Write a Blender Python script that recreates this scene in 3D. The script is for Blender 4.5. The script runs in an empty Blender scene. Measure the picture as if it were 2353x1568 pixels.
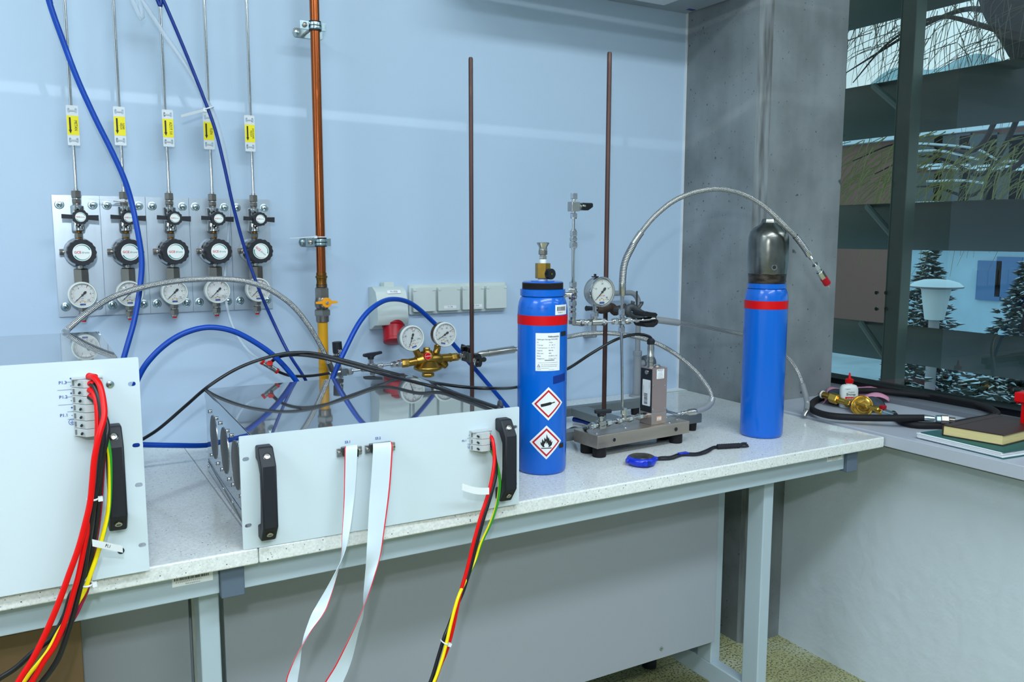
import bpy, math, random
from mathutils import Vector as V, Matrix, Euler
from mathutils.geometry import tessellate_polygon
PI = math.pi
random.seed(7)
SC = bpy.context.scene
COL = SC.collection

# ------------------------------------------------------------------ camera, world, lights, exposure
W, H, FPX = 2353.0, 1568.0, 1937.788
CR = V((0.8688369, -0.4950947, 0.0019225))
CU = V((0.0597567, 0.1087197, 0.9922747))
CF = V((0.4914790, 0.8620100, -0.1240449))
CAM = V((0, 0, 1.205))
cd = bpy.data.cameras.new('camera'); cd.sensor_width = 36.0; cd.lens = FPX / W * 36.0
cd.clip_start = 0.02; cd.clip_end = 500
co = bpy.data.objects.new('camera', cd); COL.objects.link(co)
co.matrix_world = Matrix(((CR.x, CU.x, -CF.x, CAM.x), (CR.y, CU.y, -CF.y, CAM.y), (CR.z, CU.z, -CF.z, CAM.z), (0, 0, 0, 1)))
SC.camera = co
SC.view_settings.view_transform = 'Standard'; SC.view_settings.look = 'None'
SC.view_settings.gamma = 1; SC.view_settings.use_curve_mapping = False
SC.view_settings.exposure = 0.07
try:
    SC.cycles.use_denoising = True
    SC.cycles.max_bounces = 8; SC.cycles.transparent_max_bounces = 12
    SC.cycles.caustics_reflective = False; SC.cycles.caustics_refractive = False
    SC.cycles.sample_clamp_indirect = 6
except Exception: pass

wd = bpy.data.worlds.new('world'); SC.world = wd; wd.use_nodes = True
wn = wd.node_tree; bg = wn.nodes['Background']
tc = wn.nodes.new('ShaderNodeTexCoord'); sp = wn.nodes.new('ShaderNodeSeparateXYZ'); rm = wn.nodes.new('ShaderNodeValToRGB')
wn.links.new(tc.outputs['Generated'], sp.inputs[0]); wn.links.new(sp.outputs[2], rm.inputs[0]); wn.links.new(rm.outputs[0], bg.inputs[0])
rm.color_ramp.elements[0].position = 0.0; rm.color_ramp.elements[0].color = (0.50, 0.62, 0.66, 1)
rm.color_ramp.elements[1].position = 0.5; rm.color_ramp.elements[1].color = (0.42, 0.66, 0.80, 1)
bg.inputs[1].default_value = 2.6

def area(name, loc, aim, sx, sy, power, col):
    l = bpy.data.lights.new(name, 'AREA'); l.shape = 'RECTANGLE'; l.size = sx; l.size_y = sy; l.energy = power; l.color = col
    o = bpy.data.objects.new(name, l); COL.objects.link(o); o.location = loc
    o.rotation_euler = (V(aim) - V(loc)).to_track_quat('-Z', 'Y').to_euler(); return o
COOL = (0.80, 0.925, 1.0)
area('ceiling_light', (0.5, -0.35, 2.92), (0.5, -0.35, 0), 2.4, 0.40, 68, COOL)
area('ceiling_light', (0.5, -1.9, 2.92), (0.5, -1.9, 0), 2.4, 0.40, 68, COOL)
area('ceiling_light', (-2.2, 0.3, 2.92), (-2.2, 0.3, 0), 1.2, 1.2, 62, COOL)
fl = bpy.data.lights.new('camera_flash', 'POINT'); fl.energy = 20; fl.shadow_soft_size = 0.022; fl.color = (0.90, 0.96, 1.0)
fo = bpy.data.objects.new('camera_flash', fl); COL.objects.link(fo); fo.location = CAM + V((-0.03, 0.0, 0.24))
# added unseen lamp, masked to throw two thin bright bands on wall and pillar
gl = bpy.data.lights.new('added_streak_light', 'POINT'); gl.energy = 4.0; gl.shadow_soft_size = 0.002; gl.use_nodes = True
go = bpy.data.objects.new('added_streak_light', gl); COL.objects.link(go); go.location = (0.45, 0.815, 1.919)
gt = gl.node_tree; em = [n for n in gt.nodes if n.type == 'EMISSION'][0]
gtc = gt.nodes.new('ShaderNodeTexCoord')
def band(n, w):
    d = gt.nodes.new('ShaderNodeVectorMath'); d.operation = 'DOT_PRODUCT'; gt.links.new(gtc.outputs['Normal'], d.inputs[0]); d.inputs[1].default_value = n
    a = gt.nodes.new('ShaderNodeMath'); a.operation = 'ABSOLUTE'; gt.links.new(d.outputs['Value'], a.inputs[0])
    m = gt.nodes.new('ShaderNodeMapRange'); gt.links.new(a.outputs[0], m.inputs[0]); m.inputs[1].default_value = w * 0.5; m.inputs[2].default_value = w
    m.inputs[3].default_value = 1; m.inputs[4].default_value = 0; return m
b1 = band((-0.0138, -0.3273, -0.9448), 0.0100); b2 = band((-0.0111, -0.0722, -0.9973), 0.006)
ad = gt.nodes.new('ShaderNodeMath'); ad.operation = 'ADD'; gt.links.new(b1.outputs[0], ad.inputs[0]); gt.links.new(b2.outputs[0], ad.inputs[1])
mu = gt.nodes.new('ShaderNodeMath'); mu.operation = 'MULTIPLY'; gt.links.new(ad.outputs[0], mu.inputs[0]); mu.inputs[1].default_value = 2.9
gt.links.new(mu.outputs[0], em.inputs['Strength'])

# ------------------------------------------------------------------ helpers
def see(px, py, X=None, Y=None, Z=None):
    d = CF * FPX + CR * (px - W / 2) - CU * (py - H / 2)
    if X is not None: t = (X - CAM.x) / d.x
    elif Y is not None: t = (Y - CAM.y) / d.y
    else: t = (Z - CAM.z) / d.z
    return CAM + d * t

def lin(c):
    if isinstance(c, str): c = tuple(int(c[i:i + 2], 16) / 255 for i in (0, 2, 4))
    return tuple(x / 12.92 if x <= 0.04045 else ((x + 0.055) / 1.055) ** 2.4 for x in c)

MATS = {}
def mat(name, col, rough=0.5, metal=0.0, spec=0.5, coat=0.0, bump=None, var=None, trans=0.0):
    if name in MATS: return MATS[name]
    m = bpy.data.materials.new(name); m.use_nodes = True; MATS[name] = m
    nt = m.node_tree; b = nt.nodes['Principled BSDF']; c = lin(col)
    b.inputs['Base Color'].default_value = (*c, 1); b.inputs['Roughness'].default_value = rough
    b.inputs['Metallic'].default_value = metal; b.inputs['Specular IOR Level'].default_value = spec
    b.inputs['Coat Weight'].default_value = coat; b.inputs['Coat Roughness'].default_value = 0.05
    if trans: b.inputs['Transmission Weight'].default_value = trans
    m.diffuse_color = (*c, 1)
    tcn = nt.nodes.new('ShaderNodeTexCoord')
    if var:                                   # (scale, amount, stretch)
        n = nt.nodes.new('ShaderNodeTexNoise'); n.inputs['Scale'].default_value = var[0]; n.inputs['Detail'].default_value = 5
        mp = nt.nodes.new('ShaderNodeMapping'); nt.links.new(tcn.outputs['Object'], mp.inputs[0]); nt.links.new(mp.outputs[0], n.inputs[0])
        if len(var) > 2: mp.inputs['Scale'].default_value = var[2]
        r = nt.nodes.new('ShaderNodeValToRGB'); k = var[1]
        r.color_ramp.elements[0].position = 0.3; r.color_ramp.elements[1].position = 0.7
        r.color_ramp.elements[0].color = (*[max(0, x * (1 - k)) for x in c], 1); r.color_ramp.elements[1].color = (*[min(1, x * (1 + k)) for x in c], 1)
        nt.links.new(n.outputs['Fac'], r.inputs[0]); nt.links.new(r.outputs[0], b.inputs['Base Color'])
    if bump:                                  # (scale, distance)
        n = nt.nodes.new('ShaderNodeTexNoise'); n.inputs['Scale'].default_value = bump[0]; n.inputs['Detail'].default_value = 3
        nt.links.new(tcn.outputs['Object'], n.inputs[0])
        bp = nt.nodes.new('ShaderNodeBump'); bp.inputs['Strength'].default_value = 1; bp.inputs['Distance'].default_value = bump[1]
        nt.links.new(n.outputs['Fac'], bp.inputs['Height']); nt.links.new(bp.outputs[0], b.inputs['Normal'])
    return m

def N(m, kind, **kw):
    n = m.node_tree.nodes.new(kind)
    for k, v in kw.items(): setattr(n, k, v)
    return n

class MB:
    def __init__(s): s.v = []; s.f = []; s.mi = []; s.uv = []; s.mats = []; s.M = Matrix.Identity(4)
    def m(s, mt):
        if mt not in s.mats: s.mats.append(mt)
        return s.mats.index(mt)
    def add(s, vs, fs, mt, M=None, uvs=None):
        M = s.M @ M if M is not None else s.M
        o = len(s.v); s.v += [M @ V(p) for p in vs]; k = s.m(mt)
        for i, f in enumerate(fs):
            s.f.append(tuple(o + j for j in f)); s.mi.append(k)
            s.uv.append([uvs[i][j] for j in range(len(f))] if uvs else [(0, 0)] * len(f))
        return o
    def box(s, lo, hi, mt, M=None):
        x0, y0, z0 = lo; x1, y1, z1 = hi
        vs = [(x0, y0, z0), (x1, y0, z0), (x1, y1, z0), (x0, y1, z0), (x0, y0, z1), (x1, y0, z1), (x1, y1, z1), (x0, y1, z1)]
        s.add(vs, [(0, 3, 2, 1), (4, 5, 6, 7), (0, 1, 5, 4), (1, 2, 6, 5), (2, 3, 7, 6), (3, 0, 4, 7)], mt, M); return s
    def prism(s, poly, z0, z1, mt, M=None, holes=(), cap=True, side=None):
        loops = [list(poly)] + [list(h) for h in holes]; allp = [p for l in loops for p in l]; n = len(allp)
        vs = [(p[0], p[1], z0) for p in allp] + [(p[0], p[1], z1) for p in allp]; fs = []
        tri = tessellate_polygon([[V((p[0], p[1], 0)) for p in l] for l in loops]) if cap else []
        if abs(z1 - z0) < 1e-9:
            s.add(vs[:n], [tuple(t) for t in tri], mt, M); return s
        st = 0; sf = []
        for l in loops:
            k = len(l)
            for i in range(k): j = (i + 1) % k; sf.append((st + i, st + j, n + st + j, n + st + i))
            st += k
        if cap: fs = [tuple(reversed(t)) for t in tri] + [tuple(n + i for i in t) for t in tri]
        if side is None: s.add(vs, fs + sf, mt, M)
        else: s.add(vs, fs, mt, M); s.add(vs, sf, side, M)
        return s
    def lathe(s, prof, mt, M=None, n=24, a0=0.0):
        vs = []; fs = []; k = len(prof)
        for i in range(n):
            a = 2 * PI * i / n + a0; c, d = math.cos(a), math.sin(a)
            vs += [(r * c, r * d, z) for r, z in prof]
        for i in range(n):
            j = (i + 1) % n
            for q in range(k - 1): fs.append((i * k + q, j * k + q, j * k + q + 1, i * k + q + 1))
        if prof[0][0] > 1e-7: fs.append(tuple(i * k for i in reversed(range(n))))
        if prof[-1][0] > 1e-7: fs.append(tuple(i * k + k - 1 for i in range(n)))
        s.add(vs, fs, mt, M); return s
    def cyl(s, p0, p1, r, mt, r2=None, n=20, M=None):
        p0, p1 = V(p0), V(p1); s.lathe([(r, 0), (r if r2 is None else r2, (p1 - p0).length)], mt, (M or Matrix.Identity(4)) @ along(p0, p1), n); return s
    def prof(s, p0, p1, pr, mt, n=24, a0=0.0):    # lathe along p0->p1, pr: (radius, t 0..1)
        p0, p1 = V(p0), V(p1); L = (p1 - p0).length; s.lathe([(r, t * L) for r, t in pr], mt, along(p0, p1), n, a0); return s
    def hexn(s, p0, p1, r, mt, a0=0.0, n=6):
        p0, p1 = V(p0), V(p1); L = (p1 - p0).length; c = min(r * 0.14, L * 0.2)
        s.lathe([(r * 0.88, 0), (r, c), (r, L - c), (r * 0.88, L)], mt, along(p0, p1), n, a0); return s
    def tube(s, pts, r, mt, n=12, cap=True, vk=1.0):
        pts = [V(p) for p in pts]; T = []; k = len(pts)
        for i in range(k): T.append((pts[min(i + 1, k - 1)] - pts[max(i - 1, 0)]).normalized())
        u = T[0].orthogonal().normalized(); vs = []; Ls = [0]; rr = r if callable(r) else (lambda t: r)
        for i in range(k):
            if i: u = (u - T[i] * u.dot(T[i])).normalized(); Ls.append(Ls[-1] + (pts[i] - pts[i - 1]).length)
            w = T[i].cross(u); R = rr(i / (k - 1))
            vs += [pts[i] + (u * math.cos(2 * PI * a / n) + w * math.sin(2 * PI * a / n)) * R for a in range(n)]
        fs = []; uv = []
        for i in range(k - 1):
            for a in range(n):
                b = (a + 1) % n; fs.append((i * n + a, i * n + b, (i + 1) * n + b, (i + 1) * n + a))
                uv.append([(Ls[i], a / n), (Ls[i], (a + 1) / n), (Ls[i + 1], (a + 1) / n), (Ls[i + 1], a / n)])
        if cap:
            fs += [tuple(reversed(range(n))), tuple((k - 1) * n + a for a in range(n))]; uv += [[(0, 0)] * n] * 2
        s.add(vs, fs, mt, None, uv); return s
    def quad(s, p, mt, n=1, M=None, m=None):
        m = m or n; p = [V(q) for q in p]; vs = []; fs = []
        for i in range(n + 1):
            for j in range(m + 1):
                a, b = i / n, j / m; vs.append(p[0].lerp(p[1], a).lerp(p[3].lerp(p[2], a), b))
        for i in range(n):
            for j in range(m):
                q = i * (m + 1) + j; fs.append((q, q + m + 1, q + m + 2, q + 1))
        s.add(vs, fs, mt, M); return s
    def ring(s, r0, r1, mt, M=None, a0=0, a1=2 * PI, n=32, z=0.0, w=None):
        vs = []; fs = []
        for i in range(n + 1):
            t = i / n; a = a0 + (a1 - a0) * t; ri, ro = r0, r1
            if w: c = (r0 + r1) / 2; h = (r1 - r0) / 2 * w(t); ri, ro = c - h, c + h
            vs += [(ri * math.cos(a), ri * math.sin(a), z), (ro * math.cos(a), ro * math.sin(a), z)]
        for i in range(n): fs.append((2 * i, 2 * i + 1, 2 * i + 3, 2 * i + 2))
        s.add(vs, fs, mt, M); return s
    def text(s, txt, size, mt, M=None, z=0.0, sx=1.0, ax='CENTER', bold=False):
        cu = bpy.data.curves.new('t', 'FONT'); cu.body = txt; cu.size = size; cu.align_x = ax; cu.align_y = 'CENTER'; cu.resolution_u = 2
        if bold: cu.offset = size * 0.018
        ob = bpy.data.objects.new('t', cu); me = bpy.data.meshes.new_from_object(ob)
        vs = [(v.co.x * sx, v.co.y, z) for v in me.vertices]; fs = [tuple(p.vertices) for p in me.polygons]
        if fs: s.add(vs, fs, mt, M)
        bpy.data.objects.remove(ob); bpy.data.curves.remove(cu); bpy.data.meshes.remove(me); return s
    def merge(s, o):
        k0 = len(s.v); s.v += o.v
        for f, mi, uv in zip(o.f, o.mi, o.uv):
            s.f.append(tuple(k0 + j for j in f)); s.mi.append(s.m(o.mats[mi])); s.uv.append(uv)
        return s

def along(p0, p1):
    z = (V(p1) - V(p0)).normalized()
    x = V((0, 0, 1)).cross(z)
    if x.length < 1e-4: x = V((1, 0, 0))
    x.normalize(); y = z.cross(x)
    return frame(p0, x, y, z)
def frame(o, x, y, z):
    x, y, z, o = V(x), V(y), V(z), V(o)
    return Matrix(((x.x, y.x, z.x, o.x), (x.y, y.y, z.y, o.y), (x.z, y.z, z.z, o.z), (0, 0, 0, 1)))
def face(o): return frame(o, (1, 0, 0), (0, 0, 1), (0, -1, 0))      # local x right, y up, z out of the wall
def zrot(o, a): return Matrix.Translation(V(o)) @ Matrix.Rotation(a, 4, 'Z')
def T(x, y, z): return Matrix.Translation(V((x, y, z)))

def root_loc(p):
    while p.parent: p = p.parent
    return p.location.copy()
def build(name, mb, parent=None, bevel=0.0, smooth=35, label=None, seg=2):
    me = bpy.data.meshes.new(name); off = root_loc(parent) if parent else V((0, 0, 0))
    lo = None
    if parent is None:
        xs = [v.x for v in mb.v]; ys = [v.y for v in mb.v]; zs = [v.z for v in mb.v]
        lo = V(((min(xs) + max(xs)) / 2, (min(ys) + max(ys)) / 2, min(zs))); off = lo
    me.from_pydata([v - off for v in mb.v], [], mb.f)
    for mt in mb.mats: me.materials.append(mt)
    for p, k in zip(me.polygons, mb.mi): p.material_index = k
    if any(u[0] != (0, 0) or u[-1] != (0, 0) for u in mb.uv):
        ul = me.uv_layers.new(name='UVMap')
        for p, u in zip(me.polygons, mb.uv):
            for li, c in zip(p.loop_indices, u): ul.data[li].uv = c
    me.validate()
    import bmesh
    bm = bmesh.new(); bm.from_mesh(me)
    bmesh.ops.recalc_face_normals(bm, faces=bm.faces); bm.to_mesh(me); bm.free()
    if smooth:
        me.polygons.foreach_set('use_smooth', [True] * len(me.polygons)); me.set_sharp_from_angle(angle=math.radians(smooth))
    o = bpy.data.objects.new(name, me); COL.objects.link(o)
    if parent: o.parent = parent
    else: o.location = lo
    if bevel:
        b = o.modifiers.new('bevel', 'BEVEL'); b.width = bevel; b.segments = seg; b.limit_method = 'ANGLE'; b.angle_limit = math.radians(40); b.harden_normals = True
    if label: o['label'] = label
    return o
def thing(name, label, cat, loc, group=None):
    o = bpy.data.objects.new(name, None); COL.objects.link(o); o.location = V(loc); o.empty_display_size = 0.05
    return tag(o, label, cat, group)
def tag(o, label, cat, group=None):
    o['label'] = label; o['category'] = cat
    if group: o['group'] = group
    return o
def struct(name, mb, parent=None, **k):
    o = build(name, mb, parent, **k)
    if parent is None: o['kind'] = 'structure'
    return o
def dup(o, loc=None, parent=None, label=None):
    c = o.copy(); COL.objects.link(c); c.parent = parent
    if loc is not None: c.location = V(loc)
    if label: c['label'] = label
    for ch in [x for x in bpy.data.objects if x.parent == o]: dup(ch, None, c)
    return c
def cat_rom(pts, k=8):
    pts = [V(p) for p in pts]; out = []
    P = [2 * pts[0] - pts[1]] + pts + [2 * pts[-1] - pts[-2]]
    for i in range(1, len(P) - 2):
        a, b, c, d = P[i - 1], P[i], P[i + 1], P[i + 2]
        for j in range(k):
            t = j / k; t2 = t * t; t3 = t2 * t
            out.append(0.5 * ((2 * b) + (c - a) * t + (2 * a - 5 * b + 4 * c - d) * t2 + (3 * b - a - 3 * c + d) * t3))
    out.append(P[-2]); return out
def hose(pts, k=8):       # pts: (px, py, Y) seen points on the depth plane Y
    return cat_rom([see(p[0], p[1], Y=p[2]) if len(p) == 3 else V(p[3]) for p in pts], k)
def split(path, f0, f1):
    n = len(path) - 1; return path[int(round(f0 * n)):int(round(f1 * n)) + 1]
def rrect(w, h, r, n=5, cx=0, cy=0):
    out = []
    for sx, sy, a in ((1, 1, 0), (-1, 1, PI / 2), (-1, -1, PI), (1, -1, 1.5 * PI)):
        for i in range(n + 1):
            b = a + PI / 2 * i / n; out.append((cx + sx * (w / 2 - r) + r * math.cos(b), cy + sy * (h / 2 - r) + r * math.sin(b)))
    return out
def circ(r, n=24, cx=0, cy=0): return [(cx + r * math.cos(2 * PI * i / n), cy + r * math.sin(2 * PI * i / n)) for i in range(n)]

# ------------------------------------------------------------------ materials
WHITE = mat('white_paint', (0.84, 0.86, 0.88), 0.38)
PANELW = mat('white_powder_coat', (0.78, 0.83, 0.86), 0.42, bump=(900, 0.00005))
CHROME = mat('polished_steel', (0.80, 0.80, 0.80), 0.14, 1.0)
STEEL = mat('stainless_steel', (0.74, 0.73, 0.71), 0.27, 1.0)
DSTEEL = mat('dull_steel', (0.56, 0.53, 0.50), 0.30, 1.0)
ZINC = mat('zinc_plated', (0.70, 0.78, 0.80), 0.24, 1.0)
BRASS = mat('brass', (0.66, 0.52, 0.24), 0.33, 1.0, var=(60, 0.15))
BRASS2 = mat('bright_brass', (0.82, 0.66, 0.30), 0.25, 1.0)
BRONZE = mat('bronze', (0.55, 0.38, 0.18), 0.3, 1.0)
COPPER = mat('copper', (0.68, 0.36, 0.20), 0.24, 1.0, var=(14, 0.25, (1, 1, 0.1)))
YELLOW = mat('yellow_paint', (0.83, 0.60, 0.06), 0.38)
ORANGE = mat('orange_yellow', (0.95, 0.62, 0.03), 0.4)
BLACK = mat('black_plastic', (0.11, 0.12, 0.15), 0.5, spec=0.35)
BLACKG = mat('black_gloss', (0.05, 0.055, 0.07), 0.22)
RUBBER = mat('black_rubber', (0.10, 0.10, 0.11), 0.65, spec=0.25)
BLUEH = mat('blue_hose', (0.0, 0.26, 0.66), 0.35, spec=0.35)
BLUED = mat('dark_blue_hose', (0.0, 0.17, 0.50), 0.3, spec=0.4)
BLUEC = mat('blue_enamel', (0.0, 0.37, 0.77), 0.26, spec=0.35, coat=0.3, bump=(30, 0.0001))
RED = mat('red_plastic', (0.82, 0.0, 0.02), 0.38, spec=0.3)
REDT = mat('red_tape', (0.80, 0.0, 0.03), 0.45, spec=0.25)
DRED = mat('dark_red_plastic', (0.64, 0.0, 0.10), 0.4, spec=0.35)
GREYP = mat('grey_plastic', (0.72, 0.74, 0.75), 0.45)
LGREY = mat('light_grey_plastic', (0.78, 0.82, 0.81), 0.4)
MGREY = mat('mid_grey', (0.42, 0.44, 0.46), 0.5)
PIPEG = mat('grey_pipe', (0.52, 0.54, 0.56), 0.45)
DIAL = mat('dial_white', (0.92, 0.93, 0.92), 0.5)
INK = mat('black_ink', (0.06, 0.06, 0.07), 0.6)
REDINK = mat('red_ink', (0.80, 0.05, 0.12), 0.6)
BLUEINK = mat('blue_ink', (0.15, 0.30, 0.62), 0.6)
TEAL = mat('teal_ink', (0.02, 0.52, 0.50), 0.5)
PAPER = mat('white_label', (0.90, 0.91, 0.92), 0.5)
YLABEL = mat('yellow_label', (0.95, 0.88, 0.0), 0.5)
NYLON = mat('nylon_white', (0.86, 0.88, 0.90), 0.4, spec=0.4)
WIRER = mat('red_wire', (0.84, 0.0, 0.01), 0.36, spec=0.3)
WIREK = mat('black_wire', (0.06, 0.06, 0.08), 0.35)
WIREM = mat('maroon_wire', (0.60, 0.02, 0.22), 0.35)
ROD = mat('brown_steel_rod', (0.30, 0.20, 0.18), 0.42, 0.35, var=(35, 0.35, (1, 1, 0.15)))
RUST = mat('rusty_cast_iron', (0.25, 0.19, 0.16), 0.7, 0.3, var=(60, 0.5), bump=(300, 0.0006))
CASTG = mat('grey_cast_metal', (0.30, 0.32, 0.33), 0.55, 0.5, bump=(250, 0.0005))
BASEM = mat('hammered_grey', (0.42, 0.45, 0.46), 0.4, 0.2, bump=(300, 0.0003))
FRAMEM = mat('grey_powder_coat', (0.66, 0.72, 0.76), 0.4)
CAPM = mat('grey_end_cap', (0.34, 0.40, 0.47), 0.45)
MODP = mat('grey_laminate', (0.60, 0.62, 0.655), 0.45)
ALU = mat('aluminium_plate', (0.74, 0.79, 0.84), 0.34, 0.75, var=(8, 0.06, (6, 1, 1)))
PINK = mat('pink_cloth', (0.82, 0.56, 0.66), 0.85, bump=(500, 0.0004))
LEATHER = mat('brown_leather', (0.21, 0.12, 0.11), 0.42, bump=(350, 0.0002))
PAGES = mat('book_pages', (0.85, 0.78, 0.55), 0.8, var=(900, 0.12, (0.02, 0.02, 1)))
GREENC = mat('green_cover', (0.03, 0.34, 0.33), 0.5)
CREAM = mat('translucent_white', (0.86, 0.88, 0.86), 0.4)
BROWN = mat('brown_board', (0.46, 0.36, 0.24), 0.6)
THREAD = mat('dark_thread', (0.34, 0.31, 0.30), 0.4, 0.6)
DGREY = mat('dark_grey', (0.15, 0.16, 0.17), 0.5)
LANY = mat('dark_cord', (0.06, 0.07, 0.12), 0.75, bump=(900, 0.0006))
CHARC = mat('charcoal', (0.10, 0.11, 0.12), 0.5)

def clear(name, fac=0.08, tint=(1, 1, 1), rough=0.0, fres=1.0):
    if name in MATS: return MATS[name]
    m = bpy.data.materials.new(name); m.use_nodes = True; MATS[name] = m; nt = m.node_tree; nt.nodes.clear()
    o = N(m, 'ShaderNodeOutputMaterial'); mx = N(m, 'ShaderNodeMixShader'); t = N(m, 'ShaderNodeBsdfTransparent'); g = N(m, 'ShaderNodeBsdfGlossy')
    t.inputs[0].default_value = (*tint, 1); g.inputs['Roughness'].default_value = rough
    fr = N(m, 'ShaderNodeFresnel'); fr.inputs[0].default_value = 1.5
    a = N(m, 'ShaderNodeMath', operation='MULTIPLY_ADD'); nt.links.new(fr.outputs[0], a.inputs[0]); a.inputs[1].default_value = fres; a.inputs[2].default_value = fac
    a.use_clamp = True
    nt.links.new(a.outputs[0], mx.inputs[0]); nt.links.new(t.outputs[0], mx.inputs[1]); nt.links.new(g.outputs[0], mx.inputs[2]); nt.links.new(mx.outputs[0], o.inputs[0]); return m
LENS = clear('clear_lens', 0.05, fres=0.25)
CLEARP = mat('clear_plastic', (0.80, 0.85, 0.90), 0.15); CLEARP.node_tree.nodes['Principled BSDF'].inputs['Alpha'].default_value = 0.42
PANE = clear('tinted_glass', 0.03, (0.47, 0.51, 0.49), 0.0, 0.6)

def gb(m): return m.node_tree.nodes['Principled BSDF']
def rampn(m, fac, stops):
    r = N(m, 'ShaderNodeValToRGB'); e = r.color_ramp.elements
    while len(e) < len(stops): e.new(0.5)
    for q, (p, c) in zip(e, stops): q.position = p; q.color = (*c, 1)
    m.node_tree.links.new(fac, r.inputs[0]); return r
def mixc(m, fac, a, b, mode='MIX'):
    x = N(m, 'ShaderNodeMix', data_type='RGBA', blend_type=mode); L = m.node_tree.links
    for k, q in ((0, fac), (6, a), (7, b)):
        if hasattr(q, 'is_linked') or hasattr(q, 'node'): L.new(q, x.inputs[k])
        elif k == 0: x.inputs[0].default_value = q
        else: x.inputs[k].default_value = (*q, 1)
    return x.outputs[2]

# braided stainless sheath: UV.x metres along, UV.y turns round
def braid(name, c0, c1):
    m = mat(name, (0.5, 0.5, 0.5), 0.3, 1.0); nt = m.node_tree; L = nt.links; b = gb(m)
    uv = N(m, 'ShaderNodeUVMap'); s = N(m, 'ShaderNodeSeparateXYZ'); L.new(uv.outputs[0], s.inputs[0])
    def wave(sg):
        a = N(m, 'ShaderNodeMath', operation='MULTIPLY'); L.new(s.outputs[0], a.inputs[0]); a.inputs[1].default_value = 2 * PI * 165
        c = N(m, 'ShaderNodeMath', operation='MULTIPLY_ADD'); L.new(s.outputs[1], c.inputs[0]); c.inputs[1].default_value = sg * 2 * PI * 6; L.new(a.outputs[0], c.inputs[2])
        d = N(m, 'ShaderNodeMath', operation='SINE'); L.new(c.outputs[0], d.inputs[0]); return d
    w = N(m, 'ShaderNodeMath', operation='MULTIPLY'); L.new(wave(1).outputs[0], w.inputs[0]); L.new(wave(-1).outputs[0], w.inputs[1])
    mr = N(m, 'ShaderNodeMapRange'); L.new(w.outputs[0], mr.inputs[0]); mr.inputs[1].default_value = -0.6; mr.inputs[2].default_value = 0.6
    r = rampn(m, mr.outputs[0], [(0.0, lin(c0)), (1.0, lin(c1))]); L.new(r.outputs[0], b.inputs['Base Color'])
    bp = N(m, 'ShaderNodeBump'); bp.inputs['Distance'].default_value = 0.0006; L.new(mr.outputs[0], bp.inputs['Height']); L.new(bp.outputs[0], b.inputs['Normal']); return m
BRAID = braid('braided_steel', (0.20, 0.20, 0.20), (0.95, 0.94, 0.93))
def spiral(name, c):
    m = mat(name, c, 0.28, 1.0); L = m.node_tree.links; uv = N(m, 'ShaderNodeUVMap'); w = N(m, 'ShaderNodeTexWave'); w.inputs['Scale'].default_value = 90
    L.new(uv.outputs[0], w.inputs[0]); r = rampn(m, w.outputs['Fac'], [(0.2, tuple(x * 0.35 for x in lin(c))), (0.6, lin(c))]); L.new(r.outputs[0], gb(m).inputs['Base Color'])
    bp = N(m, 'ShaderNodeBump'); bp.inputs['Distance'].default_value = 0.0006; L.new(w.outputs['Fac'], bp.inputs['Height']); L.new(bp.outputs[0], gb(m).inputs['Normal']); return m
SPRING = spiral('spring_coil', (0.75, 0.75, 0.76))

# wire with green and yellow halves
def stripe_wire():
    m = mat('green_yellow_wire', (0.9, 0.85, 0.0), 0.35); L = m.node_tree.links; uv = N(m, 'ShaderNodeUVMap'); s = N(m, 'ShaderNodeSeparateXYZ'); L.new(uv.outputs[0], s.inputs[0])
    a = N(m, 'ShaderNodeMath', operation='MULTIPLY_ADD'); L.new(s.outputs[0], a.inputs[0]); a.inputs[1].default_value = 1.6; L.new(s.outputs[1], a.inputs[2])
    f = N(m, 'ShaderNodeMath', operation='FRACT'); L.new(a.outputs[0], f.inputs[0])
    g = N(m, 'ShaderNodeMath', operation='GREATER_THAN'); L.new(f.outputs[0], g.inputs[0]); g.inputs[1].default_value = 0.62
    L.new(mixc(m, g.outputs[0], lin((0.95, 0.85, 0.0)), lin((0.15, 0.55, 0.12))), gb(m).inputs['Base Color']); return m
GYW = stripe_wire()

# speckled composite worktop
def speckle(name, base, dark, scale=150, mid=None, rough=0.12, thr=0.18):
    m = mat(name, base, rough, spec=0.5); L = m.node_tree.links; t = N(m, 'ShaderNodeTexCoord'); cur = lin(base)
    n = N(m, 'ShaderNodeTexNoise'); n.inputs['Scale'].default_value = 260; n.inputs['Detail'].default_value = 2; L.new(t.outputs['Object'], n.inputs[0])
    r = rampn(m, n.outputs['Fac'], [(0.3, tuple(x * 0.86 for x in cur)), (0.65, tuple(min(1, x * 1.06) for x in cur))]); c = r.outputs[0]
    for sc, th, col in ((scale, thr, 0), (scale * 2.1, thr * 0.95, 0)):
        v = N(m, 'ShaderNodeTexVoronoi'); v.inputs['Scale'].default_value = sc; L.new(t.outputs['Object'], v.inputs[0])
        cs = N(m, 'ShaderNodeSeparateXYZ'); L.new(v.outputs['Color'], cs.inputs[0])
        th_ = N(m, 'ShaderNodeMath', operation='MULTIPLY'); L.new(cs.outputs[0], th_.inputs[0]); th_.inputs[1].default_value = th * 2
        sub = N(m, 'ShaderNodeMath', operation='SUBTRACT'); L.new(th_.outputs[0], sub.inputs[0]); sub.inputs[1].default_value = th * 0.95
        g = N(m, 'ShaderNodeMath', operation='LESS_THAN'); L.new(v.outputs['Distance'], g.inputs[0]); L.new(sub.outputs[0], g.inputs[1])
        c = mixc(m, g.outputs[0], c, lin(dark))
    L.new(c, gb(m).inputs['Base Color']); return m
SLAB = speckle('speckled_worktop', (0.87, 0.88, 0.875), (0.36, 0.37, 0.43), 170, thr=0.20)

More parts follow.
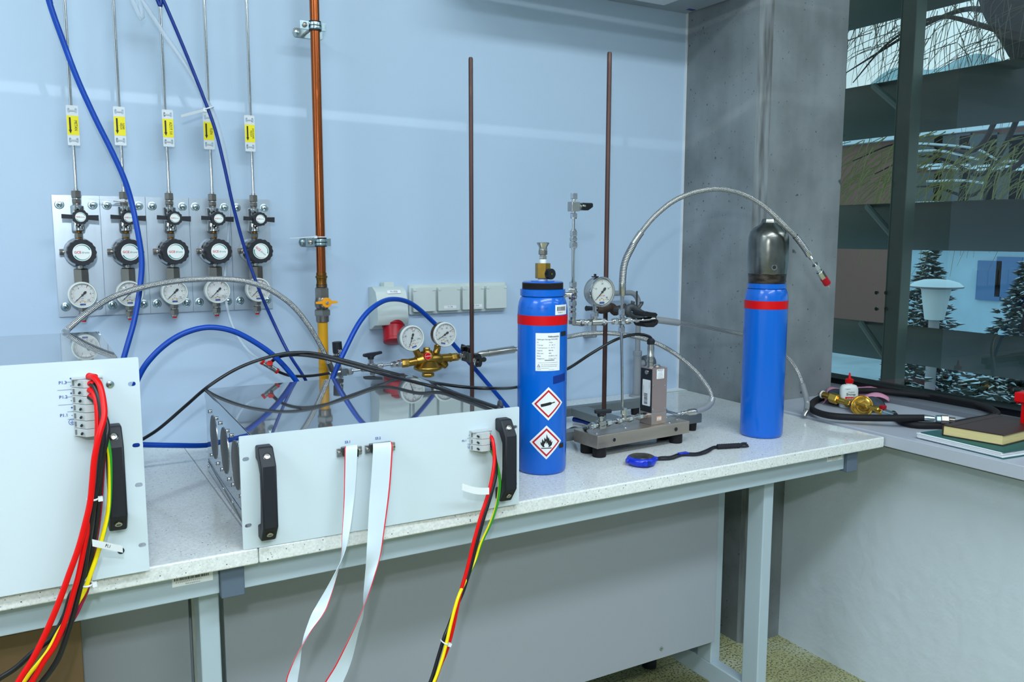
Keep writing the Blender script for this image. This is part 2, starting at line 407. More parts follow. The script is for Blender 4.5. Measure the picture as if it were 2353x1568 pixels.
# floor tiles
def floor_mat():
    m = mat('speckled_floor', (0.62, 0.62, 0.45), 0.45); L = m.node_tree.links; t = N(m, 'ShaderNodeTexCoord')
    n = N(m, 'ShaderNodeTexNoise'); n.inputs['Scale'].default_value = 5; L.new(t.outputs['Object'], n.inputs[0])
    r = rampn(m, n.outputs['Fac'], [(0.3, lin((0.58, 0.57, 0.40))), (0.55, lin((0.68, 0.68, 0.50))), (0.75, lin((0.76, 0.78, 0.68)))])
    n2 = N(m, 'ShaderNodeTexNoise'); n2.inputs['Scale'].default_value = 170; n2.inputs['Detail'].default_value = 1; L.new(t.outputs['Object'], n2.inputs[0])
    r2 = rampn(m, n2.outputs['Fac'], [(0.40, (0.32, 0.33, 0.30)), (0.47, (1, 1, 1))]); c = mixc(m, 1.0, r.outputs[0], r2.outputs[0], 'MULTIPLY')
    bk = N(m, 'ShaderNodeTexBrick'); bk.offset = 0; bk.inputs['Scale'].default_value = 1; bk.inputs['Mortar Size'].default_value = 0.002; bk.inputs['Brick Width'].default_value = 0.5; bk.inputs['Row Height'].default_value = 0.5
    mp = N(m, 'ShaderNodeMapping'); mp.inputs['Location'].default_value = (0.02, 0.31, 0); L.new(t.outputs['Object'], mp.inputs[0]); L.new(mp.outputs[0], bk.inputs[0])
    c = mixc(m, bk.outputs['Fac'], c, lin((0.47, 0.47, 0.36))); L.new(c, gb(m).inputs['Base Color']); return m
FLOOR = floor_mat()

def concrete():
    m = mat('bare_concrete', (0.45, 0.48, 0.49), 0.55, spec=0.35); L = m.node_tree.links; t = N(m, 'ShaderNodeTexCoord')
    n = N(m, 'ShaderNodeTexNoise'); n.inputs['Scale'].default_value = 6; n.inputs['Detail'].default_value = 6; L.new(t.outputs['Object'], n.inputs[0])
    r = rampn(m, n.outputs['Fac'], [(0.3, lin((0.42, 0.445, 0.455))), (0.7, lin((0.555, 0.58, 0.59)))])
    mp = N(m, 'ShaderNodeMapping'); mp.inputs['Scale'].default_value = (14, 14, 0.8); L.new(t.outputs['Object'], mp.inputs[0])
    n2 = N(m, 'ShaderNodeTexNoise'); n2.inputs['Scale'].default_value = 1.5; n2.inputs['Detail'].default_value = 4; L.new(mp.outputs[0], n2.inputs[0])
    r2 = rampn(m, n2.outputs['Fac'], [(0.3, (0.90, 0.90, 0.90)), (0.65, (1.03, 1.03, 1.03))]); c = mixc(m, 1.0, r.outputs[0], r2.outputs[0], 'MULTIPLY')
    for sc, lo, hi in ((16, 0.07, 0.105), (34, 0.09, 0.13), (70, 0.11, 0.16)):
        nz = N(m, 'ShaderNodeTexNoise'); nz.inputs['Scale'].default_value = sc * 1.5; L.new(t.outputs['Object'], nz.inputs[0])
        ad_ = N(m, 'ShaderNodeVectorMath', operation='SCALE'); L.new(nz.outputs['Color'], ad_.inputs[0]); ad_.inputs['Scale'].default_value = 0.9 / sc
        va = N(m, 'ShaderNodeVectorMath', operation='ADD'); L.new(t.outputs['Object'], va.inputs[0]); L.new(ad_.outputs[0], va.inputs[1])
        v = N(m, 'ShaderNodeTexVoronoi'); v.inputs['Scale'].default_value = sc; L.new(va.outputs[0], v.inputs[0])
        cs = N(m, 'ShaderNodeSeparateXYZ'); L.new(v.outputs['Color'], cs.inputs[0])
        off = N(m, 'ShaderNodeMath', operation='MULTIPLY_ADD'); L.new(cs.outputs[0], off.inputs[0]); off.inputs[1].default_value = 0.22; L.new(v.outputs['Distance'], off.inputs[2])
        rr = rampn(m, off.outputs[0], [(lo, (0.30, 0.30, 0.30)), (hi, (1, 1, 1))]); c = mixc(m, 1.0, c, rr.outputs[0], 'MULTIPLY')
    L.new(c, gb(m).inputs['Base Color'])
    bp = N(m, 'ShaderNodeBump'); bp.inputs['Distance'].default_value = 0.0012; L.new(n.outputs['Fac'], bp.inputs['Height']); L.new(bp.outputs[0], gb(m).inputs['Normal']); return m
CONC = concrete()

def chamfer_m():
    m = mat('stained_concrete_edge', (0.5, 0.52, 0.53), 0.6, spec=0.3); L = m.node_tree.links; t = N(m, 'ShaderNodeTexCoord'); mp = N(m, 'ShaderNodeMapping'); mp.inputs['Scale'].default_value = (60, 60, 5); L.new(t.outputs['Object'], mp.inputs[0])
    n = N(m, 'ShaderNodeTexNoise'); n.inputs['Scale'].default_value = 1.0; n.inputs['Detail'].default_value = 5; L.new(mp.outputs[0], n.inputs[0]); r = rampn(m, n.outputs['Fac'], [(0.36, lin((0.33, 0.34, 0.34))), (0.5, lin((0.44, 0.46, 0.47))), (0.62, lin((0.50, 0.53, 0.54)))]); L.new(r.outputs[0], gb(m).inputs['Base Color']); return m
CONCE = chamfer_m()

def wallm():
    m = mat('pale_blue_wall_paint', (0.70, 0.79, 0.87), 0.42, spec=0.35); L = m.node_tree.links; t = N(m, 'ShaderNodeTexCoord')
    n = N(m, 'ShaderNodeTexNoise'); n.inputs['Scale'].default_value = 1.1; n.inputs['Detail'].default_value = 4; L.new(t.outputs['Object'], n.inputs[0])
    r = rampn(m, n.outputs['Fac'], [(0.3, lin((0.70, 0.785, 0.87))), (0.7, lin((0.725, 0.805, 0.89)))]); L.new(r.outputs[0], gb(m).inputs['Base Color'])
    n2 = N(m, 'ShaderNodeTexNoise'); n2.inputs['Scale'].default_value = 28; n2.inputs['Detail'].default_value = 6; L.new(t.outputs['Object'], n2.inputs[0])
    bp = N(m, 'ShaderNodeBump'); bp.inputs['Distance'].default_value = 0.0006; L.new(n2.outputs['Fac'], bp.inputs['Height']); L.new(bp.outputs[0], gb(m).inputs['Normal']); return m
WALL = wallm()
WALLR = mat('white_plaster', (0.82, 0.86, 0.90), 0.6, bump=(22, 0.003))
RACKM = mat('rolled_steel_sheet', (0.74, 0.76, 0.775), 0.035, 0.90)
def meshm():
    m = mat('perforated_mesh', (0.30, 0.30, 0.31), 0.5, 0.3); L = m.node_tree.links; t = N(m, 'ShaderNodeTexCoord')
    v = N(m, 'ShaderNodeTexVoronoi'); v.inputs['Scale'].default_value = 330; v.inputs['Randomness'].default_value = 0; L.new(t.outputs['Object'], v.inputs[0])
    r = rampn(m, v.outputs['Distance'], [(0.40, (0.010, 0.010, 0.012)), (0.46, (0.22, 0.20, 0.17))]); L.new(r.outputs[0], gb(m).inputs['Base Color']); return m
MESHM = meshm()

# ================================================================== ROOM
BZ = 0.725; WY = 2.035; PX = 1.768; PY = 1.713; GX = 2.21
struct('floor', MB().box((-3.2, -3.2, -0.1), (2.4, 2.3, 0), FLOOR), smooth=0)
struct('wall_back', MB().box((-3.2, WY, 0), (PX + 0.1, WY + 0.12, 3.0), WALL), smooth=0)
struct('wall_left', MB().box((-3.3, -3.2, 0), (-3.2, 2.3, 3.0), WALLR), smooth=0)
struct('wall_front', MB().box((-3.2, -3.3, 0), (2.4, -3.2, 3.0), mat('grey_wall_paint', (0.52, 0.56, 0.60), 0.6)), smooth=0)
struct('ceiling', MB().box((-3.2, -3.2, 3.0), (2.4, 2.3, 3.1), WHITE), smooth=0)
# concrete pillar with chamfered arris
c = 0.03
p = MB(); p.prism([(PX, 2.3), (PX, PY + c), (PX + c * 0.8, PY), (2.09, PY), (2.09, 2.3)], 0, 3.0, CONC)
p.quad([(PX - 0.0003, PY + c - 0.0003, 0), (PX + c * 0.8 - 0.0003, PY - 0.0003, 0), (PX + c * 0.8 - 0.0003, PY - 0.0003, 3), (PX - 0.0003, PY + c - 0.0003, 3)], CONCE)
struct('trim_1', p, smooth=0)
# window wall: plaster below, pane, dark frame profiles
struct('wall_right', MB().box((1.911, -3.2, 0), (2.26, PY, 0.698), WALLR).box((2.09, PY, 0), (2.26, 2.3, 0.698), WALLR), smooth=0)
w = thing('window_1', 'large tinted window beside concrete pillar', 'window', (GX, 0.2, 0.745)); w['kind'] = 'structure'
build('frame', MB().box((GX - 0.03, -3.2, 0.745), (GX + 0.05, 2.3, 0.762), BLACKG).box((GX - 0.03, -3.2, 2.85), (GX + 0.05, 2.3, 3.0), BLACKG), w, smooth=0)
build('pane', MB().quad([(GX, -3.2, 0.762), (GX, 2.3, 0.762), (GX, 2.3, 2.85), (GX, -3.2, 2.85)], PANE), w, smooth=0)
for k in ('label', 'category'): del w[k]
SILLM = mat('grey_sill_laminate', (0.69, 0.71, 0.75), 0.4)
s = MB().box((1.773, -3.0, 0.700), (2.13, PY - 0.001, 0.730), SILLM); s.box((2.12, -3.0, 0.698), (GX + 0.06, PY - 0.001, 0.745), mat('dark_sill_step', (0.40, 0.42, 0.45), 0.45))
s.box((1.80, -3.0, 0.690), (1.912, PY - 0.001, 0.700), MGREY); s.box((2.0895, PY - 0.001, 0.700), (GX + 0.06, 2.3, 0.745), mat('dark_sill_step', (0.4, 0.42, 0.45)))
struct('trim_2', s, bevel=0.0015)
struct('trim_3', MB().box((PX - 0.006, WY - 0.004, BZ), (PX - 0.0005, WY, 1.87), WHITE), smooth=0)

# ================================================================== BENCHES
def bench(x0, x1, leg_xs, name_label, capx):
    t = thing('laboratory_bench', name_label, 'bench', ((x0 + x1) / 2, 1.65, 0))
    sb = MB(); sb.box((x0, 1.283, 0.699), (x1, WY - 0.001, BZ), SLAB); build('worktop', sb, t, bevel=0.0035, seg=2)
    a, b = (x0 - 0.02, capx)
    build('rail', MB().box((a, 1.312, 0.652), (b, 1.345, 0.6985), FRAMEM), t, bevel=0.002)
    build('end_cap', MB().box((b, 1.302, 0.646), (b + 0.036, 1.35, 0.6985), CAPM), t, bevel=0.002)
    build('rail', MB().box((a, 1.96, 0.652), (b, 1.995, 0.6985), FRAMEM), t, bevel=0.002)
    for lx in leg_xs:
        build('leg', MB().box((lx, 1.346, 0.13), (lx + 0.031, 1.396, 0.6985), FRAMEM).box((lx, 1.346, 0.0), (lx + 0.031, 1.396, 0.13), FRAMEM), t, bevel=0.003)
        build('leg', MB().box((lx, 1.502, 0.13), (lx + 0.031, 1.552, 0.6985), FRAMEM), t, bevel=0.003)
        build('foot_beam', MB().box((lx, 1.3965, 0.08), (lx + 0.031, 1.9, 0.132), FRAMEM), t, bevel=0.003)
        build('levelling_foot', MB().cyl((lx + 0.015, 1.76, 0.0), (lx + 0.015, 1.76, 0.03), 0.02, BLACK).cyl((lx + 0.015, 1.76, 0.03), (lx + 0.015, 1.76, 0.08), 0.006, DSTEEL), t)
    return t
t1 = bench(-1.45, 0.2813, [0.1995], 'speckled white lab bench on the left carrying the tall white rack unit', 0.2265)
t2 = bench(0.2816, 1.767, [1.4365], 'speckled white lab bench on the right carrying the blue cylinders', 1.662)
build('modesty_panel', MB().box((-1.4, 1.49, 0.2), (0.204, 1.501, 0.651), MODP).box((-1.4, 1.49, 0.06), (0.204, 1.501, 0.2), MODP), t1, bevel=0.001)
build('panel_profile', MB().box((0.2085, 1.49, 0.06), (0.229, 1.501, 0.651), mat('aluminium_profile', (0.62, 0.64, 0.64), 0.4, 0.3)), t1, bevel=0.002)
mp_ = MB().box((0.262, 1.49, 0.195), (1.4355, 1.5015, 0.651), MODP)
build('modesty_panel', mp_, t2, bevel=0.001)
sc_ = see(1520, 1491, Y=1.489); build('screw', MB().cyl(sc_, sc_ - V((0, 0.0012, 0)), 0.0045, ZINC).cyl(sc_ - V((0, 0.0012, 0)), sc_ - V((0, 0.0014, 0)), 0.0012, BLACK, n=6), t2)
def barcode_sticker(parent, x0, x1, z0, z1, y):
    m = MB(); M = face((0, y, 0)); m.M = M
    m.box((x0, z0, 0), (x1, z1, 0.0004), PAPER)
    random.seed(int(x0 * 999)); x = x0 + 0.003
    while x < x1 - 0.006:
        wv = random.choice((0.0005, 0.0008, 0.0012)); m.quad([(x, z0 + (z1 - z0) * 0.42, 0.0006), (x + wv, z0 + (z1 - z0) * 0.42, 0.0006), (x + wv, z1 - 0.0015, 0.0006), (x, z1 - 0.0015, 0.0006)], INK)
        x += wv + random.choice((0.0005, 0.0009))
    m.text('0 2 0 6 0 2 0 5 7 4 2 2 3 1', 0.0035, INK, T((x0 * 0.6 + x1 * 0.4), z0 + (z1 - z0) * 0.3, 0.0006)); m.text('Stół przyścienny', 0.0032, INK, T((x0 + x1) / 2, z0 + (z1 - z0) * 0.12, 0.0006))
    return build('barcode_sticker', m, parent, smooth=0)
barcode_sticker(t1, 0.158, 0.217, 0.676, 0.6975, 1.3119)
barcode_sticker(t2, 1.601, 1.655, 0.678, 0.6975, 1.3119)
# plywood board standing under the left bench
bb = MB().box((-0.75, 1.43, 0.0), (0.036, 1.448, 0.603), BROWN); tag(build('board', bb, bevel=0.002), 'brown board standing upright under the left bench', 'board')
# overhead duct shelf
sh = MB().box((0.95, 1.74, 1.868), (PX - 0.006, WY - 0.0005, 1.90), mat('shelf_grey', (0.60, 0.63, 0.66), 0.4))
sho = tag(thing('overhead_shelf', 'grey shelf fixed high on the wall next to the pillar', 'shelf', (1.4, 2.0, 1.86)), 'grey shelf fixed high on the wall next to the pillar', 'shelf')
build('shelf_board', sh, sho, bevel=0.003)
build('shelf_lip', MB().box((0.95, WY - 0.14, 1.858), (PX - 0.15, WY - 0.07, 1.867), WHITE), sho, bevel=0.002)
q = see(1588, 18, Y=1.99)
tag(build('blue_clip', MB().box(q + V((-0.014, -0.008, -0.003)), V((q.x + 0.014, q.y + 0.008, 1.8675)), BLUED), bevel=0.002), 'small blue clip under the overhead shelf in the corner', 'clip')

# ================================================================== GAS OUTLETS
def dial(mb, M, r, nums, needle, big=10, red=None, a0=-135, a1=135, small=50, words=('bar',), rot=0, redscale=False, redname=None):
    m = mb; R = Matrix.Rotation(math.radians(rot), 4, 'Z'); M = M @ R
    m.prism(circ(r, 40), -0.0006, 0, DIAL, M)
    def P(a, q): a = math.radians(90 - a); return V((q * math.cos(a), q * math.sin(a), 0.0003))
    def tick(a, q0, q1, w, mt=INK):
        d = P(a, 1) - V((0, 0, 0.0003)); d = V((d.x, d.y, 0)); s = V((-d.y, d.x, 0)) * w / 2; b0 = P(a, q0); b1_ = P(a, q1); m.quad([b0 - s, b0 + s, b1_ + s, b1_ - s], mt, 1, M)
    for i in range(small + 1):
        a = a0 + (a1 - a0) * i / small; big_ = i % max(1, small // big) == 0
        tick(a, r * (0.78 if big_ else 0.86), r * 0.93, r * (0.028 if big_ else 0.015))
        if redscale and i % 2 == 0: tick(a + 3, r * 0.68, r * 0.74, r * 0.02, REDINK)
    for i, s_ in enumerate(nums):
        a = a0 + (a1 - a0) * i / (len(nums) - 1); q_ = P(a, r * 0.64); m.text(s_, r * 0.2, INK, M @ Matrix.Translation(q_) @ R.inverted() if abs(rot) < 0 else M @ Matrix.Translation(q_), z=0.0002)
    if red is not None: tick(red, r * 0.72, r * 0.97, r * 0.05, REDINK)
    for i, wd_ in enumerate(words): m.text(wd_, r * 0.15, REDINK if wd_ == redname else INK, M @ T(0, -r * (0.30 + 0.2 * i), 0.0004))
    m.text('CL.1.6', r * 0.1, INK, M @ T(r * 0.42, -r * 0.6, 0.0004)); m.prism(rrect(r * .46, r * .15, r * .03, 2, 0, -r * 0.84), 0.0001, 0.0004, BLUEINK, M)
    for x_ in (-0.2, 0.16): m.prism(circ(r * 0.06, 10, x_ * r, -r * 0.62), 0.0001, 0.0005, ORANGE, M)
    n = Matrix.Rotation(math.radians(-needle), 4, 'Z'); MM = M @ n
    m.prism([(-r * 0.012, r * 0.86), (-r * 0.035, 0), (-r * 0.035, -r * 0.12), (r * 0.035, -r * 0.12), (r * 0.035, 0), (r * 0.012, r * 0.86)], 0.0012, 0.0018, INK, MM)
    m.prism([(-r * 0.04, -r * 0.1), (-r * 0.10, -r * 0.22), (-r * 0.10, -r * 0.38), (0, -r * 0.46), (r * 0.10, -r * 0.38), (r * 0.10, -r * 0.22), (r * 0.04, -r * 0.1)], 0.0012, 0.0018, INK, MM)
    m.cyl((0, 0, 0.0004), (0, 0, 0.0026), r * 0.09, INK, M=M)

def logo(m, M, r):
    m.prism(circ(r, 32), -0.0002, 0.0004, DIAL, M)
    m.ring(r * 0.80, r * 0.93, TEAL, M, math.radians(20), math.radians(150), 20, 0.0006, w=lambda t: 1.1 - t)
    m.ring(r * 0.80, r * 0.93, TEAL, M, math.radians(205), math.radians(340), 20, 0.0006, w=lambda t: 0.2 + 0.9 * (1 - t))
    m.text('GCE', r * 0.38, REDINK, M @ T(-r * 0.47, 0, 0.0007), bold=True); m.text('druva', r * 0.36, TEAL, M @ T(r * 0.36, -r * 0.01, 0.0007))

def outlet(cx, lab):
    t = thing('gas_outlet', lab, 'gas outlet', (cx, 2.034, 1.031), None)
    m = MB(); m.M = face((cx, 2.0345, 0)); sl = []
    for sx in (-0.0315, 0.0315):
        for z in (1.268, 1.052): sl.append(rrect(0.008, 0.014, 0.0039, 3, sx, z + 0.002))
    m.prism([(-0.0448, 1.031), (0.0448, 1.031), (0.0448, 1.288), (-0.0448, 1.288)], 0, 0.003, ALU, holes=sl); build('back_plate', m, t, smooth=20)
    for sx in (-0.0315, 0.0315):
        for z in (1.268, 1.052):
            m = MB(); m.M = face((cx + sx, 2.0315, z)); m.lathe([(0.0095, 0), (0.0095, 0.001), (0.0088, 0.0013), (0.0062, 0.0013), (0.006, 0.003), (0.004, 0.0042), (0, 0.0045)], ZINC, n=24)
            for a in (0.4, 0.4 + PI / 2): m.box((-0.0028, -0.0006, 0.0040), (0.0028, 0.0006, 0.0047), DGREY, Matrix.Rotation(a, 4, 'Z'))
            build('screw', m, t)
    Y = 1.998; ax = lambda z: (cx, Y, z)
    m = MB(); m.cyl(ax(1.292), ax(1.30), 0.0045, STEEL); m.hexn(ax(1.281), ax(1.296), 0.0098, DSTEEL, 0.3); m.cyl(ax(1.278), ax(1.281), 0.0065, STEEL); m.hexn(ax(1.270), ax(1.2785), 0.0092, DSTEEL, 0.3); m.cyl(ax(1.265), ax(1.27), 0.007, DSTEEL)
    build('inlet_fitting', m, t)
    m = MB(); m.prof(ax(1.2125), ax(1.266), [(0.011, 0), (0.0125, 0.03), (0.0125, 0.28), (0.0118, 0.3), (0.0118, 0.7), (0.0125, 0.72), (0.0125, 0.97), (0.011, 1)], CHROME); m.cyl((cx, Y, 1.2405), (cx, 1.97, 1.2405), 0.0115, CHROME)
    m.box((cx - 0.010, Y, 1.214), (cx + 0.010, 2.031, 1.265), STEEL)
    vb = build('isolation_valve', m, t)
    m = MB(); m.M = face((cx + 0.003, 1.970, 1.241)) @ Matrix.Rotation(math.radians(-2), 4, 'Z')
    sc = [((0.0152 + 0.0006 * math.cos(12 * a)) * math.cos(a), (0.0152 + 0.0006 * math.cos(12 * a)) * math.sin(a)) for a in [2 * PI * i / 96 for i in range(96)]]
    m.prism(sc, 0.0, 0.022, BLACK); m.prism([(0.010, -0.0045), (0.034, -0.0058), (0.034, 0.0058), (0.010, 0.0045)], 0.004, 0.012, BLACK); m.prism([(-0.010, 0.004), (-0.034, 0.0048), (-0.034, -0.0040), (-0.010, -0.004)], 0.004, 0.012, BLACK)
    kb = build('valve_handle', m, vb, bevel=0.0008)
    m2 = MB(); m2.M = face((cx + 0.003, 1.9478, 1.241)); logo(m2, Matrix.Identity(4), 0.0098); build('logo_disc', m2, t, smooth=0)
    m = MB(); m.cyl(ax(1.196), ax(1.213), 0.0065, BRONZE); m.hexn(ax(1.199), ax(1.209), 0.0085, DSTEEL, 0.3)
    m.M = face((cx, 2.0305, 1.169)); m.lathe([(0.024, 0), (0.030, 0.004), (0.030, 0.036), (0.027, 0.040)], CHROME, n=40); m.M = Matrix.Identity(4)
    m.cyl((cx - 0.026, 2.0, 1.169), (cx - 0.038, 2.0, 1.169), 0.0062, DSTEEL); m.hexn((cx - 0.031, 2.0, 1.169), (cx - 0.0375, 2.0, 1.169), 0.0075, DSTEEL)
    m.cyl(ax(1.13), ax(1.145), 0.006, STEEL); rb = build('regulator_body', m, t)
    m = MB(); m.M = face((cx + 0.002, 1.990, 1.169))
    sc = [((0.0268 + 0.0007 * math.cos(16 * a)) * math.cos(a), (0.0268 + 0.0007 * math.cos(16 * a)) * math.sin(a)) for a in [2 * PI * i / 128 for i in range(128)]]
    m.prism(sc, 0.0, 0.040, BLACK); build('regulator_knob', m, rb, bevel=0.0040, seg=4, smooth=50)
    m = MB(); m.M = face((cx + 0.002, 1.9497, 1.169)); logo(m, Matrix.Identity(4), 0.0176); build('logo_disc', m, t, smooth=0)
    m = MB(); m.hexn(ax(1.098), ax(1.1345), 0.0155, DSTEEL, PI / 6); m.cyl(ax(1.07), ax(1.1), 0.010, DSTEEL); build('hexagonal_body', m, t)
    m = MB(); m.M = face((cx - 0.001, 1.995, 1.080)); m.lathe([(0.0, 0), (0.026, 0), (0.0275, 0.004), (0.0275, 0.022), (0.0265, 0.024), (0.0245, 0.024), (0.0240, 0.019), (0, 0.019)], CREAM, n=48)
    g = build('pressure_gauge', m, t)
    m = MB(); dial(m, face((cx - 0.001, 1.9752, 1.080)), 0.0238, ['0', '', '4', '', '8', '10'], -135, red=28, redscale=True, words=('psi', 'bar')); build('gauge_dial', m, g, smooth=0)
    m = MB(); m.M = face((cx - 0.001, 1.9715, 1.080)); m.lathe([(0, 0.0025), (0.012, 0.002), (0.020, 0.001), (0.0245, 0)], LENS, n=40); build('gauge_lens', m, g)
    m = MB(); m.cyl(ax(1.025), ax(1.056), 0.0065, STEEL); m.hexn(ax(1.044), ax(1.055), 0.0095, DSTEEL, 0.3); m.hexn(ax(1.029), ax(1.041), 0.0095, DSTEEL, 0.3); m.cyl(ax(1.0275), ax(1.029), 0.0075, STEEL)
    build('outlet_fitting', m, t); build('red_plug', MB().cyl(ax(1.0215), ax(1.0275), 0.0045, RED), t)
    return t
labs = ['leftmost gas outlet, on the plate below the METAN line', 'second gas outlet from the left, under the TLENEK WĘGLA line', 'middle gas outlet below the AZOT 3.0 line', 'fourth gas outlet from the left, under the TLEN line', 'rightmost gas outlet below the DWUTLENEK WĘGLA line']
CX = [0.093, 0.1835, 0.274, 0.3645, 0.455]
g0 = outlet(CX[0], labs[0]); g0['group'] = 'wall gas outlets'
for i in range(1, 5):
    d = dup(g0, (CX[i], 2.034, 1.031), None, labs[i])
    if i == 4:
        for ch in bpy.data.objects:
            if ch.parent == d and ch.name.startswith('logo_disc') and ch.data.vertices[0].co.z < 0.17:
                # this knob is turned about forty degrees
                c_ = V((0.002, 0, 0.138)); ch.matrix_local = Matrix.Translation(c_) @ Matrix.Rotation(math.radians(40), 4, 'Y') @ Matrix.Translation(-c_)
# supply lines with their tags
tagz = [(242, 334), (245, 334), (252, 337), (259, 343), (265, 348)]
tagt = [['METAN'], ['TLENEK', 'WĘGLA'], ['AZOT 3.0'], ['TLEN'], ['DWUTLENEK', 'WĘGLA']]
tagl = ['METAN', 'TLENEK WĘGLA', 'AZOT 3.0', 'TLEN', 'DWUTLENEK WĘGLA']
tx = [168.5, 276, 387, 480, 574.5]
for i in range(5):
    m = MB(); m.cyl((CX[i], 1.998, 1.2965), (CX[i], 1.998, 2.6), 0.0034, CHROME, n=16)
    tag(build('steel_gas_line', m), 'thin steel gas line running up the wall through the %s tag' % tagl[i], 'pipe', 'steel gas lines')
    zt = see(tx[i], tagz[i][0], Y=1.990).z; zb = see(tx[i], tagz[i][1], Y=1.990).z; c0 = see(tx[i], 300, Y=1.990).x
    zc = (zt + zb) / 2; h = zt - zb; M = face((c0, 1.9935, zc))
    t = thing('pipe_tag', 'white pipe tag with yellow %s label and black arrow' % tagl[i], 'tag', (c0, 1.9935, zb), 'pipe tags')
    m = MB(); m.M = M; w_ = 0.0225
    holes = []
    for sy in (-1, 1):
        for sx in (-1, 1): holes.append(rrect(0.0042, 0.010, 0.002, 3, sx * 0.0066, sy * (h / 2 - 0.0105)))
    m.prism(rrect(w_, h, 0.0015, 2), 0, 0.0015, WHITE, holes=holes); build('tag_plate', m, t, smooth=0)
    m = MB(); m.M = M
    for sy in (-1, 1): m.box((-0.0066, sy * (h / 2 - 0.0105) - 0.0014, 0.0012), (0.0066, sy * (h / 2 - 0.0105) + 0.0014, 0.0030), GREYP)
    build('cable_tie', m, t)
    m = MB(); m.M = M; m.box((-0.0108, -0.0195, 0.0016), (0.0108, 0.0195, 0.0018), YLABEL)
    m.prism([(-0.0068, 0.016), (-0.0068, -0.009), (-0.0082, -0.009), (-0.0052, -0.0165), (-0.0022, -0.009), (-0.0036, -0.009), (-0.0036, 0.016)], 0.0019, 0.0021, INK)
    R_ = Matrix.Rotation(-PI / 2, 4, 'Z'); L_ = tagt[i]
    if len(L_) == 1: m.text(L_[0], 0.0078, INK, T(0.0050, 0, 0.0022) @ R_, sx=0.8)
    else:
        for k_, s_ in enumerate(L_): m.text(s_, 0.0052, INK, T(0.0068 - 0.0044 * k_, 0, 0.0022) @ R_, sx=0.75)
    build('yellow_label', m, t, smooth=0)

# ================================================================== COPPER GAS PIPE
cpy = 1.955; cpx = see(735, 500, Y=cpy).x; plx = see(707, 62, Y=2.034).x
zc = lambda y: see(735, y, Y=cpy).z
t = thing('gas_pipe', 'copper and yellow gas pipe with orange-handled ball valve on the wall', 'pipe', (cpx, cpy, BZ))
A_ = lambda z: (cpx, cpy, z)
build('copper_tube', MB().cyl(A_(zc(632)), A_(2.6), 0.0108, COPPER, n=32), t)
m = MB(); m.prof(A_(zc(660)), A_(zc(627)), [(0.0118, 0), (0.0130, 0.05), (0.0115, 0.4), (0.0125, 0.62), (0.0142, 0.66), (0.0142, 0.76), (0.0122, 0.8), (0.0122, 1)], BRONZE, n=32); build('coupling', m, t)
m = MB(); m.cyl(A_(zc(661)), A_(zc(654)), 0.0128, CHARC); m.hexn(A_(zc(690)), A_(zc(661)), 0.0155, DSTEEL, PI / 8, 8); m.prof(A_(zc(712)), A_(zc(684)), [(0.0125, 0), (0.017, 0.3), (0.0175, 0.6), (0.015, 1)], DSTEEL)
m.cyl((cpx, cpy, zc(694)), (cpx, cpy - 0.026, zc(694)), 0.008, DSTEEL)
m.hexn(A_(zc(726)), A_(zc(711)), 0.0205, mat('steel_nut', (0.6, 0.6, 0.58), 0.3, 0.9), 0.25); m.prof(A_(zc(741)), A_(zc(725)), [(0.0130, 0), (0.0150, 0.08), (0.0152, 1)], DSTEEL, n=32)
vb = build('ball_valve', m, t)
m = MB(); m.M = face((cpx + 0.002, cpy - 0.026, zc(694))); m.prism(circ(0.0115, 24), 0, 0.006, ORANGE); m.prism([(-0.026, -0.0022), (-0.010, -0.003), (0.010, -0.003), (0.026, -0.0022), (0.026, 0.0025), (0.010, 0.004), (-0.010, 0.004), (-0.026, 0.0025)], 0.001, 0.005, ORANGE); m.prism(circ(0.0036, 6), 0.006, 0.0095, ZINC)
build('valve_handle', m, vb, bevel=0.0006)
build('yellow_tube', MB().cyl(A_(BZ + 0.0005), A_(zc(740)), 0.0118, YELLOW, n=32), t)
def pipe_clamp(py, lab):
    z = see(735, py, Y=cpy).z; t = thing('pipe_clamp', lab, 'clamp', (cpx, cpy, z - 0.01), 'pipe clamps')
    m = MB(); m.M = face((plx, WY - 0.0003, z)); m.prism(rrect(0.070, 0.021, 0.006, 3, 0, 0), 0, 0.0018, ZINC); m.lathe([(0.0095, 0.0015), (0.009, 0.003), (0.006, 0.003), (0.005, 0.006), (0, 0.007)], ZINC, M=T(-0.027, 0, 0)); build('wall_plate', m, t)
    m = MB(); m.tube([(cpx + 0.0134 * math.cos(a), cpy + 0.0134 * math.sin(a), z) for a in [2 * PI * k / 30 for k in range(31)]], 0.0022, BLACK, 8); m.M = T(cpx, cpy, z); m.lathe([(0.0112, -0.0105), (0.0140, -0.0105), (0.0140, 0.0105), (0.0112, 0.0105)], BLACK, n=32); build('rubber_liner', m, t)
    m = MB(); m.M = T(cpx, cpy, z); m.lathe([(0.0138, -0.0075), (0.0152, -0.0075), (0.0158, -0.004), (0.0150, 0), (0.0158, 0.004), (0.0152, 0.0075), (0.0138, 0.0075)], ZINC, n=32)
    m.box((-0.035, -0.003, -0.0095), (-0.014, 0.0, 0.0095), ZINC); m.box((0.014, -0.003, -0.009), (0.024, 0.003, 0.009), ZINC); m.lathe([(0.0055, 0), (0.0055, 0.003), (0.004, 0.0042), (0, 0.0045)], DSTEEL, M=Matrix.Translation((-0.0245, -0.003, 0)) @ Matrix.Rotation(PI / 2, 4, 'X'))
    m.cyl((-0.0, 0.013, 0), (0.0, WY - cpy - 0.001, 0), 0.004, DSTEEL); build('band', m, t, bevel=0.0006); return t
pipe_clamp(62, 'zinc pipe clamp on the copper pipe near the top of the wall')
pipe_clamp(557, 'zinc pipe clamp on the copper pipe above the orange valve handle')
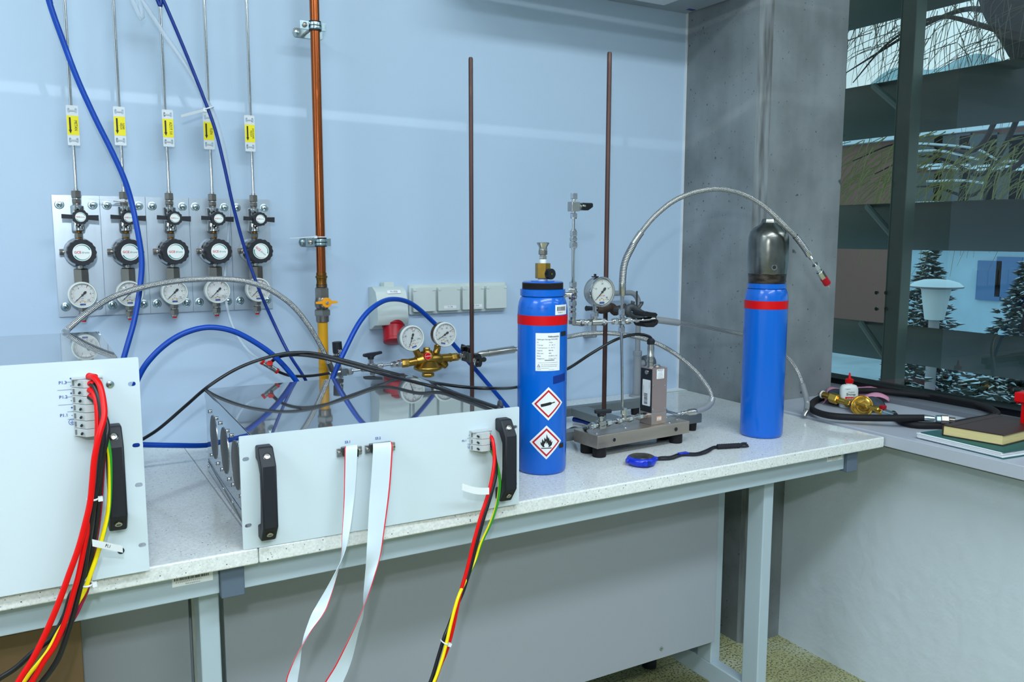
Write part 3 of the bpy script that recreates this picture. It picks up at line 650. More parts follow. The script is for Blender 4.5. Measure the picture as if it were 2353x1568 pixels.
z = see(735, 545, Y=cpy).z
m = MB(); m.tube([(cpx + 0.0125 * math.cos(a), cpy + 0.0125 * math.sin(a), z) for a in [2 * PI * k / 24 for k in range(25)]], 0.0014, NYLON, 6)
m.box(V((cpx - 0.019, cpy - 0.016, z - 0.003)), V((cpx - 0.012, cpy - 0.010, z + 0.003)), NYLON); e = see(666, 548, Y=cpy - 0.03)
m.quad([(cpx - 0.015, cpy - 0.012, z + 0.0022), (cpx - 0.015, cpy - 0.012, z - 0.0012), e - V((0, 0, 0.0005)), e + V((0, 0, 0.0005))], NYLON); m.quad([(cpx - 0.015, cpy - 0.011, z + 0.0022), (cpx - 0.015, cpy - 0.011, z - 0.0012), e + V((0, 0.001, -0.0005)), e + V((0, .001, 0.0005))], NYLON)
tag(build('cable_tie', m), 'white cable tie wrapped round the copper pipe above its lower clamp', 'cable tie')

# ================================================================== SOCKETS
t = thing('industrial_socket', 'grey wall socket housing with red round outlet', 'socket', (0.782, 2.03, 0.965))
pr = [(0, 0), (0, 0.107), (-0.028, 0.110), (-0.052, 0.097), (-0.060, 0.075), (-0.066, 0.028), (-0.060, 0.014), (-0.040, 0.012), (-0.020, 0.003), (-0.012, 0)]
m = MB(); m.prism([(y, z_) for y, z_ in pr], -0.041, 0.041, LGREY, frame((0.782, 2.0345, 0.968), (0, 1, 0), (0, 0, 1), (1, 0, 0)))
build('housing', m, t, bevel=0.007, seg=4, smooth=60)
m = MB(); m.M = face((0.782, 2.034, 1.076)); m.prism(rrect(0.026, 0.012, 0.002, 3, 0.003, 0.006), 0.001, 0.03, LGREY); build('cable_entry', m, t, bevel=0.001)
lp = see(905, 671, Y=1.981); m = MB(); m.M = face(lp) @ Matrix.Rotation(-0.5, 4, 'X'); m.prism(rrect(0.036, 0.0085, 0.001, 2), 0, 0.0004, PAPER); m.text('T1.7/22', 0.0062, INK, z=0.0006, bold=True); build('socket_label', m, t, smooth=0)
a0_, a1_ = see(903, 733, Y=2.0), see(906, 789, Y=1.975)
m = MB(); m.prof(a0_, a1_, [(0.029, -0.1), (0.029, 0.3), (0.0265, 0.32), (0.0265, 0.82), (0.0275, 0.84), (0.0275, 0.94), (0.024, 0.98), (0.0, 1.0)], DRED, n=40)
hh = along(a0_, a1_); m.box((-0.013, -0.035, 0.0), (0.020, -0.02, 0.03), DRED, hh); m.box((-0.004, -0.0352, 0.006), (0.016, -0.034, 0.014), mat('deep_red', (0.3, 0.0, 0.04)), hh)
build('red_outlet', m, t, bevel=0.0015)
t = thing('socket_frame', 'white four-gang wall socket frame with hinged lids', 'socket', (0.991, 2.03, 1.001))
m = MB(); m.M = face((0.991, 2.0345, 1.0395)); m.prism(rrect(0.285, 0.078, 0.004, 3), 0, 0.009, LGREY); build('surround', m, t, bevel=0.002)
for k in range(4):
    x = -0.106 + k * 0.0712
    m = MB(); m.M = face((0.991 + x, 2.0255, 1.0395)); m.prism(rrect(0.0625, 0.062, 0.002, 2), -0.001, 0.014, LGREY)
    for sx in (-1, 1): m.box((sx * 0.027 - 0.004, 0.0225, 0.012), (sx * 0.027 + 0.004, 0.0275, 0.0155), LGREY)
    l = build('socket_lid', m, t, bevel=0.0012)
    if k in (1, 2):
        m = MB(); m.M = face((0.991 + x + (0.002 if k == 1 else 0.008), 2.0113, 1.0395 - 0.022)); m.prism(rrect(0.036, 0.008, 0.001, 2), 0, 0.0003, PAPER); m.text('T1.7/8' if k == 1 else 'T1.7/19', 0.0055, INK, z=0.0005); build('lid_label', m, l, smooth=0)

# ================================================================== GREY WALL PIPE by the pillar
def gp(x, y, Y=1.99): return see(x, y, Y=Y)
t = thing('grey_waste_pipe', 'grey plastic pipe bending over and down into the bench beside the pillar', 'pipe', gp(1466, 905) * V((1, 1, 0)) if False else V((1.572, 1.99, BZ)))
xr = gp(1466, 760).x; xl = gp(1365, 720).x; zt = gp(1420, 674).z
r = 0.035; pts = [V((xl, 1.99, gp(1365, 760).z)), V((xl, 1.99, zt - r))] + [V((xl + r - r * math.cos(a), 1.99, zt - r + r * math.sin(a))) for a in [PI / 2 * k / 8 for k in range(1, 9)]] + [V((xr - r + r * math.sin(a), 1.99, zt - r + r * math.cos(a))) for a in [PI / 2 * k / 8 for k in range(0, 9)]] + [V((xr, 1.99, gp(1466, 810).z))]
build('bent_tube', MB().tube(pts, 0.0078, PIPEG, 20), t)
m = MB(); m.cyl((xr, 1.99, BZ + 0.0005), (xr, 1.99, gp(1466, 815).z), 0.0125, PIPEG, n=28); m.hexn((xr, 1.99, gp(1466, 818).z), (xr, 1.99, gp(1466, 806).z), 0.0135, PIPEG, n=16); m.lathe([(0.024, 0), (0.022, 0.004), (0.0125, 0.006)], PIPEG, T(xr, 1.99, BZ + 0.0005)); build('lower_tube', m, t)
b0 = V((xr, 1.99, gp(1470, 838).z)); m = MB(); m.tube(cat_rom([b0, b0 + V((0.02, 0, 0.003)), b0 + V((0.038, 0, 0.004))]), 0.0105, PIPEG, 20); m.prof(b0 + V((0.022, 0.0, 0.004)), b0 + V((0.060, 0.0, 0.004)), [(0.014, 0), (0.022, 0.15), (0.0235, 0.5), (0.020, 0.9), (0.010, 1)], mat('dark_grey_plastic', (0.33, 0.36, 0.38), 0.5), n=32); build('branch_cap', m, t)
m = MB(); m.cyl((xl, 1.99, gp(1365, 735).z), (xl, 1.99, gp(1365, 722).z), 0.0105, PIPEG); m.tube([(xl, 1.99, gp(1365, 760).z), (xl, 1.985, gp(1365, 770).z), (xl, WY - 0.001, gp(1365, 775).z)], 0.008, PIPEG); build('pipe_coupling', m, t)

m = MB(); q = [see(1518, 893, Z=0.7258), see(1520, 904, Z=0.7258), see(1580, 897, Z=0.7258), see(1562, 891, Z=0.7258)]
m.prism([(v.x, v.y) for v in q], 0.7253, 0.7258, PAPER); d_ = (q[2] - q[1]); n_ = V((-d_.y, d_.x, 0)).normalized() * 0.004; m.prism([(v.x, v.y) for v in (q[1], q[2], q[2] + n_, q[1] + n_)], 0.7259, 0.7260, mat('green_ink', (0.2, 0.65, 0.3)))
tag(build('paper_sheet', m, smooth=0), 'small white paper with a green edge lying on the bench against the pillar', 'paper')

# ================================================================== RACK UNITS
def handle(parent, M, x, z0, z1):          # bridge handle on the front plate; local x right, y up, z out
    m = MB(); zc_ = (z0 + z1) / 2
    outer = [(z0, 0), (z0, 0.020), (z0 + 0.026, 0.040), (z1 - 0.026, 0.040), (z1, 0.020), (z1, 0)]
    inner = [(z1 - 0.022, 0), (z1 - 0.024, 0.014), (z1 - 0.040, 0.026), (z0 + 0.040, 0.026), (z0 + 0.024, 0.014), (z0 + 0.022, 0)]
    F = M @ frame((x, 0, 0), (0, 1, 0), (0, 0, 1), (1, 0, 0)); m.prism(outer + inner, -0.0115, 0.0115, BLACK, F)
    h = build('handle', m, parent, bevel=0.0028, seg=3)
    for zc_, s in ((z1 - 0.013, -1), (z0 + 0.013, 1)):
        a = math.atan2(0.020, 0.026); c0 = M @ V((x, zc_, 0.0302)); nrm = (M.to_3x3() @ V((0, -s * math.sin(a) if True else 0, math.cos(a)))).normalized()
        m = MB(); p0 = c0 - nrm * 0.002; m.prof(p0, p0 + nrm * 0.004, [(0.0062, 0), (0.0062, 0.55), (0.0052, 0.6), (0.0052, 0.1)], BLACKG, n=24); m.prof(p0, p0 + nrm * 0.0042, [(0.0048, 0), (0.0048, 0.85), (0.0038, 1.0), (0.0025, 1.0), (0.0020, 0.5), (0, 0.5)], STEEL, n=20); build('handle_screw', m, parent)
    return h
def terminal(parent, M, x, ztop, n, pitch, label=None):     # stack of grey spring clamps; wires leave on the right
    m = MB(); w = 0.0375
    prof_ = [(-w / 2, 0), (-w / 2, 0.006), (-w / 2 + 0.003, 0.007), (-0.005, 0.022), (0.0105, 0.022), (0.0105, 0.014), (w / 2, 0.012), (w / 2, 0)]
    for k in range(n):
        z = ztop - (k + 1) * pitch
        m.prism([(a, b) for a, b in prof_], 0.0003, pitch - 0.0003, GREYP, M @ frame((x, z, 0), (1, 0, 0), (0, 0, 1), (0, -1, 0)) if False else M @ frame((x, z + pitch, 0), (1, 0, 0), (0, 0, 1), (0, -1, 0)))
        m.box((x - w / 2 + 0.0005, z + 0.002, 0.0), (x - w / 2 + 0.003, z + pitch - 0.002, 0.0072), MGREY, M)
        m.cyl((x - 0.0095, z + pitch * 0.45, 0.012), (x - 0.011, z + pitch * 0.45, 0.0215), 0.0016, INK, n=10, M=M)
        m.box((x + 0.0107, z + 0.0012, 0.013), (x + 0.0117, z + pitch - 0.0012, 0.0215), INK, M)
    m.box((x - w / 2, ztop, 0), (x + w / 2, ztop + 0.002, 0.014), GREYP, M)
    return build('terminal_block', m, parent, bevel=0.0003, seg=1)
def earth(m, M, x, y, r):
    m.ring(r * 0.86, r, BLUEINK, M @ T(x, y, 0.0005), n=20)
    m.box((x - r * 0.06, y - r * 0.05, 0.0004), (x + r * 0.06, y + r * 0.7, 0.0006), BLUEINK, M)
    for k, w in enumerate((0.62, 0.4, 0.18)): m.box((x - r * w, y - r * (0.05 + 0.26 * k) - r * 0.05, 0.0004), (x + r * w, y - r * (0.05 + 0.26 * k) + r * 0.05, 0.0006), BLUEINK, M)
def front_plate(parent, M, w, h, slots, extra=None):
    m = MB(); m.prism(rrect(w, h, 0.0015, 2, w / 2, h / 2), -0.003, 0, PANELW, M, holes=[rrect(0.010, 0.0065, 0.0031, 4, x, y) for x, y in slots])
    return build('front_plate', m, parent, smooth=20)

# --- small rack (cooling grilles on its side)
R2 = zrot((0.2585, 1.2845, BZ), math.radians(-1.35)); F2 = R2 @ frame((0, 0, 0), (1, 0, 0), (0, 0, 1), (0, -1, 0))
t = thing('rack_unit', 'low rack unit with two grey ribbon cables and round side grilles', 'rack unit', (0.5, 1.28, BZ), 'rack units')
b = MB(); b.box((0.0237, 0.0032, 0.0012), (0.458, 0.487, 0.1685), RACKM, R2); body = build('case', b, t, bevel=0.0008, seg=1)
build('top_cover', MB().box((0.0245, 0.0034, 0.1687), (0.4595, 0.489, 0.1702), RACKM, R2).box((0.0225, 0.0034, 0.150), (0.0236, 0.489, 0.1702), RACKM, R2), t, bevel=0.0006, seg=1)
build('bottom_rail', MB().box((0.0225, 0.02, 0.0013), (0.0236, 0.489, 0.020), RACKM, R2), t, bevel=0.0005, seg=1)
front_plate(t, F2, 0.4826, 0.178, [(0.009, 0.142), (0.009, 0.0375), (0.4736, 0.142), (0.4736, 0.0375)])
for k, yy in enumerate((0.168, 0.279, 0.397)):
    m = MB(); M = R2 @ frame((0.0236, yy, 0.090), (0, -1, 0), (0, 0, 1), (-1, 0, 0)); m.prism(circ(0.0425, 48), 0.0001, 0.0004, MESHM, M); pass
    m.lathe([(0.0432, 0.0), (0.0432, 0.0007), (0.0425, 0.0007), (0.0425, 0.0)], STEEL, M, 48); build('fan_grille', m, t)
    for sy in (-1, 1):
        for sz in (-1, 1):
            m = MB(); M = R2 @ frame((0.0235, yy + sy * 0.036, 0.090 + sz * 0.044), (0, -1, 0), (0, 0, 1), (-1, 0, 0)); m.lathe([(0.0038, -0.002), (0.0038, 0.001), (0.0032, 0.0026), (0, 0.0034)], CHROME, M, 16); m.box((-0.0004, -0.0035, 0.0028), (0.0004, 0.0035, 0.0036), DGREY, M); build('bolt', m, t)
for yy in (0.478, 0.30, 0.21):
    m = MB(); M = R2 @ frame((0.0235, yy, 0.012), (0, -1, 0), (0, 0, 1), (-1, 0, 0)); m.lathe([(0.0038, -0.002), (0.0038, 0.001), (0.0032, 0.0026), (0, 0.0034)], CHROME, M, 16); build('bolt', m, t)
handle(t, F2, 0.0345, 0.016, 0.163); handle(t, F2, 0.4455, 0.016, 0.163)
terminal(t, F2, 0.403, 0.144, 3, 0.0110)
def dsub(parent, M, x, y, w, txt):
    m = MB(); m.box((x - w / 2 - 0.010, y - 0.0065, 0), (x + w / 2 + 0.010, y + 0.0065, 0.0035), STEEL, M); m.box((x - w / 2, y - 0.0065, 0.003), (x + w / 2, y + 0.0065, 0.017), BLACKG, M)
    for s in (-1, 1): m.lathe([(0.0028, 0), (0.0028, 0.005), (0.0012, 0.005), (0.0012, 0.002), (0, 0.002)], STEEL, M @ T(x + s * (w / 2 + 0.0062), y, 0.0035), 10)
    m.prism(rrect(w + 0.006, 0.002, 0.0008, 2, x, y + 0.0078), 0, 0.004, MGREY, M); build('data_connector', m, parent, bevel=0.0003, seg=1)
def onface(px, py): return F2.inverted() @ see(px, py, Y=1.278)
q1, q2 = onface(803, 1038), onface(873, 1029)
dsub(t, F2, q1.x, q1.y, 0.021, 'S3.1'); dsub(t, F2, q2.x, q2.y, 0.031, 'S3.2')
m = MB()
a = onface(800, 1017); m.text('S3.1', 0.0058, BLUEINK, F2 @ T(a.x, a.y, 0.0005), bold=True)
a = onface(869, 1008); m.text('S3.2', 0.0058, BLUEINK, F2 @ T(a.x, a.y, 0.0005), bold=True)
a = onface(1065, 1013); m.text('P3.1', 0.0050, BLUEINK, F2 @ T(a.x, a.y, 0.0005), bold=True)
xm_ = onface(1077, 1015).x; ym_ = onface(1077, 1000).y
m.prism(circ(0.0009, 8, xm_, ym_), 0.0003, 0.0005, BLUEINK, F2); m.prism(circ(0.0006, 8, xm_, ym_ - 0.0105), 0.0003, 0.0005, BLUEINK, F2)
for yy in (ym_ - 0.0052, ym_ - 0.0152): m.box((xm_ - 0.0045, yy, 0.0003), (xm_ + 0.0055, yy + 0.0003, 0.0005), BLUEINK, F2)
earth(m, F2, xm_, ym_ - 0.0200, 0.0036)
build('front_lettering', m, t, smooth=0)
build('rear_handle', MB().box((0.4595, 0.02, 0.12), (0.463, 0.35, 0.1705), BLACK, R2), t, bevel=0.001)

# --- tall rack on the left
F1 = frame((-0.3586, 1.271, BZ), (1, 0, 0), (0, 0, 1), (0, -1, 0))
t = thing('rack_unit', 'tall white rack unit at the left edge with red and black wires', 'rack unit', (-0.118, 1.271, BZ), 'rack units')
build('case', MB().box((-0.338, 1.2745, BZ + 0.0015), (0.1035, 1.745, BZ + 0.2985), RACKM), t, bevel=0.0008, seg=1)
build('top_cover', MB().box((-0.339, 1.2745, BZ + 0.2987), (0.105, 1.748, BZ + 0.3002), RACKM), t, bevel=0.0005, seg=1)
def on1(px, py): return F1.inverted() @ see(px, py, Y=1.271)
sl = [on1(303, 883), on1(313, 1024), on1(319, 1115), on1(327, 1253)]
front_plate(t, F1, 0.4826, 0.3105, [(s.x, s.y) for s in sl] + [(0.009, s.y) for s in sl])
h0, h1 = on1(270, 1210), on1(266, 972)
handle(t, F1, 0.4435, h0.y, h1.y); handle(t, F1, 0.039, h0.y, h1.y)
tb = on1(200, 866); terminal(t, F1, tb.x - 0.0005, tb.y - 0.001, 7, 0.0112)
m = MB()
def line1(px, py, w):
    a = on1(px, py); m.box((a.x - w / 2, a.y - 0.00015, 0.0003), (a.x + w / 2, a.y + 0.00015, 0.0005), BLUEINK, F1)
for s_, (x, y) in (('P1.3', (144, 880)), ('P1.2', (145.5, 913)), ('P1.1', (147, 955))):
    a = on1(x, y); m.text(s_, 0.0058, BLUEINK, F1 @ T(a.x, a.y, 0.0005), bold=True)
for x, y, w in ((162, 878, 0.011), (153, 896, 0.022), (163, 912, 0.011), (155, 930, 0.022), (165, 946, 0.011), (166, 963, 0.011)): line1(x, y, w)
for x, y, r in ((162, 870, 0.0011), (163, 887, 0.0006), (163.5, 904, 0.0011), (164, 921, 0.0006), (165, 937, 0.0011), (165.5, 955, 0.0006)):
    a = on1(x, y); m.prism(circ(r, 8, a.x, a.y), 0.0003, 0.0005, BLUEINK, F1)
a = on1(165.5, 970); earth(m, F1, a.x, a.y, 0.0042)
build('front_lettering', m, t, smooth=0)
a = on1(253, 884); m = MB(); m.M = F1 @ T(a.x, a.y, 0); m.lathe([(0.0054, 0), (0.005, 0.0010), (0.0015, 0.0018), (0, 0.0018)], ZINC)
for k in (0.5, 0.5 + PI / 2): m.box((-0.002, -0.0004, 0.0014), (0.002, 0.0004, 0.0021), DGREY, Matrix.Rotation(k, 4, 'Z'))
build('cover_screw', m, t)
a = on1(278, 1266); m = MB(); m.M = F1; m.prism(circ(0.0045, 20, a.x, a.y), 0.0002, 0.0008, BLACK); build('hole_plug', m, t)

# ================================================================== RIBBON CABLES
def ribbon(name, e1, e2, label, red_first):
    A = cat_rom([see(x, y, Y=d) for x, y, d in e1], 6); B = cat_rom([see(x, y, Y=d) for x, y, d in e2], 6); n = len(A); nc = 14; m = MB()
    RIB = mat('ribbon_grey', (0.80, 0.85, 0.89), 0.4); RR = mat('ribbon_red_edge', (0.85, 0.12, 0.20), 0.4)
    vs = []; fs = [[], []]
    ft = [0.0, 0.07] + [0.07 + 0.93 * k / (nc - 1) for k in range(1, nc)]
    # scalloped conductors: small normal offset alternates
    for i in range(n):
        tdir = (A[min(i + 1, n - 1)] - A[max(i - 1, 0)]).normalized(); nrm = tdir.cross(B[i] - A[i]).normalized()
        for sgn in (0.0004, -0.0004):
            for q in ft: vs.append(A[i].lerp(B[i], q) + nrm * sgn)
    k = len(ft)
    for i in range(n - 1):
        for s in (0, 1):
            for j in range(k - 1):
                a = i * 2 * k + s * k + j; fs[0 if j == 0 else 1].append((a, a + 1, a + 2 * k + 1, a + 2 * k))
        a = i * 2 * k; fs[0].append((a, a + k, a + 3 * k, a + 2 * k)); a += k - 1; fs[1].append((a, a + k, a + 3 * k, a + 2 * k))
    m.add(vs, fs[0], RR); m.add(vs, fs[1], RIB)
    return tag(build(name, m, smooth=60), label, 'cable', 'ribbon cables')
f_ = 1.250
ribbon('ribbon_cable', [(793, 1027, 1.262), (793, 1027.5, 1.252), (792, 1040, 1.246), (791, 1095, 1.245), (790, 1150, 1.244), (786, 1227, 1.24), (784, 1278, 1.235), (770.6, 1336, 1.225), (757, 1382, 1.22), (744, 1411, 1.215), (717, 1448, 1.21), (697, 1480, 1.205), (682, 1505, 1.20), (666, 1540, 1.195), (657, 1568, 1.19), (646, 1640, 1.17)],
       [(821, 1023, 1.262), (821, 1023.5, 1.252), (821, 1036, 1.246), (818, 1095, 1.245), (813, 1150, 1.244), (803, 1225, 1.232), (789, 1277, 1.222), (762, 1332, 1.222), (728, 1390, 1.222), (714, 1416, 1.218), (699, 1460, 1.216), (693, 1490, 1.216), (692, 1500, 1.214), (688, 1535, 1.205), (683, 1568, 1.20), (674, 1640, 1.18)],
       'narrow grey ribbon cable hanging from the left connector on the low rack', 1)
ribbon('ribbon_cable', [(901, 1017, 1.262), (901, 1017.5, 1.252), (902, 1035, 1.246), (898, 1100, 1.245), (893, 1150, 1.244), (884, 1215, 1.240), (875, 1275, 1.232), (862, 1322, 1.225), (848, 1364, 1.218), (829, 1411, 1.212), (813, 1446, 1.207), (792, 1488, 1.203), (770, 1531, 1.20), (747, 1568, 1.195), (705, 1640, 1.18)],
       [(857, 1021, 1.262), (857, 1021.5, 1.252), (857, 1038, 1.246), (853, 1100, 1.245), (849, 1150, 1.244), (845, 1225, 1.236), (842, 1280, 1.226), (838, 1335, 1.240), (835, 1375, 1.238), (834.5, 1414, 1.236), (824, 1451, 1.228), (811, 1507, 1.22), (800, 1540, 1.21), (788, 1568, 1.205), (757, 1640, 1.19)],
       'wide grey ribbon cable with red edge hanging from the right connector', 1)

# ================================================================== WIRES
def wire(pts, r, mt, label, name='power_wire', grp=None, n=10, k=6):
    P = [see(x, y, Y=d) for x, y, d in pts]; m = MB(); m.tube(cat_rom(P, k), r, mt, n); return tag(build(name, m, smooth=60), label, 'wire', grp)
D = 1.215
W1 = 'wires from the tall rack terminal'
S1 = 0.0036
wire([(205, 866, 1.252), (216, 868, 1.240), (229, 885, 1.228), (238, 925, 1.216), (239, 960, 1.205), (228, 1000, 1.198), (217, 1054, 1.196), (212, 1108, 1.196), (207, 1155, 1.196), (196, 1203, 1.196), (180, 1261, 1.196), (158, 1322, 1.196), (137, 1380, 1.196), (108, 1449, 1.196), (76, 1514, 1.196), (42, 1568, 1.196), (5, 1640, 1.19)], S1 + 0.0004, WIRER, 'topmost red wire from the tall rack terminal, outermost in the bundle', grp=W1)
wire([(205, 882, 1.252), (216, 886, 1.242), (226, 908, 1.232), (233, 945, 1.222), (236, 1000, 1.212), (231, 1040, 1.210), (224, 1108, 1.208), (216.5, 1156, 1.206), (209, 1203, 1.206), (201, 1253, 1.206), (194, 1308, 1.206), (181, 1362, 1.206), (169, 1409, 1.206), (156, 1453, 1.206), (137, 1507, 1.206), (118, 1540, 1.206), (96, 1568, 1.206), (50, 1620, 1.2)], S1, WIREK, 'upper black wire from the tall rack terminal, running at the bundle front', grp=W1)
wire([(205, 897, 1.250), (215, 902, 1.240), (222, 930, 1.230), (224, 985, 1.222), (220, 1040, 1.216), (214, 1100, 1.212), (209, 1155, 1.210), (203, 1205, 1.206), (194, 1253, 1.202), (181, 1319, 1.200), (169, 1362, 1.200), (151, 1424, 1.200), (125, 1485, 1.200), (101, 1520, 1.200), (73, 1568, 1.200), (30, 1625, 1.195)], S1, WIRER, 'second red wire from the tall rack terminal, hanging between the black wires', grp=W1)
wire([(205, 912, 1.250), (216, 920, 1.243), (234, 945, 1.236), (246, 975, 1.228), (245, 1005, 1.222), (234, 1060, 1.220), (228, 1130, 1.218), (223, 1190, 1.216), (214, 1250, 1.216), (200, 1310, 1.216), (180, 1345, 1.218), (162, 1369, 1.22), (148, 1416, 1.222), (120, 1465, 1.224), (76, 1500, 1.228), (36, 1536, 1.232), (-4, 1562, 1.236), (-40, 1590, 1.24)], S1, WIREK, 'black wire leaving the bundle towards the lower left corner', grp=W1)
wire([(226, 940, 1.245), (236, 985, 1.238), (239, 1022, 1.232), (235, 1090, 1.228), (230, 1163, 1.226), (224, 1217, 1.224), (213, 1282, 1.224), (203, 1345, 1.224), (188, 1384, 1.224), (170, 1420, 1.222), (140, 1462, 1.220), (104, 1505, 1.218), (62, 1568, 1.214), (20, 1625, 1.21)], 0.0030, WIREM, 'dark red wire behind the others in the tall rack bundle', grp=W1)
wire([(228, 955, 1.246), (240, 990, 1.236), (247, 1015, 1.226), (252.5, 1054, 1.222), (252.5, 1125, 1.220), (248, 1181, 1.218), (236, 1232, 1.216), (225, 1271, 1.215), (209, 1317, 1.214), (194, 1358, 1.214), (166, 1405, 1.214), (137, 1449, 1.214), (108, 1500, 1.212), (72, 1543, 1.21), (54, 1568, 1.208), (15, 1620, 1.20)], 0.0031, GYW, 'green and yellow wire of the tall rack bundle', grp=W1)
W2 = 'wires from the low rack terminal'; s2 = 0.0030
wire([(1122, 1004, 1.262), (1129, 1005, 1.252), (1134, 1022, 1.243), (1136, 1055, 1.236), (1133, 1085, 1.230), (1126, 1120, 1.226), (1115.7, 1155, 1.224), (1104, 1190, 1.222), (1088, 1248, 1.220), (1073, 1310, 1.218), (1061, 1352, 1.216), (1052, 1390, 1.214), (1040, 1448, 1.212), (1027, 1494, 1.214), (1012, 1530, 1.216), (998, 1568, 1.214), (970, 1630, 1.2)], s2 + 0.0002, WIRER, 'red wire from the terminal at the right of the low rack', grp=W2)
wire([(1122, 1018, 1.262), (1130, 1022, 1.256), (1137, 1050, 1.246), (1140, 1085, 1.242), (1133, 1120, 1.238), (1123, 1155, 1.236), (1111, 1193, 1.234), (1095, 1252, 1.232), (1080, 1310, 1.230), (1064, 1360, 1.226), (1046, 1400, 1.222), (1031, 1440, 1.216), (1021, 1465, 1.212), (1009, 1504, 1.210), (989, 1568, 1.206), (958, 1630, 1.2)], s2 + 0.0002, WIREK, 'black wire from the terminal at the right of the low rack', grp=W2)
wire([(1124, 1032, 1.262), (1131, 1040, 1.256), (1141, 1065, 1.25), (1148, 1100, 1.246), (1147, 1130, 1.244), (1140, 1166, 1.242), (1127, 1203, 1.240), (1106, 1248, 1.240), (1092, 1289, 1.240), (1070, 1335, 1.228), (1056, 1365, 1.208), (1047, 1392, 1.204), (1037, 1430, 1.203), (1026, 1478, 1.202), (1016, 1515, 1.202), (997, 1568, 1.200), (966, 1630, 1.19)], 0.0028, GYW, 'green and yellow wire from the low rack terminal', grp=W2)
def ferrule(px, py, Y, mt): 
    p = see(px, py, Y=Y); m = MB(); m.cyl(p + V((-0.004, 0.010, 0)), p + V((0.003, -0.002, 0)), 0.0048, mt, r2=0.0042); return m
m = MB()
for x, y in ((213, 867), (213, 883), (213, 898), (213, 913)): m.merge(ferrule(x, y, 1.244, RED))
build('wire_ferrules', m, [o for o in bpy.data.objects if o.name.startswith('rack_unit')][1])
def tie(px, py, Y, w, h, lab, ang=0.0):
    p = see(px, py, Y=Y); m = MB(); M = Matrix.Translation(p) @ Matrix.Rotation(ang, 4, 'Y'); m.tube([M @ V((w / 2 * math.cos(a), 0.009 * math.sin(a), 0)) for a in [2 * PI * k / 24 for k in range(25)]], h, NYLON, 6); m.box((w / 2 - 0.001, -0.009, -0.0028), (w / 2 + 0.0045, -0.003, 0.0028), NYLON, M)
    return tag(build('cable_tie', m), lab, 'cable tie')
tie(214, 1146, 1.206, 0.013, 0.0013, 'white cable tie round the tall rack wires, near the black handle')
tie(200, 1343, 1.212, 0.014, 0.0013, 'white cable tie round the tall rack wires at the bench edge')
tie(1021, 1476, 1.208, 0.011, 0.0011, 'white cable tie round the low rack wires, below the bench', 0.5)
def flag(pa, pb, Ya, Yb, h, lab, txt, mt=PAPER, sag=0.0):
    a, b = see(*pa, Y=Ya), see(*pb, Y=Yb); m = MB(); n = 10; vs = []; fs = []
    for i in range(n + 1):
        q = i / n; p = a.lerp(b, q) - V((0, 0, sag * math.sin(PI * q)))
        for dy, dz in ((0, -h), (0, h), (0.0006, h), (0.0006, -h)): vs.append(p + V((0, dy, dz)))
    for i in range(n):
        for j in range(4): fs.append((i * 4 + j, i * 4 + (j + 1) % 4, i * 4 + 4 + (j + 1) % 4, i * 4 + 4 + j))
    fs += [(0, 1, 2, 3), (n * 4 + 3, n * 4 + 2, n * 4 + 1, n * 4)]
    m.add(vs, fs, mt)
    if txt:
        x = (b - a).normalized(); y = V((0, 0, 1)); z = x.cross(y).normalized(); m.text(txt, h * 1.15, INK, frame(a.lerp(b, 0.5) + z * 0.0004, x, z.cross(x), z), bold=True)
    return tag(build('cable_label', m, smooth=50), lab, 'label')
flag((212, 1248), (282, 1263), 1.192, 1.222, 0.0048, 'white label flag lettered P1.1 on the tall rack wires', 'P1.1')
flag((1062, 1119), (1124, 1129), 1.205, 1.213, 0.0058, 'blank white label flag on the red wire of the low rack', '', sag=0.003)

# ================================================================== HOSES AND TUBES
def tubeobj(name, pts, r, mt, lab, cat='hose', grp=None, n=14, k=8):
    m = MB(); m.tube(hose(pts, k), r, mt, n); return tag(build(name, m, smooth=60), lab, cat, grp)
B_ = 'blue hoses'
tubeobj('blue_hose', [(0, 0, 0, (-0.14, 1.9, 2.7)), (82, -120, 1.90), (112, 0, 1.90), (145, 95, 1.90), (178, 182, 1.90), (218, 270, 1.90), (259, 352, 1.90), (285, 410, 1.90), (301, 460, 1.90), (314, 520, 1.89), (325, 590, 1.88), (323, 650, 1.87), (310, 730, 1.85), (291, 800, 1.83), (262, 900, 1.815), (240, 1000, 1.80), (262, 1022, 1.79), (310, 1022, 1.80), (400, 1024, 1.815), (480, 1023, 1.83), (560, 1008, 1.85), (640, 1000, 1.87)], 0.0055, BLUEH, 'thick blue hose hanging down the wall across the second gas outlet', grp=B_)
tubeobj('blue_hose', [(285, 960, 1.80), (318, 868, 1.80), (352, 818, 1.80), (400, 778, 1.80), (450, 757, 1.80), (495, 753, 1.80), (545, 765, 1.80), (600, 796, 1.80), (640, 828, 1.80), (680, 875, 1.80), (712, 930, 1.80), (735, 985, 1.80)], 0.0058, BLUEH, 'thick blue hose arching between the two rack units', grp=B_)
tubeobj('blue_hose', [(0, 0, 0, (0.02, 1.93, 2.7)), (330, -100, 1.93), (375, 0, 1.93), (420, 105, 1.93), (470, 230, 1.93), (495, 300, 1.93), (515, 380, 1.93), (535, 470, 1.93), (562, 570, 1.93), (593, 660, 1.92), (630, 745, 1.91), (665, 815, 1.89), (700, 870, 1.88), (730, 930, 1.87), (750, 975, 1.86)], 0.0036, BLUED, 'thin dark blue hose running diagonally past the fourth and fifth gas outlets', grp=B_)
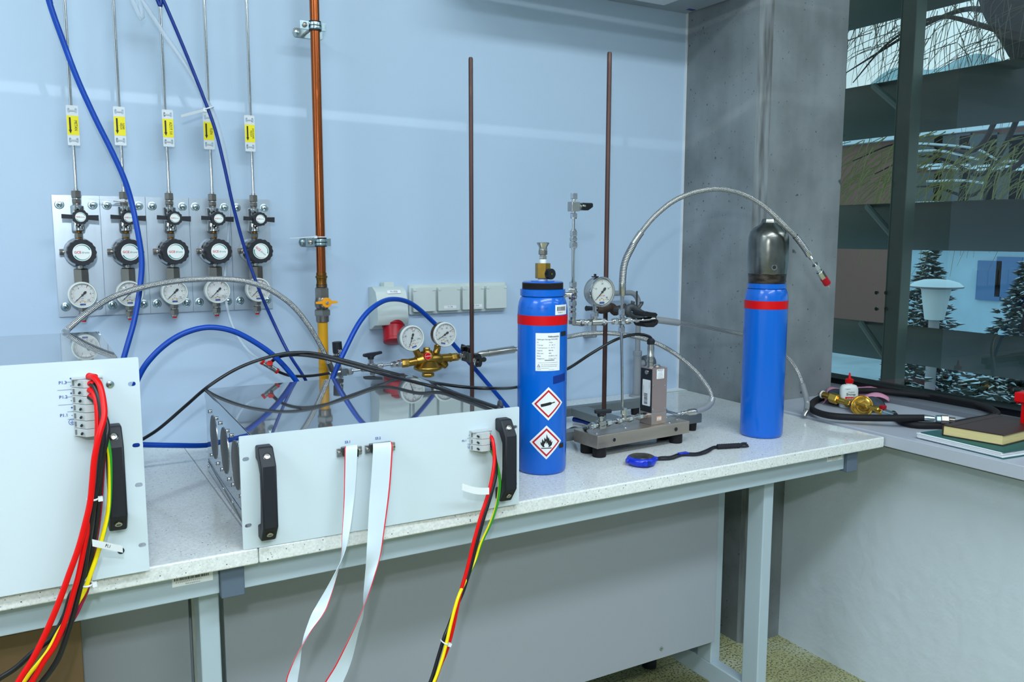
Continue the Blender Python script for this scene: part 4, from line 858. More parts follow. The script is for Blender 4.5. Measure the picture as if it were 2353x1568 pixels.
tubeobj('blue_hose', [(735, 960, 1.79), (765, 868, 1.79), (795, 800, 1.80), (828, 738, 1.82), (862, 703, 1.84), (900, 688, 1.88), (945, 698, 1.915), (995, 740, 1.94), (1045, 795, 1.95), (1100, 858, 1.95), (1163, 932, 1.94), (1195, 975, 1.93)], 0.0058, BLUEH, 'thick blue hose arching in front of the industrial socket', grp=B_)
m = MB(); m.tube([see(1318, 964, Z=0.733), see(1340, 968, Z=0.733), see(1358, 975, Z=0.733)], 0.006, BLUED, 14); tag(build('blue_hose', m), 'short blue hose end lying on the bench behind the flow meter', 'hose', B_)
m = MB(); Y_ = 1.945
pth = hose([(0, 0, 0, (-0.12, 1.945, 2.7)), (280, -60, Y_), (325, 0, Y_), (375, 75, Y_), (430, 155, Y_), (470, 225, Y_), (490, 262, Y_), (512, 335, Y_), (524, 400, 1.955), (528, 460, 1.965), (524, 550, 1.975), (517, 640, 1.98), (519, 690, 1.975), (535, 750, 1.95), (565, 800, 1.90), (603, 833, 1.83)])
m.tube(pth, lambda q: 0.0052 if q < 0.487 else (0.0052 - 0.0022 * min(1, (q - 0.487) / 0.1)), CLEARP, 12); tag(build('clear_tube', m, smooth=60), 'translucent plastic tube hanging beside the thin dark blue hose', 'tube')
c_ = see(478, 250, Y=1.936); m = MB(); m.tube([c_ + V((0.011 * math.cos(a), 0.014 * math.sin(a), 0.004 * math.cos(a))) for a in [2 * PI * k / 20 for k in range(21)]], 0.0016, NYLON, 6); e0 = see(470, 253, Y=1.93); e1 = see(416, 267, Y=1.90); up = V((0, 0, 0.0024))
m.box(e0 - V((0.003, 0.004, 0.004)), e0 + V((0.004, 0.004, 0.004)), NYLON)
vs = []; 
for i in range(25):
    q = i / 24; p_ = e0.lerp(e1, q); w_ = 0.0026 + (0.0007 if i % 2 and q < 0.8 else 0); vs += [p_ + V((0, 0, w_)), p_ - V((0, 0, w_)), p_ - V((0, 0.0012, w_)), p_ + V((0, -0.0012, w_))]
m.add(vs, [(i * 4 + j, i * 4 + (j + 1) % 4, i * 4 + 4 + (j + 1) % 4, i * 4 + 4 + j) for i in range(24) for j in range(4)] + [(0, 1, 2, 3), (96, 99, 98, 97)], NYLON)
tag(build('cable_tie', m), 'white cable tie binding the clear tube to the thin blue hose, tail to the left', 'cable tie')
c_ = see(284, 462, Y=1.965); m = MB(); m.tube([c_ + V((0.019 * math.cos(a), 0.030 * math.sin(a), 0)) for a in [2 * PI * k / 20 for k in range(21)]], 0.0012, NYLON, 6); m.box(c_ + V((-0.008, -0.036, -0.003)), c_ + V((-0.001, -0.030, 0.003)), NYLON); e1 = see(203, 457, Y=1.95); e0 = c_ + V((-0.006, -0.032, 0))
m.quad([e0 + V((0, 0, 0.0018)), e0 - V((0, 0, 0.0018)), e1 - V((0, 0, 0.0005)), e1 + V((0, 0, 0.0005))], NYLON); m.quad([e0 + V((0, 0.001, 0.0018)), e0 - V((0, -0.001, 0.0018)), e1 - V((0, -.001, 0.0005)), e1 + V((0, .001, 0.0005))], NYLON)
tag(build('cable_tie', m), 'white cable tie on the inlet of the second gas outlet, tail pointing left', 'cable tie')
# braided hose above the racks
t = thing('braided_hose', 'long braided steel hose arching across the gas outlets', 'hose', see(500, 643, Y=1.87), 'braided steel hoses')
P_ = hose([(152, 762, 1.765), (158, 755, 1.77), (200, 720, 1.79), (260, 683, 1.82), (330, 660, 1.84), (400, 647, 1.86), (460, 642, 1.87), (520, 642, 1.875), (570, 648, 1.875), (620, 666, 1.878), (670, 701, 1.885), (708, 747, 1.89), (738, 798, 1.895), (757, 838, 1.895)])
build('sheath', MB().tube(P_, 0.0061, BRAID, 20), t)
m = MB(); m.tube([P_[-1] + (P_[-2] - P_[-1]).normalized() * 0.003, P_[-1], see(762, 850, Y=1.895)], 0.0072, DSTEEL, 18); build('end_sleeve', m, t)
m = MB(); m.tube([see(149, 764, Y=1.762), P_[0], P_[5]], 0.0068, CLEARP, 16); build('end_sleeve', m, t)
# black cables
K_ = 'black cables'
ap_ = [see(275, 1040, Y=1.82), see(331, 1008, Y=1.82), see(370, 982, Y=1.81), see(430, 930, Y=1.80), see(478, 889, Z=0.9005), see(540, 850, Y=1.765), see(600, 826, Y=1.765), see(660, 812, Y=1.765), see(720, 812, Y=1.76), see(790, 828, Y=1.75), see(880, 852, Y=1.73), see(960, 872, Y=1.71), see(1010, 882, Z=0.9005), see(1070, 890, Z=0.900), see(1130, 893, Z=0.8985), see(1188, 890, Y=1.62), see(1250, 870, Y=1.58), see(1304, 848, Y=1.56), see(1360, 812, Y=1.53), see(1415, 781, Y=1.52), see(1460, 769, Y=1.515), see(1490, 773, Y=1.512), see(1501, 786, Y=1.510)]
m = MB(); m.tube(cat_rom(ap_, 8), 0.0034, WIREK, 14); tag(build('black_cable', m, smooth=60), 'black cable sweeping behind the left blue cylinder to the flow meter', 'cable', K_)
bp_ = [see(620, 838, Y=1.835), see(628, 828, Y=1.825), see(650, 818, Y=1.80), see(690, 816, Y=1.765), see(740, 823, Y=1.74), see(800, 838, Y=1.72), see(880, 860, Y=1.69), see(960, 880, Z=0.906), see(1010, 893, Z=0.8995), see(1060, 909, Z=0.8992), see(1110, 926, Z=0.8992), see(1150, 938, Z=0.8995), V((0.754, 1.37, 0.893)), V((0.768, 1.41, 0.84)), V((0.79, 1.50, 0.765)), V((0.86, 1.545, 0.732)), V((0.95, 1.548, 0.732)), see(1310, 987, Z=0.74), see(1334, 987, Z=0.765), see(1355, 983, Z=0.795)]
m = MB(); m.tube(cat_rom(bp_, 8), 0.0036, WIREK, 14); tag(build('black_cable', m, smooth=60), 'black tube from the red-collared tee over the low rack to the flow meter valve', 'tube', K_)
tubeobj('black_cable', [(634, 851, 1.833), (648, 858, 1.835), (668, 864, 1.85), (695, 865, 1.865), (725, 863, 1.88), (758, 858, 1.893)], 0.0032, WIREK, 'short black tube between the red-collared tee and the steel valve body', cat='tube', grp=K_)
a, c2, b = see(604, 833, Y=1.833), see(620, 843, Y=1.835), see(635, 852, Y=1.833)
t = thing('tee_connector', 'small push-in tee connector with three red collars', 'connector', c2)
up = see(620, 836, Y=1.823)
build('tee_body', MB().cyl(a, b, 0.0058, STEEL).cyl(c2, up, 0.0058, STEEL), t)
for p0, p1 in ((a, a + (a - b).normalized() * 0.004), (b, b + (b - a).normalized() * 0.004), (up, up + (up - c2).normalized() * 0.003)): build('red_collar', MB().cyl(p0 - (p1 - p0) * 0.3, p1, 0.0062, mat('orange_red', (0.90, 0.12, 0.08), 0.4)), t)

# ================================================================== BRASS REGULATOR LINE (behind the low rack)
YR = 1.895
def R(x, y, dy=0.0): return see(x, y, Y=YR + dy)
rt = thing('pressure_regulator', 'brass pressure regulator with two round gauges on a steel tube line behind the low rack', 'pressure regulator', R(985, 860))
def seg(m, x0, y0, x1, y1, r, mt, hexa=0, r2=None, F=R):
    if hexa: m.hexn(F(x0, y0), F(x1, y1), r, mt, 0.25, hexa)
    else: m.cyl(F(x0, y0), F(x1, y1), r, mt, r2)
def nut(m, x0, y0, x1, y1, r, F=R):
    a, b = F(x0, y0), F(x1, y1); m.prof(a, b, [(r * 0.55, -0.15), (r * 0.7, 0), (r * 0.96, 0.12)], STEEL); m.hexn(a.lerp(b, 0.1), a.lerp(b, 0.75), r, CHROME, 0.25); m.prof(a.lerp(b, 0.7), b, [(r * 0.93, 0), (r * 0.93, 0.6), (r * 0.75, 0.7), (r * 0.6, 1.1)], CHROME)
m = MB(); nut(m, 765, 858, 755, 859, 0.0075); m.box(R(779, 862, 0.009), R(797, 847, -0.009), STEEL); seg(m, 764, 859, 781, 856, 0.0085, STEEL); nut(m, 797, 855, 811, 853, 0.0085); seg(m, 808, 853, 832, 850, 0.0030, CHROME); nut(m, 843, 848, 829, 849, 0.0078)
seg(m, 780, 852, 776, 825, 0.006, STEEL); seg(m, 781, 858, 784, 870, 0.006, STEEL)
build('inlet_tubing', m, rt)
m = MB(); seg(m, 778, 832, 776, 817, 0.0068, STEEL); seg(m, 777, 824, 774, 786, 0.0115, BLACK, r2=0.0110)
for k in range(10):
    a = PI + 0.1 + k * 0.32; b = R(776, 818) ; p = b + V((0.0119 * math.cos(a), 0.0119 * math.sin(a), 0.002)); m.box(p - V((0.0004, 0.0004, 0)), p + V((0.0004, 0.0004, 0.004 if k % 5 else 0.006)), PAPER)
m.text('20', 0.009, PAPER, face(R(777, 806) + V((0, -0.0122, 0)))); build('metering_valve_knob', m, rt)
m = MB(); m.box(R(845, 851, 0.009), R(865, 837, -0.009), STEEL); seg(m, 856, 851, 856, 857, 0.0035, STEEL); seg(m, 856, 855, 856, 862, 0.0072, STEEL, 6); seg(m, 853, 838, 852, 825, 0.0062, CHROME); seg(m, 853, 839, 853, 836, 0.009, DSTEEL); nut(m, 865, 844, 880, 840, 0.0078); seg(m, 877, 841, 899, 838, 0.0032, CHROME); nut(m, 910, 837, 897, 839, 0.0085); nut(m, 911, 837, 924, 835.5, 0.0088)
m.text('SWAGELOK', 0.0035, INK, face(R(855, 844, -0.0092))); vb = build('shut_off_valve', m, rt, bevel=0.0008)
m = MB(); M = face(R(852, 817)); m.prism([(-0.019, -0.002), (-0.018, 0.004), (-0.004, 0.006), (0.012, 0.007), (0.027, 0.0085), (0.0275, 0.003), (0.012, 0.0), (0.006, -0.004), (-0.005, -0.005)], -0.006, 0.006, BLACK, M); seg(m, 852, 826, 852, 817, 0.0075, BLACK); build('valve_handle', m, vb, bevel=0.0015)
m = MB(); seg(m, 922, 835.5, 939, 834, 0.0105, BRASS, 6); m.prof(R(938, 834), R(960, 830), [(0.0095, 0), (0.0098, 0.1), (0.0098, 1)], BRASS); m.prof(R(955, 829), R(1014, 824), [(0.011, 0), (0.0175, 0.2), (0.019, 0.5), (0.0175, 0.8), (0.011, 1)], BRASS)
m.prof(R(1010, 824), R(1036, 822), [(0.0105, 0), (0.0105, 0.86), (0.0115, 0.88), (0.0115, 1)], BRASS); seg(m, 1034, 822, 1053, 820, 0.0100, BRASS, 6)
m.prof(R(983.5, 866), R(983, 826), [(0.0, 0), (0.0125, 0.0), (0.0128, 0.26), (0.0185, 0.28), (0.034, 0.44), (0.0355, 0.50), (0.0355, 0.56), (0.034, 0.62), (0.030, 0.66), (0.024, 0.92), (0.016, 1.0)], BRASS, n=44); m.hexn(R(983.5, 866), R(983.5, 857), 0.0155, BRASS, 0.1)
m.prof(R(982, 826), R(980, 806), [(0.020, 0), (0.0185, 0.5), (0.0125, 1)], BRASS); m.hexn(R(980, 808), R(980, 799), 0.0085, BRASS, 0.3)
m.prof(R(1008, 826), R(1025, 842), [(0.010, 0), (0.0105, 0.8), (0.008, 1)], BRASS, n=16)
for a, b in (((965, 824), (956, 806)), ((998, 822), (1005, 802))): seg(m, *a, *b, 0.0095, BRASS, r2=0.008)
seg(m, 957, 810, 954, 799, 0.008, BRASS, 6); seg(m, 1004, 806, 1006, 793, 0.0085, BRASS, 6); seg(m, 1005, 812, 1005, 804, 0.006, BRASS)
body = build('regulator_body', m, rt, smooth=40)
c_ = R(983.5, 819, -0.0225); m = MB(); m.M = face(c_); m.prism(circ(0.0092, 30), -0.006, 0.0, REDT); m.text('Vulkan', 0.0055, PAPER, Matrix.Rotation(0.1, 4, 'Z'), z=0.0002); m.ring(0.0078, 0.0081, PAPER, z=0.0002); build('red_emblem', m, rt, smooth=0)
m = MB(); nut(m, 1054, 820, 1064, 818.5, 0.0085); nut(m, 1064, 818.5, 1075, 817, 0.0085); seg(m, 1074, 817, 1100, 814, 0.0045, CHROME); m.prof(R(1097, 814.5), R(1123, 812), [(0.0045, 0), (0.0065, 0.1), (0.0085, 0.4), (0.0085, 1)], STEEL); m.prof(R(1121, 812), R(1183, 803), [(0.0092, 0), (0.0097, 0.05), (0.0097, 0.96), (0.0075, 1)], STEEL); seg(m, 1183, 803, 1192, 802, 0.006, STEEL); build('outlet_tube', m, rt)
def gauge(parent, cpt, r, depth, casemat, dialfn, ang=0.0, name='pressure_gauge', bez=None):
    M = face(cpt); m = MB(); m.M = M; bz_ = bez or casemat
    m.lathe([(0, 0), (r * 0.93, 0), (r, 0.003), (r, depth - 0.004)], casemat, n=56); m.lathe([(r * 1.0, depth - 0.006), (r * 1.04, depth - 0.005), (r * 1.04, depth - 0.001), (r * 1.0, depth + 0.001), (r * 0.93, depth + 0.001), (r * 0.90, depth - 0.004), (0, depth - 0.004)], bz_, n=56)
    g = build(name, m, parent, smooth=40); m = MB(); dialfn(m, M @ T(0, 0, depth - 0.0034), r * 0.885); build('gauge_dial', m, g, smooth=0)
    m = MB(); m.M = M @ T(0, 0, depth - 0.0005); m.lathe([(0, 0.0008), (r * 0.5, 0.0006), (r * 0.9, 0)], LENS, n=40); build('gauge_lens', m, g); return g
SATIN = mat('satin_nickel', (0.60, 0.58, 0.56), 0.3, 0.9)
g1 = gauge(rt, R(938, 775), 0.0300, 0.026, SATIN, lambda m, M, r: dial(m, M, r, ['0', '50', '100', '150'], -147, red=19, a0=-144, a1=116, words=('100 0/70', 'bar'), rot=16), bez=CREAM)
g2 = gauge(rt, R(1013, 767), 0.0295, 0.026, BRONZE, lambda m, M, r: dial(m, M, r, ['0', '10', '20', '30', '40', '50', '60'], -134, red=50, a0=-130, a1=144, words=('100 0/70', 'bar'), rot=-12), bez=CREAM)
m = MB(); m.cyl(R(955, 800, -0.012), R(949, 790, -0.012), 0.006, BRASS); m.cyl(R(1006, 796, -0.012), R(1009, 786, -0.012), 0.006, BRASS); build('gauge_stems', m, rt)

# ---- rods and their stands
def rod(name, x, y, z0, z1, r): m = MB(); m.prof((x, y, z0), (x, y, z1), [(r, 0), (r, 0.994), (r * 0.8, 0.999), (0, 1)], ROD, 20); return m
r1y = 1.862; r1x = see(1083, 500, Y=r1y).x
s1 = thing('retort_stand', 'brown rod stand rising behind the low rack unit, left of the two', 'stand', (r1x, r1y, BZ), 'retort stands')
build('rod', rod('', r1x, r1y, BZ + 0.02, see(1081, 131, Y=r1y).z, 0.0054), s1)
build('base', MB().box((r1x - 0.12, r1y - 0.035, BZ + 0.008), (r1x + 0.12, r1y + 0.035, BZ + 0.022), BASEM), s1, bevel=0.002)
build('foot', MB().cyl((r1x - 0.1, r1y, BZ + 0.0003), (r1x - 0.1, r1y, BZ + 0.008), 0.012, RUBBER), s1); build('foot', MB().cyl((r1x + 0.1, r1y, BZ + 0.0003), (r1x + 0.1, r1y, BZ + 0.008), 0.012, RUBBER), s1)
# clamp holding the regulator tube on that rod
t = thing('boss_clamp', 'steel clamp with black star knobs gripping the regulator tube on the left rod', 'clamp', (r1x, r1y, R(1083, 822).z))
m = MB(); zz = R(1083, 817).z; m.box((r1x - 0.012, r1y - 0.010, zz - 0.012), (r1x - 0.0058, r1y + 0.036, zz + 0.012), CASTG); m.box((r1x + 0.0058, r1y - 0.010, zz - 0.008), (r1x + 0.014, r1y + 0.036, zz + 0.008), CASTG); m.box((r1x - 0.012, r1y + 0.0062, zz - 0.006), (r1x + 0.014, r1y + 0.012, zz + 0.006), CASTG); build('clamp_body', m, t, bevel=0.0015)
def starknob(parent, c, d, r, n=3, th=0.012):
    m = MB(); M = along(c, V(c) + V(d)); pts = [(r * (0.66 + 0.34 * math.cos(n * a)) * math.cos(a), r * (0.66 + 0.34 * math.cos(n * a)) * math.sin(a)) for a in [2 * PI * k / 60 for k in range(60)]]; m.prism(pts, 0, th, BLACKG, M); m.cyl((0, 0, -0.012), (0, 0, 0.001), r * 0.3, STEEL, M=M); return build('knob', m, parent, bevel=0.002, smooth=50)
starknob(t, R(1098, 828, -0.075), (0.35, -1, 0.15), 0.0185); starknob(t, R(1069, 806, -0.01), (0.1, -0.25, 1), 0.016, 4)

r2x, r2y = 1.209, 1.662
s2 = thing('retort_stand', 'brown rod stand on a grey H-shaped base beside the flow meter', 'stand', (r2x, r2y, BZ), 'retort stands')
build('rod', rod('', r2x, r2y, BZ + 0.02, see(1402, 119, Y=r2y).z, 0.0056), s2)
m = MB(); m.box((0.985, 1.770, 0.744), (1.43, 1.795, 0.767), BASEM); m.box((0.985, 1.553, 0.744), (1.43, 1.578, 0.767), BASEM); build('base', m, s2, bevel=0.002)
build('crossbar', MB().box((1.185, 1.5775, 0.745), (1.235, 1.7705, 0.766), BASEM), s2, bevel=0.002)
for x, y in ((1.0, 1.782), (1.40, 1.782), (1.0, 1.565), (1.408, 1.565)): build('foot', MB().cyl((x, y, BZ + 0.0003), (x, y, 0.7445), 0.0105, RUBBER, r2=0.012), s2)

# ================================================================== STEEL HOSE regulator -> flow meter
t = thing('braided_hose', 'braided steel hose curving from behind the left blue cylinder down to the flow meter', 'hose', see(1400, 766, Y=1.66), 'braided steel hoses')
P_ = hose([(1188, 802.5, 1.893), (1215, 797, 1.87), (1255, 786, 1.81), (1303, 775, 1.73), (1350, 767, 1.69), (1400, 766, 1.66), (1450, 772, 1.635), (1505, 788, 1.61), (1555, 816, 1.585), (1600, 855, 1.56), (1628, 892, 1.54), (1637, 915, 1.53)])
build('sheath', MB().tube(P_, 0.0056, BRAID, 20), t)
P2 = [P_[-1]] + hose([(1634, 926, 1.527), (1622, 937, 1.522), (1600, 945, 1.518), (1596, 946, 1.517)])
build('end_sleeve', MB().tube(P2, 0.0078, mat('silver_sleeve', (0.60, 0.61, 0.62), 0.4, 0.35), 20), t)
m = MB(); F_ = lambda x, y: see(x, y, Y=1.517); m.prof(F_(1598, 946), F_(1572, 949), [(0.0078, 0), (0.0080, 0.1), (0.0080, 0.6), (0.0045, 0.8), (0.0045, 1)], STEEL); m.prof(F_(1574, 949), F_(1553, 952), [(0.0035, 0), (0.0035, 0.3), (0.005, 0.35), (0.005, 0.5), (0.0032, 0.55), (0.0032, 1)], CHROME); build('end_fitting', m, t)

# ================================================================== BLUE CYLINDERS
def cyl_body(t, cx, cy, r, zring, zbot, zsh):
    m = MB(); m.M = T(cx, cy, 0)
    m.lathe([(0, zbot + 0.002), (r * 0.86, zbot + 0.0004), (r * 0.94, zbot + 0.001), (r * 0.985, zbot + 0.005), (r, zbot + 0.012), (r, zsh), (r * 0.99, zsh + 0.010), (r * 0.955, zsh + 0.020), (r * 0.90, zsh + 0.028), (r * 0.84, zring - 0.001), (r * 0.70, zring)], BLUEC, n=96)
    return build('cylinder_body', m, t, smooth=40)
def on_cyl(cx, cy, r, a0, mb, src, z0):     # wrap flat drawing (x = arc length, y = height) round the cylinder, a0 = facing angle
    for v in src.v:
        a = a0 + v.x / r; rr = r + 0.0004 + v.z; mb.v.append(V((cx + rr * math.sin(a), cy - rr * math.cos(a), z0 + v.y)))
    for f, mi, uv in zip(src.f, src.mi, src.uv): mb.f.append(f); mb.mi.append(mb.m(src.mats[mi])); mb.uv.append(uv)
def cang(cx, cy, r, px, z):                 # angle on the cylinder seen at pixel column px
    best = None
    for k in range(-80, 81):
        a = math.radians(k); p = V((cx + r * math.sin(a), cy - r * math.cos(a), z)); d = p - CAM; x = W / 2 + FPX * d.dot(CR) / d.dot(CF)
        if best is None or abs(x - px) < best[0]: best = (abs(x - px), a)
    return best[1]
C1 = (0.896, 1.447); RC = 0.0505
zc1 = lambda y: see(1245, y, Y=C1[1] - RC * 0.84).z
t = thing('gas_cylinder', 'blue gas cylinder with two diamond hazard labels and a brass valve on top', 'gas cylinder', (C1[0], C1[1], BZ))
zr = zc1(683); cyl_body(t, C1[0], C1[1], RC, zr, BZ + 0.0002, zc1(722))
m = MB(); m.M = T(C1[0], C1[1], 0); zt_ = zc1(668); m.lathe([(0.040, zr - 0.001), (0.0455, zr), (0.0455, zt_), (0.040, zt_ + 0.001)], BLUEC, n=72); m.lathe([(0.0405, zt_ - 0.002), (0.0405, zc1(651)), (0.039, zc1(650)), (0.024, zc1(650)), (0.024, zc1(648.5)), (0, zc1(648.5))], BLUEC, n=72); build('neck_ring', m, t)
pr_ = []; z0_ = zc1(668) + 0.001; z1_ = zc1(652)
for k in range(9): pr_ += [(0.0405, z0_ + (z1_ - z0_) * k / 9), (0.0420, z0_ + (z1_ - z0_) * (k + 0.5) / 9)]
pr_.append((0.0405, z1_)); m = MB(); m.M = T(C1[0], C1[1], 0); m.lathe(pr_, THREAD, n=72); build('neck_thread', m, t, smooth=60)
K = lambda y: (C1[0], C1[1], see(1245, y, Y=C1[1]).z)
m = MB(); m.cyl(K(651), K(640), 0.0095, PAPER); m.cyl(K(605), K(596), 0.0072, PAPER); build('thread_tape', m, t)
m = MB(); m.prof(K(640), K(605), [(0.0148, 0), (0.0155, 0.03), (0.0155, 0.97), (0.0148, 1)], BRASS, 6, 0.35); vb = build('brass_valve', m, t, smooth=20)
kp = V(K(629)) + V((0.002, -0.012, 0)); m = MB(); kd = V((0.18, -1, 0)).normalized(); m.cyl(kp, kp + kd * 0.006, 0.006, BRASS)
sc = [((0.0103 + 0.0006 * math.cos(24 * a)) * math.cos(a), (0.0103 + 0.0006 * math.cos(24 * a)) * math.sin(a)) for a in [2 * PI * i / 144 for i in range(144)]]
m.prism(sc, 0, 0.010, BLACKG, along(kp + kd * 0.005, kp + kd * 0.015)); m.cyl(kp + kd * 0.0145, kp + kd * 0.0155, 0.002, BRASS); build('valve_knob', m, vb, smooth=50)
m = MB(); m.hexn(K(596), K(588), 0.0085, STEEL); m.cyl(K(588), K(586), 0.006, STEEL); m.hexn(K(586), K(575), 0.0090, DSTEEL, 0.3); m.prof(K(577), K(557), [(0.007, 0), (0.0085, 0.1), (0.0082, 0.45), (0.0125, 0.85), (0.0125, 0.97), (0.0098, 1.0), (0.0085, 0.97), (0.008, 0.5), (0, 0.5)], STEEL); build('quick_coupling', m, t)
m = MB(); m.M = T(C1[0], C1[1], 0); m.lathe([(RC, zc1(749)), (RC + 0.0004, zc1(749)), (RC + 0.0004, zc1(727)), (RC, zc1(727))], REDT, n=96); build('red_band', m, t)
# labels
src = MB(); a0 = cang(C1[0], C1[1], RC, 1260, 0.98); zl = (zc1(766) + zc1(853)) / 2; hh_ = zc1(766) - zc1(853); ww = 0.051
src.quad([(-ww / 2, -hh_ / 2, 0), (ww / 2, -hh_ / 2, 0), (ww / 2, hh_ / 2, 0), (-ww / 2, hh_ / 2, 0)], PAPER, 14, m=2)
def tl(s_, x, y, sz, bold=False, ax='LEFT'): src.text(s_, sz, INK, T(x, y, 0.0004), ax=ax, bold=bold)
top_ = hh_ / 2; tl('Heliocentris', ww / 2 - 0.003, top_ - 0.007, 0.0048, True, 'RIGHT'); tl('Hydrogen Storage MHS 800', -ww / 2 + 0.003, top_ - 0.0125, 0.0037)
for k, (a, b) in enumerate((('PS:', '10 bar'), ('T storage:', '-5 – 55 °C'), ('T cold operation:', '5 – 30 °C'), ('Capacity:', '800 NL'), ('Alloy type:', 'AB2'), ('Purity:', '99.999 % / 5.0'), ('Weight/Vol.:', '7.3 kg / 3.0 l'))):
    y_ = top_ - 0.0185 - k * 0.0054; tl(a, -ww / 2 + 0.003, y_, 0.0030); tl(b, 0.0005, y_, 0.0032)
for k in range(14): src.quad([(-0.007 + k * 0.0014, -hh_ / 2 + 0.0205, 0.0004), (-0.0062 + k * 0.0014, -hh_ / 2 + 0.0205, 0.0004), (-0.0062 + k * 0.0014, -hh_ / 2 + 0.0225, 0.0004), (-0.007 + k * 0.0014, -hh_ / 2 + 0.0225, 0.0004)], INK)
src.quad([(-ww / 2 + 0.006, -hh_ / 2 + 0.0165, 0.0004), (ww / 2 - 0.006, -hh_ / 2 + 0.0165, 0.0004), (ww / 2 - 0.006, -hh_ / 2 + 0.0168, 0.0004), (-ww / 2 + 0.006, -hh_ / 2 + 0.0168, 0.0004)], INK, 10, m=1)
src.prism([(-ww / 2 + 0.003, -hh_ / 2 + 0.008), (-ww / 2 + 0.0095, -hh_ / 2 + 0.008), (-ww / 2 + 0.00625, -hh_ / 2 + 0.0137)], 0.0004, 0.0004, INK, holes=[[(-ww / 2 + 0.0040, -hh_ / 2 + 0.0086), (-ww / 2 + 0.0085, -hh_ / 2 + 0.0086), (-ww / 2 + 0.00625, -hh_ / 2 + 0.0126)]]); tl('!', -ww / 2 + 0.0058, -hh_ / 2 + 0.0104, 0.0036)
tl('Only operate under specified conditions!', -ww / 2 + 0.0115, -hh_ / 2 + 0.0125, 0.0020); tl('Close valve by turning right after usage!', -ww / 2 + 0.0115, -hh_ / 2 + 0.0092, 0.0020)
tl('Heliocentris Energiesysteme GmbH', -ww / 2 + 0.003, -hh_ / 2 + 0.0055, 0.0016); tl('12489 Berlin', -ww / 2 + 0.003, -hh_ / 2 + 0.003, 0.0016); tl('Made in Germany', 0.001, -hh_ / 2 + 0.003, 0.0016)
m = MB(); on_cyl(C1[0], C1[1], RC, a0, m, src, zl); build('data_label', m, t, smooth=0)
def diamond(px, pyt, pyb, kind):
    src = MB(); a0 = cang(C1[0], C1[1], RC, px, 0.85); zt_, zb_ = zc1(pyt), zc1(pyb); h = (zt_ - zb_) / 2; w_ = h * 1.0
    def dm(k, z, mt): src.quad([(0, -h * k, z), (w_ * k, 0, z), (0, h * k, z), (-w_ * k, 0, z)], mt, 12)
    dm(1, 0.0, PAPER); dm(0.84, 0.0003, mat('hazard_red', (0.75, 0.03, 0.12), 0.5)); dm(0.70, 0.0006, PAPER)
    if kind == 'bottle':
        c, s = math.cos(0.22), math.sin(0.22)
        for x0_, x1_, h0_, h1_ in ((-0.46, -0.44, 0.05, 0.085), (-0.44, 0.12, 0.085, 0.085), (0.12, 0.20, 0.085, 0.035), (0.20, 0.40, 0.03, 0.03)):
            src.quad([((x * c - y * s) * h, (x * s + y * c) * h, 0.0009) for x, y in ((x0_, -h0_), (x1_, -h1_), (x1_, h1_), (x0_, h0_))], INK, 10, m=2)
    else:
        pol = [(-.20, -.26), (-.32, -.12), (-.34, .05), (-.27, -.02), (-.24, .22), (-.14, .06), (-.12, .30), (-.02, .18), (0.0, .50), (.10, .22), (.12, .34), (.20, .08), (.25, .20), (.28, 0), (.35, .08), (.32, -.14), (.20, -.26), (.10, -.26), (.16, -.12), (.10, -.16), (.06, .0), (.0, -.10), (-.02, .10), (-.08, -.08), (-.10, -.02), (-.14, -.16), (-.10, -.26)]
        src.prism([(x * h, y * h) for x, y in pol], 0.0009, 0.0009, INK); src.quad([(-0.30 * h, -0.36 * h, 0.0009), (0.30 * h, -0.36 * h, 0.0009), (0.30 * h, -0.31 * h, 0.0009), (-0.30 * h, -0.31 * h, 0.0009)], INK, 4, m=1)
    m = MB(); on_cyl(C1[0], C1[1], RC, a0, m, src, (zt_ + zb_) / 2); build('hazard_label', m, t, smooth=0)
diamond(1260, 890, 967, 'bottle'); diamond(1256, 978, 1056, 'flame')
def patch(px, y0, y1, w_, mt, name, tilt=0.0, bars=False):
    src = MB(); a0 = cang(C1[0], C1[1], RC, px, 0.9); z0, z1 = zc1(y1), zc1(y0); h = z1 - z0
    src.quad([(-w_ / 2, -h / 2, 0), (w_ / 2, -h / 2 + tilt, 0), (w_ / 2, h / 2 + tilt, 0), (-w_ / 2, h / 2, 0)], mt, 10, m=2)
    if bars:
        x = -w_ * 0.38
        while x < w_ * 0.34:
            b = random.choice((0.0005, 0.0008, 0.0012)); src.quad([(x, -h * 0.1, 0.0004), (x + b, -h * 0.1, 0.0004), (x + b, h * 0.32, 0.0004), (x, h * 0.32, 0.0004)], INK); x += b + 0.0009
        src.text('TD/00/14', 0.0035, INK, T(-w_ * 0.15, -h * 0.28, 0.0004))
    m = MB(); on_cyl(C1[0], C1[1], RC, a0, m, src, (z0 + z1) / 2); build(name, m, t, smooth=0)
patch(1289, 702, 725, 0.034, PAPER, 'barcode_label', 0.0, True); patch(1294, 764, 775, 0.018, INK, 'black_tape'); patch(1286, 866, 884, 0.034, BLUED, 'blue_tape', 0.004); patch(1291, 1023, 1034, 0.014, INK, 'black_tape')
src = MB(); src.text('P 10 — 2005/00', 0.0065, mat('embossed_blue', (0.02, 0.34, 0.74), 0.4)); src.text('CT-90 1X 2006/10', 0.0065, MATS['embossed_blue'], T(0.004, -0.010, 0)); m = MB(); on_cyl(C1[0], C1[1], RC * 0.99, cang(C1[0], C1[1], RC, 1235, 1.04), m, src, zc1(710)); build('embossed_lettering', m, t, smooth=0)

